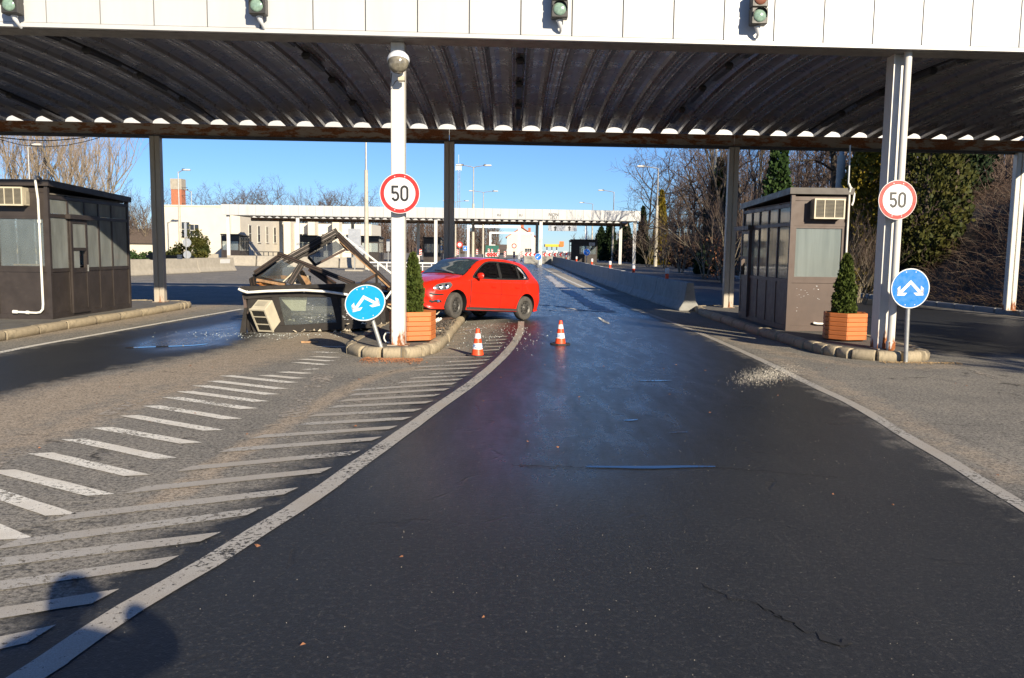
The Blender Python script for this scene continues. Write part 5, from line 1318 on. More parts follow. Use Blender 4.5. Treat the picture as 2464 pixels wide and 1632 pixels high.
# seams
def seam(pts, s_=1, w=0.014, mt='car_seam', off=0.0035):
    P_ = smooth_path(pts, 0.03); mb = MB(); vs = []; n = len(P_)
    for i, p in enumerate(P_):
        d = (P_[min(i + 1, n - 1)] - P_[max(i - 1, 0)]).normalized(); q = Vector((-d.y, d.x)) * w / 2
        for e in (p + q, p - q): vs.append((e.x, s_ * (y_at(e.x, e.y) + off), e.y))
    mb.add(vs, [(2 * i, 2 * i + 1, 2 * i + 3, 2 * i + 2) for i in range(n - 1)]); mb.build('door_seam', mt, car)
for s_ in (1, -1):
    seam(cab + cab[:1], s_, 0.034, 'car_black', 0.004)
    seam([(0.78, 0.27), (0.80, 0.60), (0.79, 0.90)], s_, 0.020 if s_ > 0 else 0.01, 'car_black' if s_ > 0 else 'car_seam')
    seam([(-0.25, 0.25), (-0.25, 0.93)], s_)
    seam([(-0.80, 0.28), (-0.93, 0.55), (-1.02, 0.72), (-1.06, 0.96)], s_)
    seam([(0.80, 0.265), (-0.80, 0.265)], s_)
    seam([(0.74, 0.60), (-0.90, 0.585)], s_, 0.006)
    seam([(1.62, 0.80), (1.35, 0.845), (0.98, 0.90)], s_, 0.008)
    side_patch('door_handle', [(-0.06, 0.735), (0.10, 0.735), (0.11, 0.755), (0.10, 0.775), (-0.06, 0.77)], 'car_red', 0.022, s_, nz=4, nx=5)
    side_patch('door_handle', [(-0.92, 0.755), (-0.77, 0.755), (-0.76, 0.775), (-0.77, 0.795), (-0.92, 0.79)], 'car_red', 0.022, s_, nz=4, nx=5)
    side_patch('sill_trim', [(0.88, 0.196), (0.88, 0.262), (-0.90, 0.262), (-0.90, 0.196)], 'car_sill', 0.010, s_, nz=5, nx=20)
    side_patch('tail_lamp', [(-1.79, 0.70), (-1.72, 0.92), (-1.80, 0.90), (-1.845, 0.72)], 'sign_red', 0.006, s_, nz=6, nx=4)
    # head lamp
    hl = side_patch('headlamp', [(1.40, 0.735), (1.46, 0.80), (1.60, 0.79), (1.80, 0.735), (1.90, 0.665), (1.88, 0.625), (1.76, 0.605), (1.60, 0.62), (1.47, 0.66)], 'headlamp', 0.008, s_, nz=9, nx=10)
    for (x, z, r_) in ((1.60, 0.70, 0.062), (1.75, 0.675, 0.055)):
        y = y_at(x, z) + 0.004; mb = MB(); Tq = Matrix.Translation((x, s_ * y, z)) @ Vector((0.75, s_ * 0.65, 0.15)).to_track_quat('Z', 'Y').to_matrix().to_4x4()
        mb.lathe([(r_, 0.0), (r_, 0.012), (r_ * 0.8, 0.014), (r_ * 0.45, 0.024), (0.004, 0.03)], 18, Tq); mb.build('lamp_bowl', 'headlamp_chrome', hl, auto=50)
    side_patch('fog_recess', [(1.66, 0.335), (1.70, 0.40), (1.92, 0.41), (1.96, 0.36), (1.90, 0.325)], 'car_black', 0.006, s_, nz=6, nx=7)
    mb = MB(); Tq = Matrix.Translation((1.77, s_ * (y_at(1.77, 0.37) + 0.005), 0.368)) @ Vector((0.8, s_ * 0.6, 0)).to_track_quat('Z', 'Y').to_matrix().to_4x4()
    mb.lathe([(0.036, 0), (0.036, 0.012), (0.004, 0.02)], 14, Tq); mb.build('fog_lamp', 'headlamp_chrome', car, auto=50)
    side_patch('bumper_scar', [(1.62, 0.50), (1.66, 0.535), (1.95, 0.545), (1.97, 0.51), (1.86, 0.487), (1.80, 0.515), (1.72, 0.49)], 'car_black', 0.005, s_, nz=5, nx=14)
    # mirror
    mb = MB(); blob(mb, [(0.1, -0.085), (0.75, -0.07), (1.0, -0.02), (1.0, 0.03), (0.7, 0.07), (0.1, 0.085)], 0.050, 0.095, Matrix.Translation((0.62, s_ * 0.935, 0.99)) @ Matrix.Scale(0.82, 4, (0, 0, 1)) @ Matrix.Rotation(R(8 * s_), 4, 'X')); mr = mb.build('mirror', 'car_red', car, auto=60)
    mb = MB(); mb.bar((0.64, s_ * 0.80, 0.945), (0.63, s_ * 0.90, 0.955), 0.06, 0.03); mb.build('mirror_arm', 'car_black', mr)
# nose: grille, plate recess, bonnet shut line, lower lip
def nose_pt(y, z, off=0.006):
    lo, hi = 1.2, 2.04
    for _ in range(30):
        mid = (lo + hi) / 2; st = station(mid)
        zz = z_at(mid, min(abs(y), 0.39)) if abs(y) < st[8][0] else 9
        ok = y_at(mid, z) > abs(y) if z > station(mid)[2][1] else station(mid)[2][0] > abs(y)
        if ok: lo = mid
        else: hi = mid
    k = min(1, max(0, (lo - 1.45) / 0.5)); cr_ = -max(0, -y) * 0.20
    return (lo + off + k * cr_, y, z)
def nose_patch(name, y0, y1, z0, z1, mt, off=0.008):
    grid_patch(name, [[nose_pt(y, z, off) for y in np.linspace(y0, y1, 13)] for z in np.linspace(z0, z1, 4)], mt)
nose_patch('grille', -0.42, 0.42, 0.545, 0.605, 'car_black')
nose_patch('lower_intake', -0.40, 0.40, 0.33, 0.41, 'car_black')
mb = MB(); mb.tube([(0.30, 0.0, 1.40), (-0.02, 0.0, 1.50)], 0.004, 4); 
mb = MB(); mb.tube([(-0.95, 0.0, 1.44), (-1.12, 0.0, 1.56)], [0.006, 0.002], 5); mb.build('antenna', 'car_black', car)
# hanging undertray
mb = MB(); vs = []
for i in range(9):
    y = 0.72 - i * 0.13
    vs += [(1.88 - 0.05 * (i % 2) - 0.12 * max(0, y - 0.35), y, 0.20 + 0.02 * math.sin(i * 2.1)), (1.45, y, 0.12 + 0.03 * math.sin(i * 1.3))]
mb.add(vs, [(2 * i, 2 * i + 1, 2 * i + 3, 2 * i + 2) for i in range(8)]); o = mb.build('undertray', 'car_sill', car)
mb = MB(); mb.b2((-1.55, -0.6, 0.17), (1.5, 0.6, 0.24)); mb.build('underbody', 'car_black', car)
# wheels
def wheel_mesh():
    t = MB(); t.lathe([(0.19, -0.085), (0.235, -0.092), (0.275, -0.086), (0.288, -0.065), (0.291, 0.0), (0.288, 0.065), (0.275, 0.086), (0.235, 0.092), (0.19, 0.085)], 40, close=False)
    r_ = MB(); r_.lathe([(0.192, -0.07), (0.192, 0.080), (0.185, 0.082), (0.172, 0.05), (0.145, 0.035), (0.09, 0.06), (0.055, 0.066), (0.05, 0.075), (0.001, 0.075)], 32, close=False)
    hb = MB()
    for k in range(10):
        a = 2 * math.pi * k / 10; Tq = Matrix.Translation((0.122 * math.cos(a), 0.122 * math.sin(a), 0.052)); hb.lathe([(0.024, 0), (0.024, 0.008)], 10, Tq)
    for k in range(5):
        a = 2 * math.pi * k / 5; hb.lathe([(0.010, 0), (0.010, 0.02)], 6, Matrix.Translation((0.062 * math.cos(a), 0.062 * math.sin(a), 0.062)))
    return t.mesh('wheel', 'tyre', True), r_.mesh('rim', 'rim_steel', True), hb.mesh('vent_holes', 'rubber')
wm = wheel_mesh()
for x in (AX, -AX):
    for s_ in (1, -1):
        w_ = link('wheel', wm[0], car, (x, s_ * 0.715, WR_)); st_ = R(14) if x > 0 else 0
        w_.rotation_euler = (Matrix.Rotation(st_, 3, 'Z') @ Matrix.Rotation(-s_ * math.pi / 2, 3, 'X')).to_euler()
        link('rim', wm[1], w_); link('vent_holes', wm[2], w_)
# placement: rear left tyre on the lane, front left tyre up on the kerb
rc = G(1263, 770.5); hd = Vector((-0.64, -0.768, 0)).normalized(); lift = math.atan2(0.17, 2.465)
Rm = Matrix.Rotation(math.atan2(hd.y, hd.x), 4, 'Z') @ Matrix.Rotation(-lift, 4, 'Y')
rl = Rm @ Vector((-AX, 0.80, 0.0))
KS = 0.96
car.matrix_world = Matrix.Translation(Vector((rc.x - rl.x * KS, rc.y - rl.y * KS, -rl.z * KS))) @ Rm @ Matrix.Scale(KS, 4)
car.location = car.matrix_world.translation

# ================================================================== DEBRIS
def plank(name, label, a, b_, w, th, mt, cat='debris'):
    mb = MB(); mb.bar(a, b_, w, th); return tag(mb.build(name, mt), label, cat)
def gd(x, y, z): v_ = G(x, y, z); return Vector((v_.x, v_.y, z))
plank('broken_plank', 'splintered brown plank lying before the wreck', gd(725, 823, 0.02), gd(765, 823, 0.02), 0.06, 0.03, 'wood_splinter')
plank('broken_plank', 'short brown plank at the kerb by the leaning sign', gd(842, 822, 0.02), gd(856, 821, 0.03), 0.06, 0.04, 'wood_splinter')
plank('broken_plank', 'reddish plank on the island behind the planter', gd(1036, 792, 0.165), gd(1066, 790, 0.165), 0.08, 0.03, 'wood_splinter')
plank('broken_plank', 'pale lath on the island behind the planter', gd(1036, 797, 0.155), gd(1068, 796, 0.155), 0.03, 0.012, 'plaster_scrap')
plank('broken_plank', 'dark plank under the front tyre of the car', gd(1050, 770, 0.17), gd(1092, 764, 0.18), 0.12, 0.04, 'booth_brown_light')
plank('metal_strip', 'thin metal strip beside the kerb near the left cone', gd(1120, 795, 0.02), gd(1160, 790, 0.02), 0.03, 0.01, 'galvanised')
for k, (x, y) in enumerate(((1049, 775), (1055, 775))):
    a = gd(x, y, 0.17); mb = MB(); mb.tube([a + Vector((-0.05, -0.1, 0)), a + Vector((0.04, 0.1, 0.06))], 0.028, 8)
    tag(mb.build('white_tube', 'pvc_white', auto=50), ['left', 'right'][k] + ' of two white tubes lying behind the planter', 'debris')
for k in range(5):
    a = gd(1016 + k * 7, 760 + k * 3, 0.16); mb = MB(); pts = [a + Vector((rr.uniform(-.15, .15) * j * .4, rr.uniform(-.05, .1), abs(math.sin(j * 1.3 + k)) * 0.18)) for j in range(6)]
    mb.tube(pts, 0.008, 5); tag(mb.build('loose_wire', 'plaster_scrap'), 'cream loose wires tangled behind the planter', 'wire', 'tangled loose wires')
a = gd(930, 826, 0.15); mb = MB(); mb.tube([a + Vector((0.03 + 0.07 * math.cos(t_), 0, 0.09 + 0.08 * math.sin(t_))) for t_ in np.linspace(1.2, 5.0, 10)], 0.012, 6); tag(mb.build('hose_piece', 'pvc_white'), 'short curved white hose by the left column foot', 'debris')
def shards(name, label, n, fn, mt, smin, smax, zt=0.012):
    q = random.Random(len(label)); mb = MB()
    for _ in range(n):
        x, y, z = fn(q); s_ = q.uniform(smin, smax); a = q.uniform(0, 6.28)
        p = [Vector((x + s_ * math.cos(a + k * 2.1) * q.uniform(.6, 1.2), y + s_ * math.sin(a + k * 2.1) * q.uniform(.6, 1.2), z + q.uniform(0.001, zt))) for k in range(3)]
        mb.add(p + [sum(p, Vector()) / 3 + Vector((0, 0, q.uniform(0.004, zt)))], [(0, 1, 3), (1, 2, 3), (2, 0, 3), (0, 2, 1)])
    return tag(mb.build(name, mt), label, None, None, 'stuff')
shards('glass_shards', 'scattered glass crumbs around the red car and cones', 260, lambda q: (q.gauss(-0.35, 0.55), q.gauss(16.2, 1.5), 0.004), 'shard', 0.004, 0.014)
shards('glass_shards', 'glass crumbs in front of the wrecked booth', 170, lambda q: (q.gauss(-4.6, 0.8), 15.6 - abs(q.gauss(0, 0.45)), 0.004), 'shard', 0.004, 0.014)
shards('rubble', 'dark splinters and rubble on the island by the car', 500, lambda q: (q.uniform(-1.9, -1.15), q.uniform(13.9, 17.2), 0.15), 'rubble_dark', 0.008, 0.035, 0.04)
shards('rubble', 'mixed broken scraps spread under the wreck', 420, lambda q: (q.uniform(-5.1, -2.3), q.uniform(15.9, 18.5), 0.15 * (q.random() < 0.2)), 'plaster_scrap', 0.015, 0.07, 0.05)
shards('leaf_litter', 'dry brown leaf litter at the kerb foot of the middle island', 900, lambda q: (q.uniform(-2.2, -1.3), 12.24 - abs(q.gauss(0, 0.22)) + 0.05 * math.sin(q.random() * 6), 0.004), 'leaf_dry', 0.008, 0.02)
shards('leaf_litter', 'dry litter at the kerb foot of the right island', 500, lambda q: (q.uniform(5.6, 6.8), 12.60 - abs(q.gauss(0, 0.10)), 0.004), 'dry_grass', 0.006, 0.018)
shards('sunlight_grains', 'whitish grit patch on the lane by the right edge line', 2300, lambda q: (lambda a, b_: (G(1850 + a, b_, 0).x, G(1850 + a, b_, 0).y, 0.004))(*(lambda u: (u, 903 - u * 0.12 + q.gauss(0, 10)))(q.gauss(0, 38))), 'plaster_cream', 0.0025, 0.006, 0.004)  # pale grains stand in for sunlight reflected onto the lane
shards('grit', 'pale grit scattered over the foreground asphalt', 1500, lambda q: (q.uniform(-5, 6.5), 1.5 + 11 * q.random() ** 1.2, 0.0035), 'concrete', 0.0015, 0.0035, 0.003)
shards('fallen_leaves', 'a few dry leaf scraps on the asphalt', 60, lambda q: (q.uniform(-5, 6.5), q.uniform(2, 12), 0.005), 'leaf_dry', 0.008, 0.022, 0.012)
# ================================================================== CONCRETE BARRIERS
JP = [(-0.30, 0.0), (-0.30, 0.06), (-0.17, 0.27), (-0.09, 0.80), (0.09, 0.80), (0.17, 0.27), (0.30, 0.06), (0.30, 0.0)]
def barrier(label, a, b_, mt='concrete', group=None, h=1.0):
    a, b_ = Vector((a[0], a[1])), Vector((b_[0], b_[1])); c = (a + b_) / 2; z0 = gz(c.y); d = (b_ - a); L = d.length / 2
    t = tag(link('concrete_barrier', None), label, 'barrier', group) if False else None
    mb = MB(); prof = [(x, z * h) for x, z in JP]
    mb.sweep(prof, (0, -L + 0.015, 0), (0, L - 0.015, 0))
    for s_ in (-0.5, 0.5):
        pass
    o = mb.build('concrete_barrier', mt); bm = bmesh.new(); bm.from_mesh(o.data); bmesh.ops.recalc_face_normals(bm, faces=bm.faces)
    bmesh.ops.bevel(bm, geom=[e for e in bm.edges], offset=0.012, segments=1, affect='EDGES'); bm.to_mesh(o.data); bm.free()
    o.location = (c.x, c.y, z0); o.rotation_euler = (0, 0, math.atan2(d.y, d.x) - math.pi / 2)
    return tag(o, label, 'barrier', group)
# right row, from the near end into the distance
path = [Vector((4.98, 23.3)), Vector((4.72, 30)), Vector((4.6, 43)), Vector((4.5, 60)), Vector((4.45, 92))]
def along(path, s_):
    for a, b_ in zip(path[:-1], path[1:]):
        L = (b_ - a).length
        if s_ <= L: return a + (b_ - a) * (s_ / L)
        s_ -= L
    return path[-1]
ordn = ['nearest', 'second', 'third', 'fourth', 'fifth', 'sixth', 'seventh', 'eighth', 'ninth', 'tenth', 'eleventh', 'twelfth', 'thirteenth', 'fourteenth', 'fifteenth', 'sixteenth', 'seventeenth']
for k in range(17):
    barrier('%s grey concrete barrier of the row along the right lane' % ordn[k], along(path, k * 4.0), along(path, k * 4.0 + 4.0), 'concrete_grey', 'barriers along the right lane')
mkm = MB(); mkm.lathe([(0.055, 0.0), (0.055, 0.16)], 12); mk1 = mkm.mesh('orange_sleeve', 'cone_orange'); mkm = MB(); mkm.lathe([(0.062, 0.16), (0.066, 0.30), (0.055, 0.33)], 12); mk2 = mkm.mesh('white_cap', 'cone_white')
for k, (px, py) in enumerate(((1587, 671), (1490, 656), (1438, 645), (1398, 639), (1373, 634), (1353, 630))):
    s_ = [3.0, 9.2, 16.5, 25.0, 36.0, 47.0][k]; p = along(path, s_)
    t = thing('barrier_marker', '%s orange and white marker post on the right barrier row' % ordn[k], 'marker post', (p.x, p.y, gz(p.y) + 0.80), 0, 'marker posts on the barriers')
    link('orange_sleeve', mk1, t); link('white_cap', mk2, t)
# left barriers
lp_ = [(-21.6, 37.0), (-20.4, 41.0), (-19.5, 45.2), (-18.8, 49.4), (-18.1, 53.8)]
for k in range(4):
    barrier('%s pale concrete barrier of the row behind the left booth' % ['nearest', 'second', 'third', 'farthest'][k], lp_[k], lp_[k + 1], 'concrete', 'pale barriers behind the left booth', 1.05)
mb = MB(); mb.b2((0.0, -0.6, -0.15), (0.02, 0.6, 0.15)); o = mb.build('white_notice', 'sign_white'); o.location = (-18.155, 52.6, gz(52.6) + 0.60); o.rotation_euler = (0, R(8), math.atan2(4.4, 0.7) - math.pi / 2); tag(o, 'small white plate on the end of the pale barrier', 'plate')
def row(xa, xb, Y, n, label, mt='concrete', gap=0.05, h=1.0, names=None):
    for k in range(n):
        a, b_ = xa + (xb - xa) * k / n, xa + (xb - xa) * (k + 1) / n
        barrier(label % (names[k] if names else ordn[k]), (a + gap, Y), (b_ - gap, Y), mt, 'cross row ' + mt, h)
row(A(362, 600, 74).x, A(535, 600, 74).x, 74, 3, '%s low white barrier block before the cream building', gap=0.35, names=['left', 'middle', 'right'])
row(A(545, 600, 66).x, A(690, 600, 66).x, 66, 2, '%s long pale barrier right of the building corner', names=['left', 'right'])
row(A(690, 600, 64).x, A(880, 600, 64).x, 64, 3, '%s pale barrier seen through the wreck frame', names=['left', 'middle', 'right'])
row(A(1260, 600, 92).x, A(1372, 600, 92).x, 92, 3, '%s grey barrier block closing the far lane', 'concrete_grey', names=['left', 'middle', 'right'])
# white low railing behind the wreck
rx0, rx1, RY = A(888, 640, 58).x, A(1060, 640, 58).x, 58
rt = thing('low_railing', 'low white frame railing beyond the wrecked booth', 'railing', (0, RY, gz(RY)))
for k in range(9):
    x = rx0 + (rx1 - rx0) * k / 8; mb = MB(); mb.b2((x - 0.03, -0.03, 0), (x + 0.03, 0.03, 0.55)); mb.build('post', 'white_steel', rt)
for z in (0.52, 0.30):
    mb = MB(); mb.b2((rx0, -0.034, z), (rx1, -0.031, z + 0.08) if z > 0.4 else (rx1, -0.031, z + 0.03)); mb.build('rail', 'white_steel', rt)
# kerb along the foot of the right bank
foot = [(14.6, 2), (14.3, 12), (14.35, 23), (13.6, 31), (13.7, 45), (14.6, 60), (16.5, 80), (18.6, 105), (20.5, 140), (22, 170)]
kp = smooth_path(foot, 1.0); kb = tag(bpy.data.objects.new('kerb', None), 'long kerb at the foot of the right bank', None, None, 'structure'); sc.collection.objects.link(kb)
km = MB(); km.cbox((0, 0, 0.05), (0.2, 0.985, 0.2), 0.03); km = km.mesh('kerb_stone', 'concrete_grey')
for i in range(12, min(len(kp) - 1, 110)):
    a, b_ = kp[i], kp[i + 1]; d = b_ - a; c = (a + b_) / 2
    o = link('kerb_stone', km, kb, (c.x - 0.2, c.y, gz(c.y))); o.rotation_euler = (0, 0, math.atan2(d.y, d.x) - math.pi / 2); o.scale = (1, d.length, 1)

# ================================================================== BANK (right)
def foot_x(y):
    return np.interp(y, [p[1] for p in foot], [p[0] for p in foot])
by = np.concatenate([np.arange(-40, 20, 2.0), np.arange(20, 70, 0.8), np.arange(70, 190, 4)])
bu = np.array([0, 0.25, 0.6, 1.0, 1.5, 2.1, 2.8, 3.6, 4.5, 5.5, 7, 9, 12, 16, 22, 30, 45, 70, 110])
hz = np.interp(bu, [0, 0.6, 4.5, 7, 16, 45, 110], [0.0, 0.35, 3.5, 4.6, 6.2, 9.0, 12])
vs = []; br = np.random.RandomState(4)
ph = br.uniform(0, 6, 8)
for y in by:
    for u, z in zip(bu, hz):
        low = 1.0 if y > 18 else 0.35
        k = low * np.interp(y, [-40, 18, 60, 110, 190], [0.5, 1, 1.0, 0.8, 0.45])
        bumpz = 0.22 * math.sin(y * 0.55 + ph[0] + u) + 0.16 * math.sin(y * 1.3 + ph[1] - u * 1.7) + 0.08 * math.sin(y * 2.9 + u * 3 + ph[2])
        vs.append((foot_x(y) + u, y, gz(y) + z * k + bumpz * min(1, u / 2.0) - (0.02 if u == 0 else 0)))
n = len(bu)
mb = MB(); mb.add(vs, [(i * n + k, i * n + k + 1, (i + 1) * n + k + 1, (i + 1) * n + k) for i in range(len(by) - 1) for k in range(n - 1)])
tag(mb.build('bank', 'bank_soil', smooth=True), 'steep brown bank rising along the right side', None, None, 'structure')
def bank_z(x, y):
    u = x - float(foot_x(y)); low = 1.0 if y > 18 else 0.35
    return gz(y) + float(np.interp(u, bu, hz)) * low * float(np.interp(y, [-40, 18, 60, 110, 190], [0.5, 1, 1.0, 0.8, 0.45])) if u > 0 else gz(y)
def scrub(name, label, n, fn, mt, L0, L1, seed, r=0.006, arch=0.5):
    q = random.Random(seed); mb = MB()
    for _ in range(n):
        x, y = fn(q); z = bank_z(x, y) - 0.05; L = q.uniform(L0, L1); a = q.uniform(0, 6.28)
        d = Vector((math.cos(a) * 0.8, math.sin(a) * 0.8, q.uniform(0.6, 1.5))).normalized(); p = Vector((x, y, z)); pts = [p]
        for k in range(3):
            d = (d + Vector((q.gauss(0, .25), q.gauss(0, .25), -arch * 0.55 + q.gauss(0, .1)))).normalized(); p = p + d * L / 3; pts.append(p)
        mb.tube(pts, [r, r * 0.9, r * 0.7, r * 0.3], 3, cap=False)
    tag(mb.build(name, mt), label, None, None, 'stuff')
def bank_pt(q, y0=22, y1=70, u0=0.2, u1=7):
    y = y0 + (y1 - y0) * q.random() ** 1.5; return float(foot_x(y)) + u0 + (u1 - u0) * q.random(), y
scrub('brambles', 'dense brown bramble scrub covering the right bank', 21000, lambda q: bank_pt(q), 'bramble', 0.35, 1.0, 1, 0.0042)
scrub('brambles', 'paler dry stalks over the bramble on the right bank', 3500, lambda q: bank_pt(q, 22, 60, 1.0, 6), 'twig_pale', 0.4, 1.0, 2, 0.003)
scrub('brambles', 'rust brown undergrowth in the wood above the bank', 7000, lambda q: bank_pt(q, 35, 140, 3, 14), 'twig', 0.9, 2.4, 3, 0.014, 0.2)
scrub('dry_grass', 'low dry grass at the foot of the right bank', 5000, lambda q: bank_pt(q, 22, 80, 0.0, 1.2), 'dry_grass', 0.15, 0.4, 6, 0.004)

# ================================================================== TREES
def branch_tree(seed, h, spread, nl, up=0.55, crown0=0.3, levels=3, kids=(7, 6, 5), r0=0.16, tw=0.012, wander=0.18):
    q = random.Random(seed); tr, cr_ = MB(), MB()
    def grow(p, d, L, r_, lev):
        n = 4 if lev < 2 else 3; pts = [p]; rs = [r_]
        for k in range(n):
            d = (d + Vector((q.gauss(0, wander), q.gauss(0, wander), q.gauss(0, wander) + up * 0.16))).normalized()
            p = p + d * L / n; pts.append(p); rs.append(max(tw * 0.5, r_ * (1 - 0.75 * (k + 1) / n)))
        (tr if lev <= 1 else cr_).tube(pts, rs, 6 if lev == 0 else (5 if lev == 1 else 3), cap=False)
        if lev >= levels: return
        for k in range(kids[lev]):
            t = (crown0 if lev == 0 else 0.2) + (1 - (crown0 if lev == 0 else 0.2)) * (k + q.random()) / kids[lev]
            i = min(n - 1, int(t * n)); c = pts[i].lerp(pts[i + 1], t * n - i); dd = (pts[i + 1] - pts[i]).normalized()
            a = q.uniform(0, 6.28); u1 = dd.orthogonal().normalized(); u2 = dd.cross(u1)
            nd = (dd * (1 - spread) + (u1 * math.cos(a) + u2 * math.sin(a)) * spread * 1.1 + Vector((0, 0, up * 0.25))).normalized()
            grow(c, nd, L * (0.62 if lev == 0 else 0.55) * q.uniform(0.75, 1.15) * (1.05 - 0.35 * t), max(tw, r_ * (0.5 if lev == 0 else 0.45) * (1 - 0.4 * t)), lev + 1)
    for k in range(nl):
        a = q.uniform(0, 6.28); b_ = 0.0 if nl == 1 else q.uniform(0.12, 0.32)
        grow(Vector((math.cos(a) * 0.15 * (nl > 1), math.sin(a) * 0.15 * (nl > 1), -0.2)), Vector((math.cos(a) * b_, math.sin(a) * b_, 1)).normalized(), h, r0, 0)
    return tr, cr_
TV = {}
for nm, args, m1, m2 in (('oak', dict(seed=3, h=9.0, spread=0.62, nl=1, up=0.25, kids=(10, 7, 7), r0=0.24, wander=0.30, tw=0.016), 'bark', 'twig'),
                         ('ash', dict(seed=8, h=10.0, spread=0.42, nl=1, up=0.9, kids=(11, 8, 7), r0=0.17, tw=0.014), 'bark', 'twig'),
                         ('poplar', dict(seed=15, h=11.0, spread=0.36, nl=3, up=1.0, kids=(9, 7, 6), r0=0.15, crown0=0.2, tw=0.013), 'bark_pale', 'twig_pale'),
                         ('maple', dict(seed=21, h=8.0, spread=0.58, nl=2, up=0.5, kids=(9, 7, 7), r0=0.15, wander=0.24, crown0=0.22, tw=0.014), 'bark', 'twig'),
                         ('sapling', dict(seed=33, h=5.0, spread=0.40, nl=5, up=0.8, kids=(7, 6, 4), r0=0.05, crown0=0.12, tw=0.008), 'bark_pale', 'twig')):
    a, b_ = branch_tree(**args); TV[nm] = (a.mesh('trunk', m1, True), b_.mesh('crown', m2))
tq = random.Random(77)
def tree(kind, label, x, y, s_, group=None, z=None, name='bare_tree', sz=1.0):
    zz = z if z is not None else (bank_z(x, y) if x > 13 else gz(y))
    t = thing(name, label, 'tree', (x, y, zz), tq.uniform(0, 6.28), group); t.scale = (s_, s_, s_ * sz)
    link('trunk', TV[kind][0], t); link('crown', TV[kind][1], t); return t
# left, behind the booth
for k, (px, Y, kind, s_) in enumerate(((20, 92, 'poplar', 1.3), (95, 100, 'poplar', 1.35), (135, 112, 'poplar', 1.25), (170, 96, 'poplar', 1.2), (230, 98, 'poplar', 1.12), (285, 108, 'maple', 0.95))):
    tree(kind, '%s pale leafless poplar from the left behind the left booth' % ['first', 'second', 'third', 'fourth', 'fifth'][k] if kind == 'poplar' else 'lower leafless tree right of the poplars', A(px, 500, Y).x, Y, s_, 'poplars behind the left booth')
for k, (px, Y, kind, s_) in enumerate(((330, 120, 'maple', 0.8), (352, 112, 'sapling', 1.4), (395, 140, 'maple', 1.0), (505, 150, 'maple', 1.3), (535, 150, 'oak', 1.25), (560, 160, 'maple', 1.4), (585, 150, 'maple', 1.35), (612, 152, 'oak', 1.3), (640, 152, 'maple', 1.5), (660, 150, 'oak', 1.25), (735, 170, 'ash', 1.05), (765, 165, 'maple', 1.35), (790, 162, 'oak', 1.35), (815, 160, 'maple', 1.45), (842, 165, 'oak', 1.35), (868, 165, 'maple', 1.4))):
    tree(kind, '%s leafless tree from the left behind the cream building' % (['first'] + ordn[1:])[k], A(px, 500, Y).x, Y, s_ * (0.88 if k > 2 else 1), 'trees behind the cream building')
# right wood on the bank
wood = []
for k in range(34):
    y = 36 + 100 * tq.random() ** 1.1; x = float(foot_x(y)) + 4.5 + 15 * tq.random()
    wood.append((x, y))
for x, y in wood:
    if 58 < y < 96 and x < 30 and (x - 16) < (96 - y) * 0.75: continue
    tree(tq.choice(['oak', 'ash', 'maple', 'oak']), 'leafless tree in the crowded wood on the right bank', x, y, tq.uniform(0.85, 1.2), 'trees of the right wood')
tree('oak', 'dark branching leafless oak right of the rear column', 17.8, 46, 1.15)
tree('maple', 'leafless tree standing free beside the single lamp post', A(1560, 500, 96).x, 96, 1.35, z=gz(96) + 0.4)
tree('ash', 'leafless tree leaning out left of the wood edge', A(1690, 500, 70).x, 70, 1.0)
tree('maple', 'bushy leafless tree at the wood edge behind the tall pole', A(1715, 500, 62).x, 62, 1.05)
tree('ash', 'slim leafless tree between the tall pole and the column', A(1735, 500, 56).x, 56, 0.95)
for k, (px, Y, s_) in enumerate(((2085, 27.5, 0.36), (2072, 28.2, 0.42), (1700, 50, 0.8), (1640, 62, 0.8), (1600, 75, 0.8), (2010, 30, 0.5), (1745, 44, 0.7), (1560, 82, 0.75))):
    x = A(px, 600, Y).x; tree('sapling', 'thin leafless sapling growing out of the right bank scrub', x, Y, s_, 'saplings on the bank', z=bank_z(x, Y), name='bare_sapling')
# leafy beech scrub in rust brown
def leafy(name, label, x, y, z, rx, ry, rz_, n, size, mt, seed, cat='bush', group=None):
    t = thing(name, label, cat, (x, y, z), 0, group)
    q0 = random.Random(seed); cl = [(q0.gauss(0, .45), q0.gauss(0, .45), q0.uniform(0.15, 0.95), q0.uniform(0.28, 0.5)) for _ in range(16)]
    def fn(q):
        c = q.choice(cl); a = Vector((q.gauss(0, 1), q.gauss(0, 1), q.gauss(0, 1))).normalized() * c[3] * q.random() ** 0.4
        p = ((c[0] + a.x) * rx, (c[1] + a.y) * ry, max(0.02, (c[2] + a.z * 0.7)) * rz_); return p, a
    mb = MB(); foliage(mb, fn, n, size, seed, 0.6); mb.build('crown', mt, t)
    mb = MB()
    for c in cl[:7]: mb.tube([(0, 0, -0.3), (c[0] * rx * 0.5, c[1] * ry * 0.5, c[2] * rz_ * 0.5), (c[0] * rx, c[1] * ry, c[2] * rz_)], [0.05, 0.035, 0.01], 5, cap=False)
    mb.build('trunk', 'bark', t)
    return t
leafy('beech_bush', 'rust brown beech bush behind the right booth roof', A(1990, 430, 36).x, 36, bank_z(A(1990, 430, 36).x, 36), 1.3, 1.2, 2.6, 1500, 0.09, 'leaf_dry', 4)
leafy('beech_bush', 'rust brown bush beside the rear column on the right', A(1738, 590, 48).x, 48, bank_z(A(1738, 590, 48).x, 48) - 0.2, 0.9, 0.9, 2.6, 1200, 0.09, 'leaf_dry', 6)
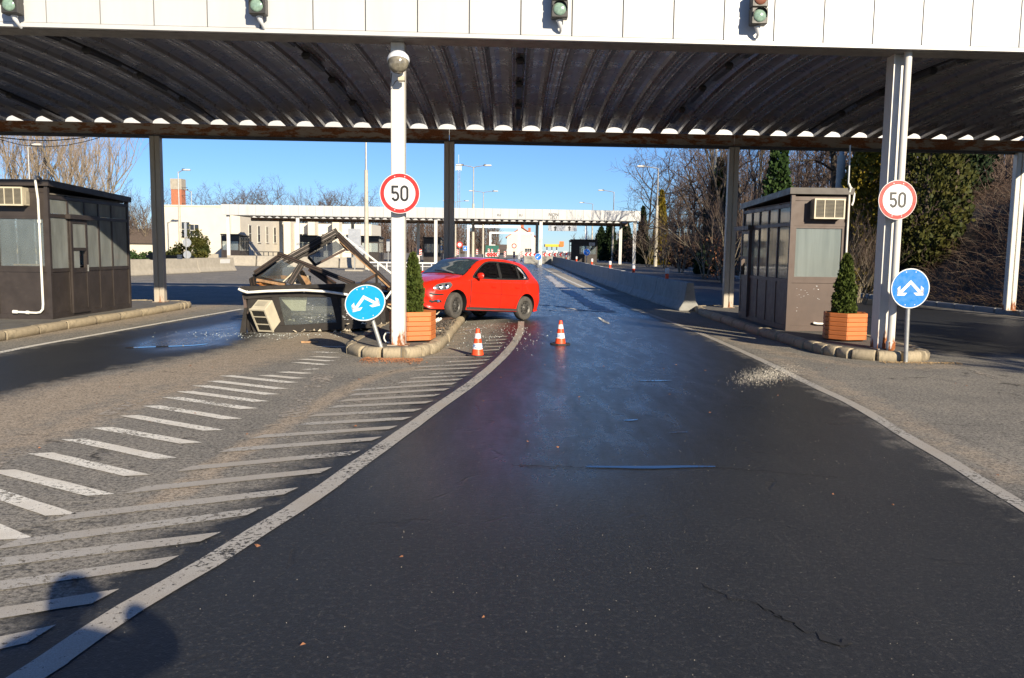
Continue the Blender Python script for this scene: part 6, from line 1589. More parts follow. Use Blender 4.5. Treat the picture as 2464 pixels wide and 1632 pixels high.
# conifers
conic = lambda u: (1 - u) ** 0.8
def conifer(label, px, Y, h, r, n, size, mt, seed, z=None, prof=conic, group=None):
    x = A(px, 500, Y).x; return thuja('conifer', label, (x, Y, bank_z(x, Y) if z is None else z), h, r, n, size, mt, seed, 'tree', prof, group)
conifer('bright green conifer above the right booth roof', 1870, 40, 9.5, 0.85, 7000, 0.15, 'leaf_conifer', 11)
conifer('golden pointed conifer beside the free leafless tree', 1592, 92, 8.0, 1.05, 5000, 0.22, 'leaf_golden', 12, z=gz(92))
conifer('small dark conifer left of the golden conifer', 1548, 96, 6.4, 0.95, 3200, 0.24, 'leaf_dark', 13, z=gz(96))
conifer('dark conifer behind the far canopy right end', 1470, 118, 6.0, 1.3, 2600, 0.3, 'leaf_dark', 16, z=gz(118))
conifer('dark conifer in the wood behind the tall pole', 1728, 60, 8.0, 1.3, 3600, 0.30, 'leaf_dark', 17)
round_ = lambda u: (math.sin(math.pi * min(1, u * 0.9 + 0.12)) ** 0.6)
conifer('golden rounded thuja left of the right front column', 2095, 33, 6.2, 1.25, 11000, 0.12, 'leaf_golden', 18, prof=round_)
conifer('large dark green and gold thuja right of the right column', 2230, 31, 6.6, 1.35, 8500, 0.12, 'leaf_bush', 19, prof=round_)
conifer('dark thuja behind the large gold thuja', 2310, 36, 6.8, 1.2, 7000, 0.14, 'leaf_dark', 20, prof=round_)
conifer('broad dark conifer between the far canopy end columns', 1508, 112, 5.2, 1.5, 2600, 0.3, 'leaf_dark', 26, z=gz(112))
conifer('low dark conifer behind the far booth', 1448, 138, 5.0, 1.6, 2200, 0.35, 'leaf_dark', 27, z=gz(138))
for k, (px, Y, hh) in enumerate(((1490, 122, 2.6), (1535, 104, 2.8), (1570, 98, 2.4), (1625, 84, 2.6), (1655, 76, 2.4))):
    x = A(px, 600, Y).x; leafy('scrub_bush', '%s rust brown scrub bush along the bank foot beyond the barriers' % ['farthest', 'fourth', 'third', 'second', 'nearest'][k], x, Y, bank_z(x, Y), 2.0, 1.5, hh, 1500, 0.2, 'bramble', 90 + k)
# bushes in front of the cream building
q = A(473, 600, 72); leafy('bush', 'yellow green bush before the cream building', q.x, 72, gz(72), 1.05, 0.8, 2.6, 2600, 0.13, 'leaf_bush', 31)
q = A(425, 600, 73); leafy('bush', 'low olive bush left of the yellow green bush', q.x, 73, gz(73), 0.9, 0.7, 1.5, 1500, 0.13, 'leaf_bush', 32)
q = A(330, 600, 76); leafy('bush', 'low dark bush at the left end of the cream building', q.x, 76, gz(76), 1.2, 0.8, 0.9, 1200, 0.13, 'leaf_conifer', 33)
# shrubs on the verge out of view to the right; they shade the right hand lane
for k, (x, y, hh) in enumerate(((16.2, -3.5, 6.3), (16.0, -0.5, 6.2), (16.4, 2.5, 5.3), (16.1, 5.3, 4.5), (16.3, 8.0, 3.7), (16.1, 10.6, 2.9), (16.4, 13.0, 2.2))):
    leafy('verge_shrub', 'evergreen shrub on the verge to the right of the lanes', x, y, bank_z(x, y), 1.7, 1.9, hh, 1700, 0.24, 'leaf_dark', 60 + k, 'shrub', 'verge shrubs out of view')
# far wood: one mass
def far_wood(label, x0, x1, y0, y1, h0, h1, n, seed, mt='twig'):
    q = random.Random(seed); mb = MB()
    for _ in range(n):
        x, y = q.uniform(x0, x1), q.uniform(y0, y1); h = q.uniform(h0, h1); z = gz(min(y, 330)) - 0.2; p = Vector((x, y, z)); tip = p + Vector((q.gauss(0, .5), q.gauss(0, .5), h))
        mb.tube([p, tip], [0.10, 0.03], 3, cap=False)
        for k in range(26):
            t = q.uniform(0.12, 1.0); c = p.lerp(tip, t); a = q.uniform(0, 6.28); L = h * 0.30 * q.uniform(0.5, 1.1)
            mb.tube([c, c + Vector((math.cos(a) * L * 0.6, math.sin(a) * L * 0.6, L * q.uniform(0.5, 1.0)))], [0.045, 0.015], 3, cap=False)
    tag(mb.build('far_wood', mt), label, None, None, 'stuff')
def bank_wood(label, n, seed):
    q = random.Random(seed); mb = MB()
    for _ in range(n):
        y = 34 + 110 * q.random() ** 1.3; x = float(foot_x(y)) + 4 + 26 * q.random(); h = q.uniform(4.0, 9.5)
        if 60 < y < 96 and x < 27 and (x - 16) < (96 - y) * 0.6: continue
        p = Vector((x, y, bank_z(x, y) - 0.2)); tip = p + Vector((q.gauss(0, .6), q.gauss(0, .6), h))
        mb.tube([p, tip], [0.07, 0.02], 3, cap=False)
        for k in range(30):
            t = q.uniform(0.10, 1.0); c = p.lerp(tip, t); a = q.uniform(0, 6.28); L = h * 0.26 * q.uniform(0.4, 1.1)
            mb.tube([c, c + Vector((math.cos(a) * L * 0.6, math.sin(a) * L * 0.6, L * q.uniform(0.4, 1.0)))], [0.022, 0.008], 3, cap=False)
    tag(mb.build('wood_thicket', 'twig'), label, None, None, 'stuff')
bank_wood('dense brown thicket filling the wood on the right bank', 620, 5)
far_wood('far brown wood on the skyline behind the far canopy', -48, -4, 200, 250, 5.5, 9.5, 420, 1)
far_wood('far brown wood beyond the fields on the left', -120, -48, 150, 210, 5.0, 9.0, 300, 2)
far_wood('far low wood on the horizon on the right', 20, 60, 210, 300, 4, 7, 140, 3)
mb = MB(); mb.add([(-140, 190, 0.55), (-2, 205, 0.65), (-2, 330, 4.0), (-140, 330, 5.5)], [(0, 1, 2, 3)]); tag(mb.build('hill_slope', mat('dry_field', (0.16, 0.11, 0.06), 0.95, var=0.3, scale=0.1)), 'brown slope under the far wood', None, None, 'structure')
# ================================================================== BUILDINGS
def pt_box(name, a, b_, mt, parent): mb = MB(); mb.b2(a, b_); return mb.build(name, mt, parent)
def window(parent, x0, x1, z0, z1, y, axis='x', n=2, mt='window_dark'):
    """window set into a wall facing -y (axis x) or +x (axis y); coordinates in the parent's frame"""
    def bx_(u0, u1, w0, w1, d0, d1):
        return ((u0, y - d1, w0), (u1, y - d0, w1)) if axis == 'x' else ((y + d0, u0, w0), (y + d1, u1, w1))
    f = MB(); fw = 0.07
    for (a, b_, c, d) in ((x0 - fw, x0, z0 - fw, z1 + fw), (x1, x1 + fw, z0 - fw, z1 + fw), (x0, x1, z1, z1 + fw), (x0, x1, z0 - fw, z0)): f.b2(*bx_(a, b_, c, d, 0.001, 0.05))
    for k in range(1, n): u = x0 + (x1 - x0) * k / n; f.b2(*bx_(u - 0.03, u + 0.03, z0, z1, 0.001, 0.045))
    f.b2(*bx_(x0, x1, (z0 + z1) / 2 - 0.03, (z0 + z1) / 2 + 0.03, 0.0011, 0.044))
    o = f.build('window', 'window_frame', parent)
    p = MB(); p.b2(*bx_(x0, x1, z0, z1, 0.0005, 0.02)); p.build('pane', mt, o)
    s_ = MB(); s_.b2(*bx_(x0 - 0.12, x1 + 0.12, z0 - fw - 0.06, z0 - fw - 0.003, 0.001, 0.14)); s_.build('sill', 'plaster_grey', o)
BY = 95.0
bz = gz(BY)
bld = thing('cream_building', 'flat roofed cream office building left of the far canopy', 'building', (0, BY, bz))
bx0, bx1 = A(371, 500, BY).x, A(577, 500, BY).x
htop = A(450, 497, BY).z - bz
pt_box('wall', (bx0, 0, 0), (bx1, 26, htop), 'plaster_cream', bld)
pt_box('parapet', (bx0 - 0.08, -0.08, htop + 0.002), (bx1 + 0.08, 26.1, htop + 0.16), 'plaster_cream', bld)
for (a, b_, c, d, n) in ((438, 456, 535, 569, 2), (458, 478, 541, 568, 2)):
    p0, p1 = A(a, d, BY), A(b_, c, BY); window(bld, p0.x, p1.x, p0.z - bz, p1.z - bz, 0, 'x', n)
for k in range(5):
    yy = 3.0 + 3.4 * k; window(bld, yy, yy + 1.0, 2.0, 3.9, bx1, 'y', 1)
pt_box('drain_pipe', (bx1 - 1.05, -0.12, 0.2), (bx1 - 0.93, -0.002, htop - 0.3), 'plaster_grey', bld)
# entrance wing under the canopy with columns
pt_box('entrance_wing', (bx1 + 0.1, 17, 0), (bx1 + 12, 25, 4.6), 'plaster_grey', bld)
for k in range(3):
    xx = bx1 + 0.8 + 3.2 * k; o = pt_box('pilaster', (xx, 15.0, 0), (xx + 0.9, 16.98, 5.0), 'plaster_cream', bld)
for k in range(3):
    xx = bx1 + 2.2 + 3.2 * k; window(bld, xx, xx + 1.2, 1.0, 3.2, 17, 'x', 2)
# chimney
cz = A(430, 497, 104); cb = thing('chimney_stack', 'tall brick chimney with a pale top behind the cream building', 'chimney', (A(430, 497, 104).x, 104, gz(104)))
ch = A(430, 431, 104).z - gz(104); cw = (A(443, 470, 104).x - A(418, 470, 104).x)
pt_box('brick_shaft', (-cw / 2, -cw / 2, 0), (cw / 2, cw / 2, ch - 1.3), 'brick_red', cb); pt_box('pale_top', (-cw / 2 - 0.05, -cw / 2 - 0.05, ch - 1.298), (cw / 2 + 0.05, cw / 2 + 0.05, ch), 'concrete', cb)
for k in range(4):
    mb = MB(); z = ch - 1.1 - k * 0.95; mb.bar((cw / 2, -cw / 2 + 0.05, z), (cw / 2 + 0.75, -cw / 2 + 0.05, z + 0.05), 0.05, 0.05); mb.build('rung', 'lamp_dark', cb)
# low house at the left
q0, q1 = A(300, 575, 110), A(372, 575, 110); lh = thing('low_house', 'low old house with dark roof left of the cream building', 'house', ((q0.x + q1.x) / 2, 110, gz(110)))
w_ = (q1.x - q0.x) / 2 + 0.4; pt_box('wall', (-w_, 0, 0), (w_, 6, 1.7), 'plaster_cream', lh)
mb = MB(); mb.add([(-w_ - .3, -.4, 1.6), (w_ + .3, -.4, 1.6), (w_ - 0.5, 3, 3.6), (-w_ - .3, 3, 3.6), (w_ + .3, 6.4, 1.6), (-w_ - .3, 6.4, 1.6)], [(0, 1, 2, 3), (3, 2, 4, 5), (1, 4, 2), (0, 3, 5), (0, 5, 4, 1)]); mb.build('roof', 'roof_old', lh)
# far house with a red roof
HYc = 190.0; p0, p1, p2 = A(1220, 590, HYc), A(1290, 590, HYc), A(1316, 590, HYc)
hs = thing('red_roof_house', 'far cream house with red tiled roof', 'house', (p0.x, HYc, gz(HYc)))
L = p1.x - p0.x; ez = A(1220, 570, HYc).z - gz(HYc); rz_ = A(1258, 549, HYc).z - gz(HYc)
mb = MB(); mb.add([(0, 0, 0), (L, 0, 0), (L, 0, ez), (L / 2, 0, rz_), (0, 0, ez), (0, 14, 0), (L, 14, 0), (L, 14, ez), (L / 2, 14, rz_), (0, 14, ez)], [(0, 1, 2, 3, 4), (9, 8, 7, 6, 5), (1, 6, 7, 2), (0, 4, 9, 5)]); mb.build('wall', 'plaster_cream', hs)
mb = MB(); e = 0.35
mb.add([(-e, -0.3, ez - 0.25), (L / 2, -0.3, rz_ + 0.12), (L + e, -0.3, ez - 0.25), (-e, 14.3, ez - 0.25), (L / 2, 14.3, rz_ + 0.12), (L + e, 14.3, ez - 0.25), (-e, -0.3, ez - 0.10), (L / 2, -0.3, rz_ + 0.30), (L + e, -0.3, ez - 0.10), (-e, 14.3, ez - 0.10), (L / 2, 14.3, rz_ + 0.30), (L + e, 14.3, ez - 0.10)], [(6, 9, 10, 7), (7, 10, 11, 8), (0, 6, 7, 1), (1, 7, 8, 2), (0, 3, 9, 6), (2, 8, 11, 5), (0, 1, 4, 3), (1, 2, 5, 4)]); rf = mb.build('roof', 'roof_tile', hs)
pt_box('chimney', (L / 2 - 0.2, 4, rz_ - 0.3), (L / 2 + 0.5, 4.8, rz_ + 1.1), 'brick_red', rf); pt_box('chimney', (L / 2 + 1.6, 8, rz_ - 1.2), (L / 2 + 2.2, 8.7, rz_ + 0.3), 'brick_red', rf)
for k in range(4): window(hs, 1.0 + 3.0 * k, 2.0 + 3.0 * k, 2.2, 3.5, L, 'y', 1)
window(hs, L * 0.62, L * 0.85, 0.3, 1.5, 0, 'x', 3)
# petrol station roof
GY = 300.0; g0, g1 = A(1312, 592, GY), A(1346, 585, GY)
gs = thing('petrol_station', 'far yellow petrol station roof with an orange sign box', 'petrol station', (g0.x, GY, gz(GY)))
za, zb_ = A(1330, 594, GY).z - gz(GY), A(1330, 588, GY).z - gz(GY)
pt_box('roof', (0, 0, za), (g1.x - g0.x + 1.5, 12, zb_), 'station_yellow', gs); sx = A(1346, 585, GY).x - g0.x
pt_box('sign_box', (sx, -0.4, za + 0.25), (sx + 1.6, -0.003, A(1346, 581, GY).z - gz(GY)), 'station_orange', gs)
for k in (0.15, 0.5, 0.85): pt_box('column', ((g1.x - g0.x) * k - 0.2, 3, 0), ((g1.x - g0.x) * k + 0.2, 3.4, za - 0.002), 'white_steel', gs)

# ================================================================== FAR BOOTHS
def far_booth(label, px, Y, w, dpt, rz=0.0, z=None, side=1):
    x = A(px, 600, Y).x; b_ = make_booth(label, (x, Y, gz(Y)), w, dpt, 2.74, side, rz, True); return b_
fb = far_booth('dark booth with a number plate beyond the right barriers', 1437, 96, 3.0, 3.4)
mb = MB(); mb.b2((-0.95, -0.05, 2.03), (-0.3, -0.012, 2.38)); sg_ = mb.build('sign_plate', 'sign_white', fb); o = link('lettering', text_mesh('EU', 0.28), sg_, (-0.62, -0.052, 2.20)); o.rotation_euler = (math.pi / 2, 0, 0); o.data.materials.append(M['sign_black'])
mb = MB(); mb.b2((-2.93, 0.005, 0.101), (-2.0, 0.021, 2.6)); mb.b2((-1.45, 0.005, 1.0), (-1.38, 0.021, 2.02)); mb.build('door', 'booth_brown', fb)
for px, Y, lab in ((576, 88, 'dark glazed booth by the corner of the cream building'), (762, 90, 'dark booth in the shade under the far canopy'), (912, 88, 'dark booth behind the tall concrete pole'), (1060, 92, 'dark booth behind the middle rear column')):
    bt = far_booth(lab, px, Y, 1.9, 3.2, side=1)
    mb = MB()
    for v_ in (0.8, 1.6, 2.4): mb.b2((-0.06, v_ - 0.03, 0.101), (-0.008, v_ + 0.03, 2.36))
    mb.build('mullions', 'booth_brown', bt)
    for z0, z1 in ((1.003, 2.017), (2.095, 2.37)):
        for k in range(4):
            mb = MB(); mb.b2((-0.036, 0.1 + 0.78 * k, z0), (-0.030, 0.74 + 0.78 * k, z1)); mb.build('pane', 'pane_dusty', bt)
    mb = MB(); mb.b2((-0.05, 0.07, 0.101), (-0.022, 3.13, 0.927)); mb.build('wall_panel', 'booth_brown', bt)

# ================================================================== LAMP POSTS, MASTS, GANTRIES
def lamp_post(label, px, Y, ztop, arms, r=0.11, z=None, arm=1.9):
    x = A(px, 600, Y).x; z0 = gz(Y) if z is None else z; h = ztop - z0
    t = thing('lamp_post', label, 'lamp post', (x, Y, z0), 0, 'tall lamp posts')
    mb = MB(); mb.tube([(0, 0, -0.1), (0, 0, h * 0.62)], [r * 1.35, r], 10); mb.build('concrete_pole', 'concrete_pole', t, auto=40)
    mb = MB(); mb.tube([(0, 0, h * 0.62), (0, 0, h - 0.05)], [r * 0.62, r * 0.5], 8)
    for a in arms: mb.tube([(0, 0, h - 0.15), (a * 0.25, 0, h - 0.02), (a * arm, 0, h + 0.12)], [r * 0.45, r * 0.4, r * 0.35], 6)
    mb.build('steel_top', 'galvanised', t, auto=40)
    for a in arms:
        mb = MB(); mb.cbox((a * (arm + 0.35), 0, h + 0.13), (0.75, 0.3, 0.16), 0.05); hd_ = mb.build('lamp_head', 'lamp_head', t)
        mb = MB(); mb.cbox((a * (arm + 0.05), 0, h + 0.155), (0.26, 0.28, 0.18), 0.02); mb.build('ballast_box', 'lamp_dark', hd_)
def top(px, py, Y): return A(px, py, Y).z
lamp_post('lamp post rising above the roof of the left booth', 79, 68, top(79, 352, 68), [1], arm=0.35)
lamp_post('lamp post before the cream building and chimney', 434, 84, top(434, 412, 84), [1], arm=0.5)
lamp_post('shorter lamp post right of the brick chimney', 464, 112, top(464, 460, 112), [-1], arm=0.5)
lamp_post('tall pole rising behind the wreck through the roof line', 882, 60, 11.5, [1], 0.13)
lamp_post('double armed lamp post behind the red car', 1138, 86, top(1138, 401, 86), [-1, 1], 0.12, arm=1.1)
lamp_post('farther double armed lamp post right of the first', 1162, 122, top(1162, 462, 122), [-1, 1], 0.12, arm=1.4)
lamp_post('far lamp post beside the radio mast', 1096, 150, top(1096, 485, 150), [-1, 1], 0.12, arm=1.6)
lamp_post('single armed lamp post before the golden conifer', 1578, 84, top(1578, 404, 84), [-1], 0.14, arm=1.4)
lamp_post('single armed lamp post above the right end of the far canopy', 1474, 112, top(1474, 461, 112), [-1], 0.12, arm=1.4)
lamp_post('small far lamp post above the far canopy', 1424, 145, top(1424, 490, 145), [-1], 0.12, arm=1.6)
lamp_post('tall pole at the foot of the wooded bank', 1714, 60, 12.5, [-1], 0.17, z=gz(60))
lamp_post('tall pole behind the roof of the right booth', 2013, 34, 9.0, [-1], 0.16)
mt_ = thing('radio_mast', 'thin lattice radio mast on the skyline', 'mast', (A(1103, 500, 300).x, 300, gz(300)))
hm = A(1103, 393, 300).z - gz(300)
mb = MB()
for a in range(3):
    c = Vector((0.55 * math.cos(2.1 * a), 0.55 * math.sin(2.1 * a), 0)); mb.tube([c, c * 0.75 + Vector((0, 0, hm))], 0.10, 4)
for k in range(36):
    z = hm * k / 36; a = 2.1 * (k % 3); b_ = 2.1 * ((k + 1) % 3); mb.bar((0.5 * math.cos(a), 0.5 * math.sin(a), z), (0.5 * math.cos(b_), 0.5 * math.sin(b_), z + hm / 36), 0.07, 0.07)
mb.build('lattice', 'sign_back', mt_)
mb = MB(); mb.tube([(0, 0, hm), (0, 0, hm + 3)], 0.06, 5)
for k in range(5): mb.b2((-1.0 + 0.45 * k, -0.5, hm - 2.6 + 0.2 * (k % 2)), (-0.8 + 0.45 * k, -0.3, hm - 0.6)); 
mb.build('antennas', 'white_steel', mt_)
def gantry(label, xa, xb, ytop, Y, th=0.4):
    p, q_ = A(xa, ytop, Y), A(xb, ytop, Y); t = thing('gantry', label, 'gantry', ((p.x + q_.x) / 2, Y, gz(Y))); w = (q_.x - p.x) / 2; h = p.z - gz(Y)
    for s_ in (-1, 1): pt_box('post', (s_ * w - th / 2, -th / 2, 0), (s_ * w + th / 2, th / 2, h), 'white_steel', t)
    pt_box('crossbeam', (-w + th / 2 + 0.003, -th / 2, h - th), (w - th / 2 - 0.003, th / 2, h), 'white_steel', t); return t
gantry('nearer white goalpost gantry beyond the far canopy', 1127, 1250, 542, 125, 0.35)
gantry('farther white goalpost gantry before the red roof house', 1180, 1282, 558, 150, 0.33)
sg = thing('overhead_sign', 'white overhead lane sign with two black arrows', 'road sign', (0, 118, gz(118)))
p0, p1 = A(1319, 556, 118), A(1388, 541, 118); zg = gz(118)
pt_box('panel', (p0.x, -0.05, p0.z - zg), (p1.x, 0.05, p1.z - zg), 'sign_back', sg)
pt_box('post', (A(1409, 600, 118).x - 0.14, -0.14, 0), (A(1409, 600, 118).x + 0.14, 0.14, A(1409, 538, 118).z - zg), 'white_steel', sg)
pt_box('arm', (p0.x, 0.06, p1.z - zg - 0.15), (A(1409, 600, 118).x, 0.2, p1.z - zg), 'white_steel', sg)
for px in (1336, 1370):
    c = A(px, 550, 118); mb = MB(); x, z = c.x, c.z - zg
    mb.add([(x - 0.1, -0.07, z - 0.32), (x + 0.1, -0.07, z - 0.32), (x + 0.1, -0.07, z + 0.05), (x + 0.27, -0.07, z + 0.05), (x, -0.07, z + 0.36), (x - 0.27, -0.07, z + 0.05), (x - 0.1, -0.07, z + 0.05)], [(0, 1, 2, 3, 4, 5, 6)]); mb.build('arrow', 'sign_black', sg)

# ================================================================== FAR ROAD SIGNS AND BEACONS
def round_sign(label, px, py, Y, base_py, r, ring, face, tilt=0.0, bar_=None):
    c = A(px, py, Y); z0 = gz(Y); t = thing('road_sign', label, 'road sign', (c.x, Y, z0), 0, 'small far road signs'); h = c.z - z0
    mb = MB(); mb.tube([(0, 0.03, 0), (0, 0.03, h)], 0.035, 8); mb.build('pole', 'galvanised', t)
    T = Matrix.Translation((0, 0, h)) @ Matrix.Rotation(tilt, 4, 'Y') @ FACE
    mb = MB(); disc(mb, r, -0.02, 0, T, 28); mb.build('plate', ring, t)
    mb = MB(); disc(mb, r * (0.62 if ring == 'sign_red' else 0.93), 0.001, 0.006, T, 28); mb.build('face', face, t)
    if bar_:
        mb = MB(); mb.prism([(-0.6 * r, -0.07 * r), (0.25 * r, -0.07 * r), (0.25 * r, -0.3 * r), (0.62 * r, 0), (0.25 * r, 0.3 * r), (0.25 * r, 0.07 * r), (-0.6 * r, 0.07 * r)], 0.007, 0.010, T @ Matrix.Rotation(bar_, 4, 'Z')); mb.build('arrow', 'sign_white', t)
round_sign('round no passing sign before the far wood', 1106, 589, 118, 0, 0.42, 'sign_red', 'sign_white')
round_sign('round red ringed sign before the red roof house', 1237, 592, 140, 0, 0.42, 'sign_red', 'sign_white')
round_sign('small blue arrow sign at the end of the far island', 1295, 618, 74, 0, 0.30, 'sign_white', 'sign_blue', 0, R(-140))
round_sign('round blue arrow sign before the far booth', 1412, 607, 72, 0, 0.30, 'sign_white', 'sign_blue', 0, R(-45))
def board(name, label, x0, x1, y0, y1, Y, mt, cat='road sign', th=0.04, parts=None, pole=True):
    p, q_ = A(x0, y1, Y), A(x1, y0, Y); z0 = gz(Y); cx = (p.x + q_.x) / 2; t = thing(name, label, cat, (cx, Y, z0)); w = (q_.x - p.x) / 2
    pt_box('panel', (-w, -th, p.z - z0), (w, 0, q_.z - z0), mt, t)
    if pole: pt_box('pole', (-0.035, 0.003, 0), (0.035, 0.07, q_.z - z0 - 0.02), 'galvanised', t)
    return t, w, p.z - z0, q_.z - z0
t, w, a, b_ = board('info_sign', 'small blue rectangular sign before the far wood', 1114, 1125, 592, 604, 112, 'sign_white'); pt_box('blue_face', (-w * 0.9, -0.05, a + (b_ - a) * 0.06), (w * 0.9, -0.041, b_ - (b_ - a) * 0.06), 'sign_blue', t); mb = MB(); mb.lathe([(w * 0.4, 0.051), (w * 0.4, 0.055)], 20, Matrix.Translation((0, 0, (a + b_) / 2)) @ FACE); mb.build('emblem', 'sign_white', t)
t, w, a, b_ = board('sign_back_panel', 'large grey panel sign seen through the wreck frame', 838, 868, 551, 592, 56, 'sign_back')
mb = MB(); disc(mb, 0.42, 0.0, 0.02, Matrix.Translation((0.25, 0.06, a - 0.30)) @ FACE, 24); mb.build('round_panel', 'sign_back', t)
pt_box('plinth', (-0.6, -0.3, 0), (0.6, 0.3, 0.1), 'concrete', t)
t, w, a, b_ = board('sign_back_panel', 'narrow grey panel beside the far concrete pole', 930, 938, 576, 605, 88, 'sign_back')
t, w, a, b_ = board('sign_back_panel', 'tall grey panel sign before the cream building', 444, 449, 536, 570, 70, 'sign_back')
for k, (py, r_) in enumerate(((584, 0.36), (613, 0.33))):
    mb = MB(); disc(mb, r_, 0.0, 0.03, Matrix.Translation((0.05, 0.10, A(446, py, 70).z - gz(70))) @ FACE, 24); mb.build('round_panel', 'sign_back', t)
def beacon(label, px, py, Y, w=0.25, h=0.75):
    c = A(px, py, Y); z0 = gz(Y); t = thing('beacon_panel', label, 'beacon', (c.x, Y, z0), 0, 'red and white beacon panels'); zc = max(0.5, c.z - z0)
    pt_box('panel', (-w / 2, -0.03, zc - h / 2), (w / 2, 0, zc + h / 2), 'sign_white', t)
    mb = MB()
    for k in range(3):
        z = zc - h / 2 + h * (k + 0.15) / 3; mb.add([(-w / 2 + .01, -0.033, z), (w / 2 - .01, -0.033, z + h * 0.12), (w / 2 - .01, -0.033, z + h * 0.30), (-w / 2 + .01, -0.033, z + h * 0.17)], [(0, 1, 2, 3)])
    mb.build('red_bands', 'sign_red', t); pt_box('foot', (-0.2, -0.2, 0), (0.2, 0.2, 0.08), 'cone_base', t); pt_box('stem', (-0.03, 0.003, 0.081), (0.03, 0.05, zc), 'cone_base', t)
for lab, px, py, Y in (('left beacon panel before the far wood', 1101, 607, 110), ('second beacon panel from the left before the far wood', 1148, 606, 115), ('beacon panel left of the green container front', 1176, 605, 120), ('beacon panel before the green container', 1184, 606, 118), ('beacon panel right of the green container', 1200, 606, 120), ('beacon panel behind the car roof', 1215, 612, 105), ('beacon panel left of the gantry foot', 1237, 613, 100), ('beacon panel right of the gantry foot', 1255, 612, 105), ('red and white beacon panel left of the wreck pole', 1012, 607, 90)):
    beacon(lab, px, py, Y)
def chevron(label, px, py, Y, w=0.55):
    c = A(px, py, Y); z0 = gz(Y); t = thing('chevron_board', label, 'chevron board', (c.x, Y, z0), 0, 'red and white chevron boards'); zc = max(0.35, c.z - z0)
    pt_box('panel', (-w / 2, -0.03, zc - w / 2), (w / 2, 0, zc + w / 2), 'sign_white', t)
    mb = MB(); s_ = w * 0.46
    mb.add([(s_, -0.034, zc + s_), (0.1 * s_, -0.034, zc + s_), (-s_ * .9, -0.034, zc), (0.1 * s_, -0.034, zc - s_), (s_, -0.034, zc - s_), (0.05, -0.034, zc)], [(0, 1, 2, 5), (5, 2, 3, 4)]); mb.build('red_chevron', 'sign_red', t)
    for s2 in (-1, 1): pt_box('leg', (s2 * w * 0.3 - 0.03, 0.003, 0), (s2 * w * 0.3 + 0.03, 0.05, zc), 'cone_base', t)
for k, px in enumerate((1173, 1180, 1187, 1194)): chevron('%s chevron board of the left group before the container' % ordn[k].replace('nearest', 'leftmost'), px, 613, 116, 0.56)
for k, px in enumerate((1266, 1276, 1287, 1301, 1310, 1322, 1335, 1349, 1363)): chevron('%s chevron board of the row across the far lane' % ordn[k].replace('nearest', 'leftmost'), px, 613, 114, 0.58)
for k, px in enumerate((1322, 1337, 1360)):
    t, w, a, b_ = board('notice_board', '%s white notice behind the chevron row' % ['left', 'middle', 'right'][k], px - 4, px + 5, 604.5, 609, 140, 'sign_white')
# green container
c0, c1 = A(1168, 609, 128), A(1200, 591, 128); gc = thing('green_container', 'dark green container with a white roof cap before the far wood', 'container', (c0.x, 128, gz(128)))
pt_box('body', (0, 0, 0.05), (c1.x - c0.x, 2.2, c1.z - gz(128)), 'container_green', gc); pt_box('roof_cap', (0.55, -0.1, c1.z - gz(128) + 0.002), (1.5, 2.0, c1.z - gz(128) + 0.12), 'white_steel', gc); pt_box('door_leaf', ((c1.x - c0.x) * 0.55, -0.03, 0.1), ((c1.x - c0.x) * 0.97, -0.003, c1.z - gz(128) - 0.1), 'container_green', gc)
# benches / dark fence under the far canopy
fx0, fx1 = A(612, 600, 80).x, A(668, 600, 80).x; rl_ = thing('handrail', 'black handrail under the left end of the far canopy', 'railing', (0, 80, gz(80)))
for z in (0.55, 0.95): pt_box('rail', (fx0, -0.04, z), (fx1, 0.04, z + 0.08), 'lamp_dark', rl_)
for k in range(6): x = fx0 + (fx1 - fx0) * k / 5; pt_box('post', (x - 0.03, -0.045, 0), (x + 0.03, 0.045, 1.0), 'lamp_dark', rl_)
# boom barrier stub on the left rear column
bb = thing('barrier_boom', 'short striped boom stub fixed to the left rear column', 'barrier', (A(400, 617, 23).x, 22.9, A(400, 617, 23).z))
pt_box('arm', (-0.5, -0.03, -0.05), (0.35, 0.03, 0.03), 'lamp_dark', bb); pt_box('white_tip', (0.353, -0.032, -0.07), (0.47, 0.032, 0.05), 'sign_white', bb)
mb = MB(); mb.lathe([(0.10, -0.05), (0.10, 0.05)], 14, Matrix.Translation((-0.22, -0.28, 0)) @ FACE); mb.build('pivot', 'lamp_dark', bb)

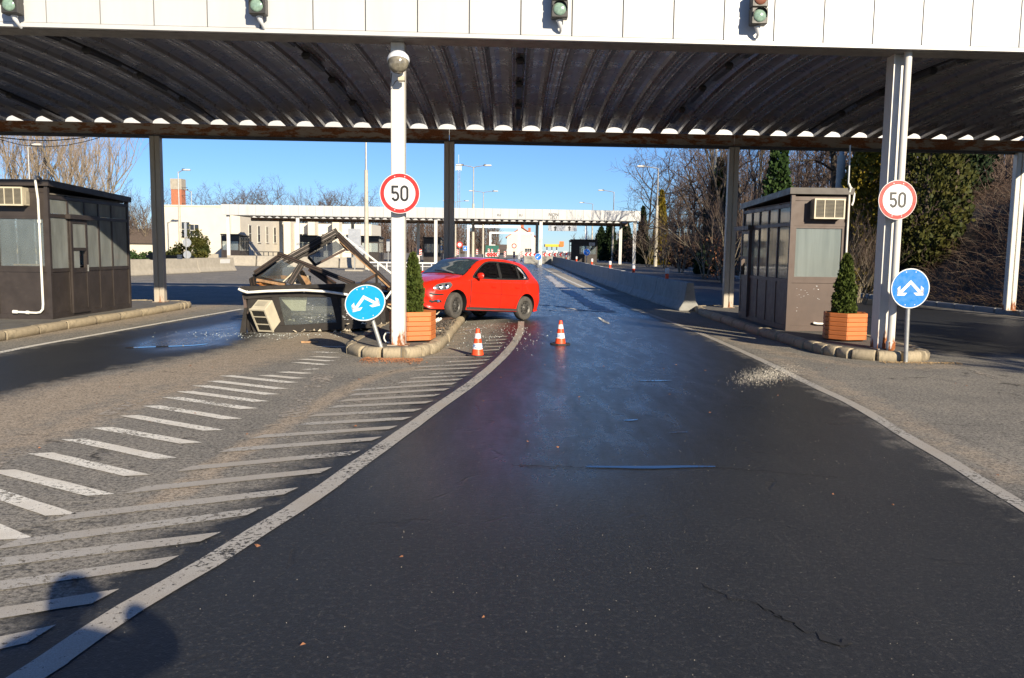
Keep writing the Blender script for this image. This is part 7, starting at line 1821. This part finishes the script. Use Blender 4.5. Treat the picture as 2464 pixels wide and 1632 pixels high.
# ================================================================== THE PHOTOGRAPHER (stands behind the lens, seen only by the shadow)
ph_ = thing('person', 'person in a dark jacket photographing, arms raised to the camera', 'person', (0, -0.25, 0))
jo = [(0, 0, 0.98), (0, 0.01, 1.20), (0, 0.0, 1.42), (0, 0.02, 1.52), (0, 0.05, 1.64), (0, 0.04, 1.80),
      (-0.19, 0, 1.43), (-0.36, 0.02, 1.27), (-0.13, 0.27, 1.50), (0.19, 0, 1.43), (0.42, 0.06, 1.47), (0.15, 0.27, 1.52),
      (-0.10, 0, 0.92), (-0.13, 0.02, 0.50), (-0.14, -0.02, 0.08), (-0.14, 0.14, 0.035), (0.10, 0, 0.92), (0.14, 0.02, 0.50), (0.16, -0.02, 0.08), (0.17, 0.14, 0.035)]
ed = [(0, 1), (1, 2), (2, 3), (3, 4), (4, 5), (2, 6), (6, 7), (7, 8), (2, 9), (9, 10), (10, 11), (0, 12), (12, 13), (13, 14), (14, 15), (0, 16), (16, 17), (17, 18), (18, 19)]
rad = [0.17, 0.17, 0.18, 0.07, 0.11, 0.10, 0.10, 0.065, 0.05, 0.10, 0.065, 0.05, 0.11, 0.075, 0.05, 0.045, 0.11, 0.075, 0.05, 0.045]
me = bpy.data.meshes.new('body'); me.from_pydata(jo, ed, []); bo = link('body', me); me.materials.append(M['shadow_cloth'])
sk = bo.modifiers.new('skin', 'SKIN')
for i, v_ in enumerate(me.skin_vertices[0].data): v_.radius = (rad[i], rad[i] * (0.75 if i < 3 else 1)); v_.use_root = (i == 0)
sb = bo.modifiers.new('sub', 'SUBSURF'); sb.levels = sb.render_levels = 2
bo.parent = ph_
mb = MB(); mb.cbox((0.0, 0.145, 1.625), (0.14, 0.06, 0.10), 0.01); mb.lathe([(0.035, 0), (0.035, 0.05)], 16, Matrix.Translation((0, 0.175, 1.62)) @ Matrix.Rotation(-math.pi / 2, 4, 'X'))
cb_ = tag(mb.build('camera_body', 'lamp_dark'), 'black camera held up by the person', 'camera'); cb_.location = (0, -0.25, 0)
# no part may carry a category; children need none
for o in bpy.data.objects:
    if o.parent is not None:
        for k in ('category', 'group'):
            if k in o: del o[k]
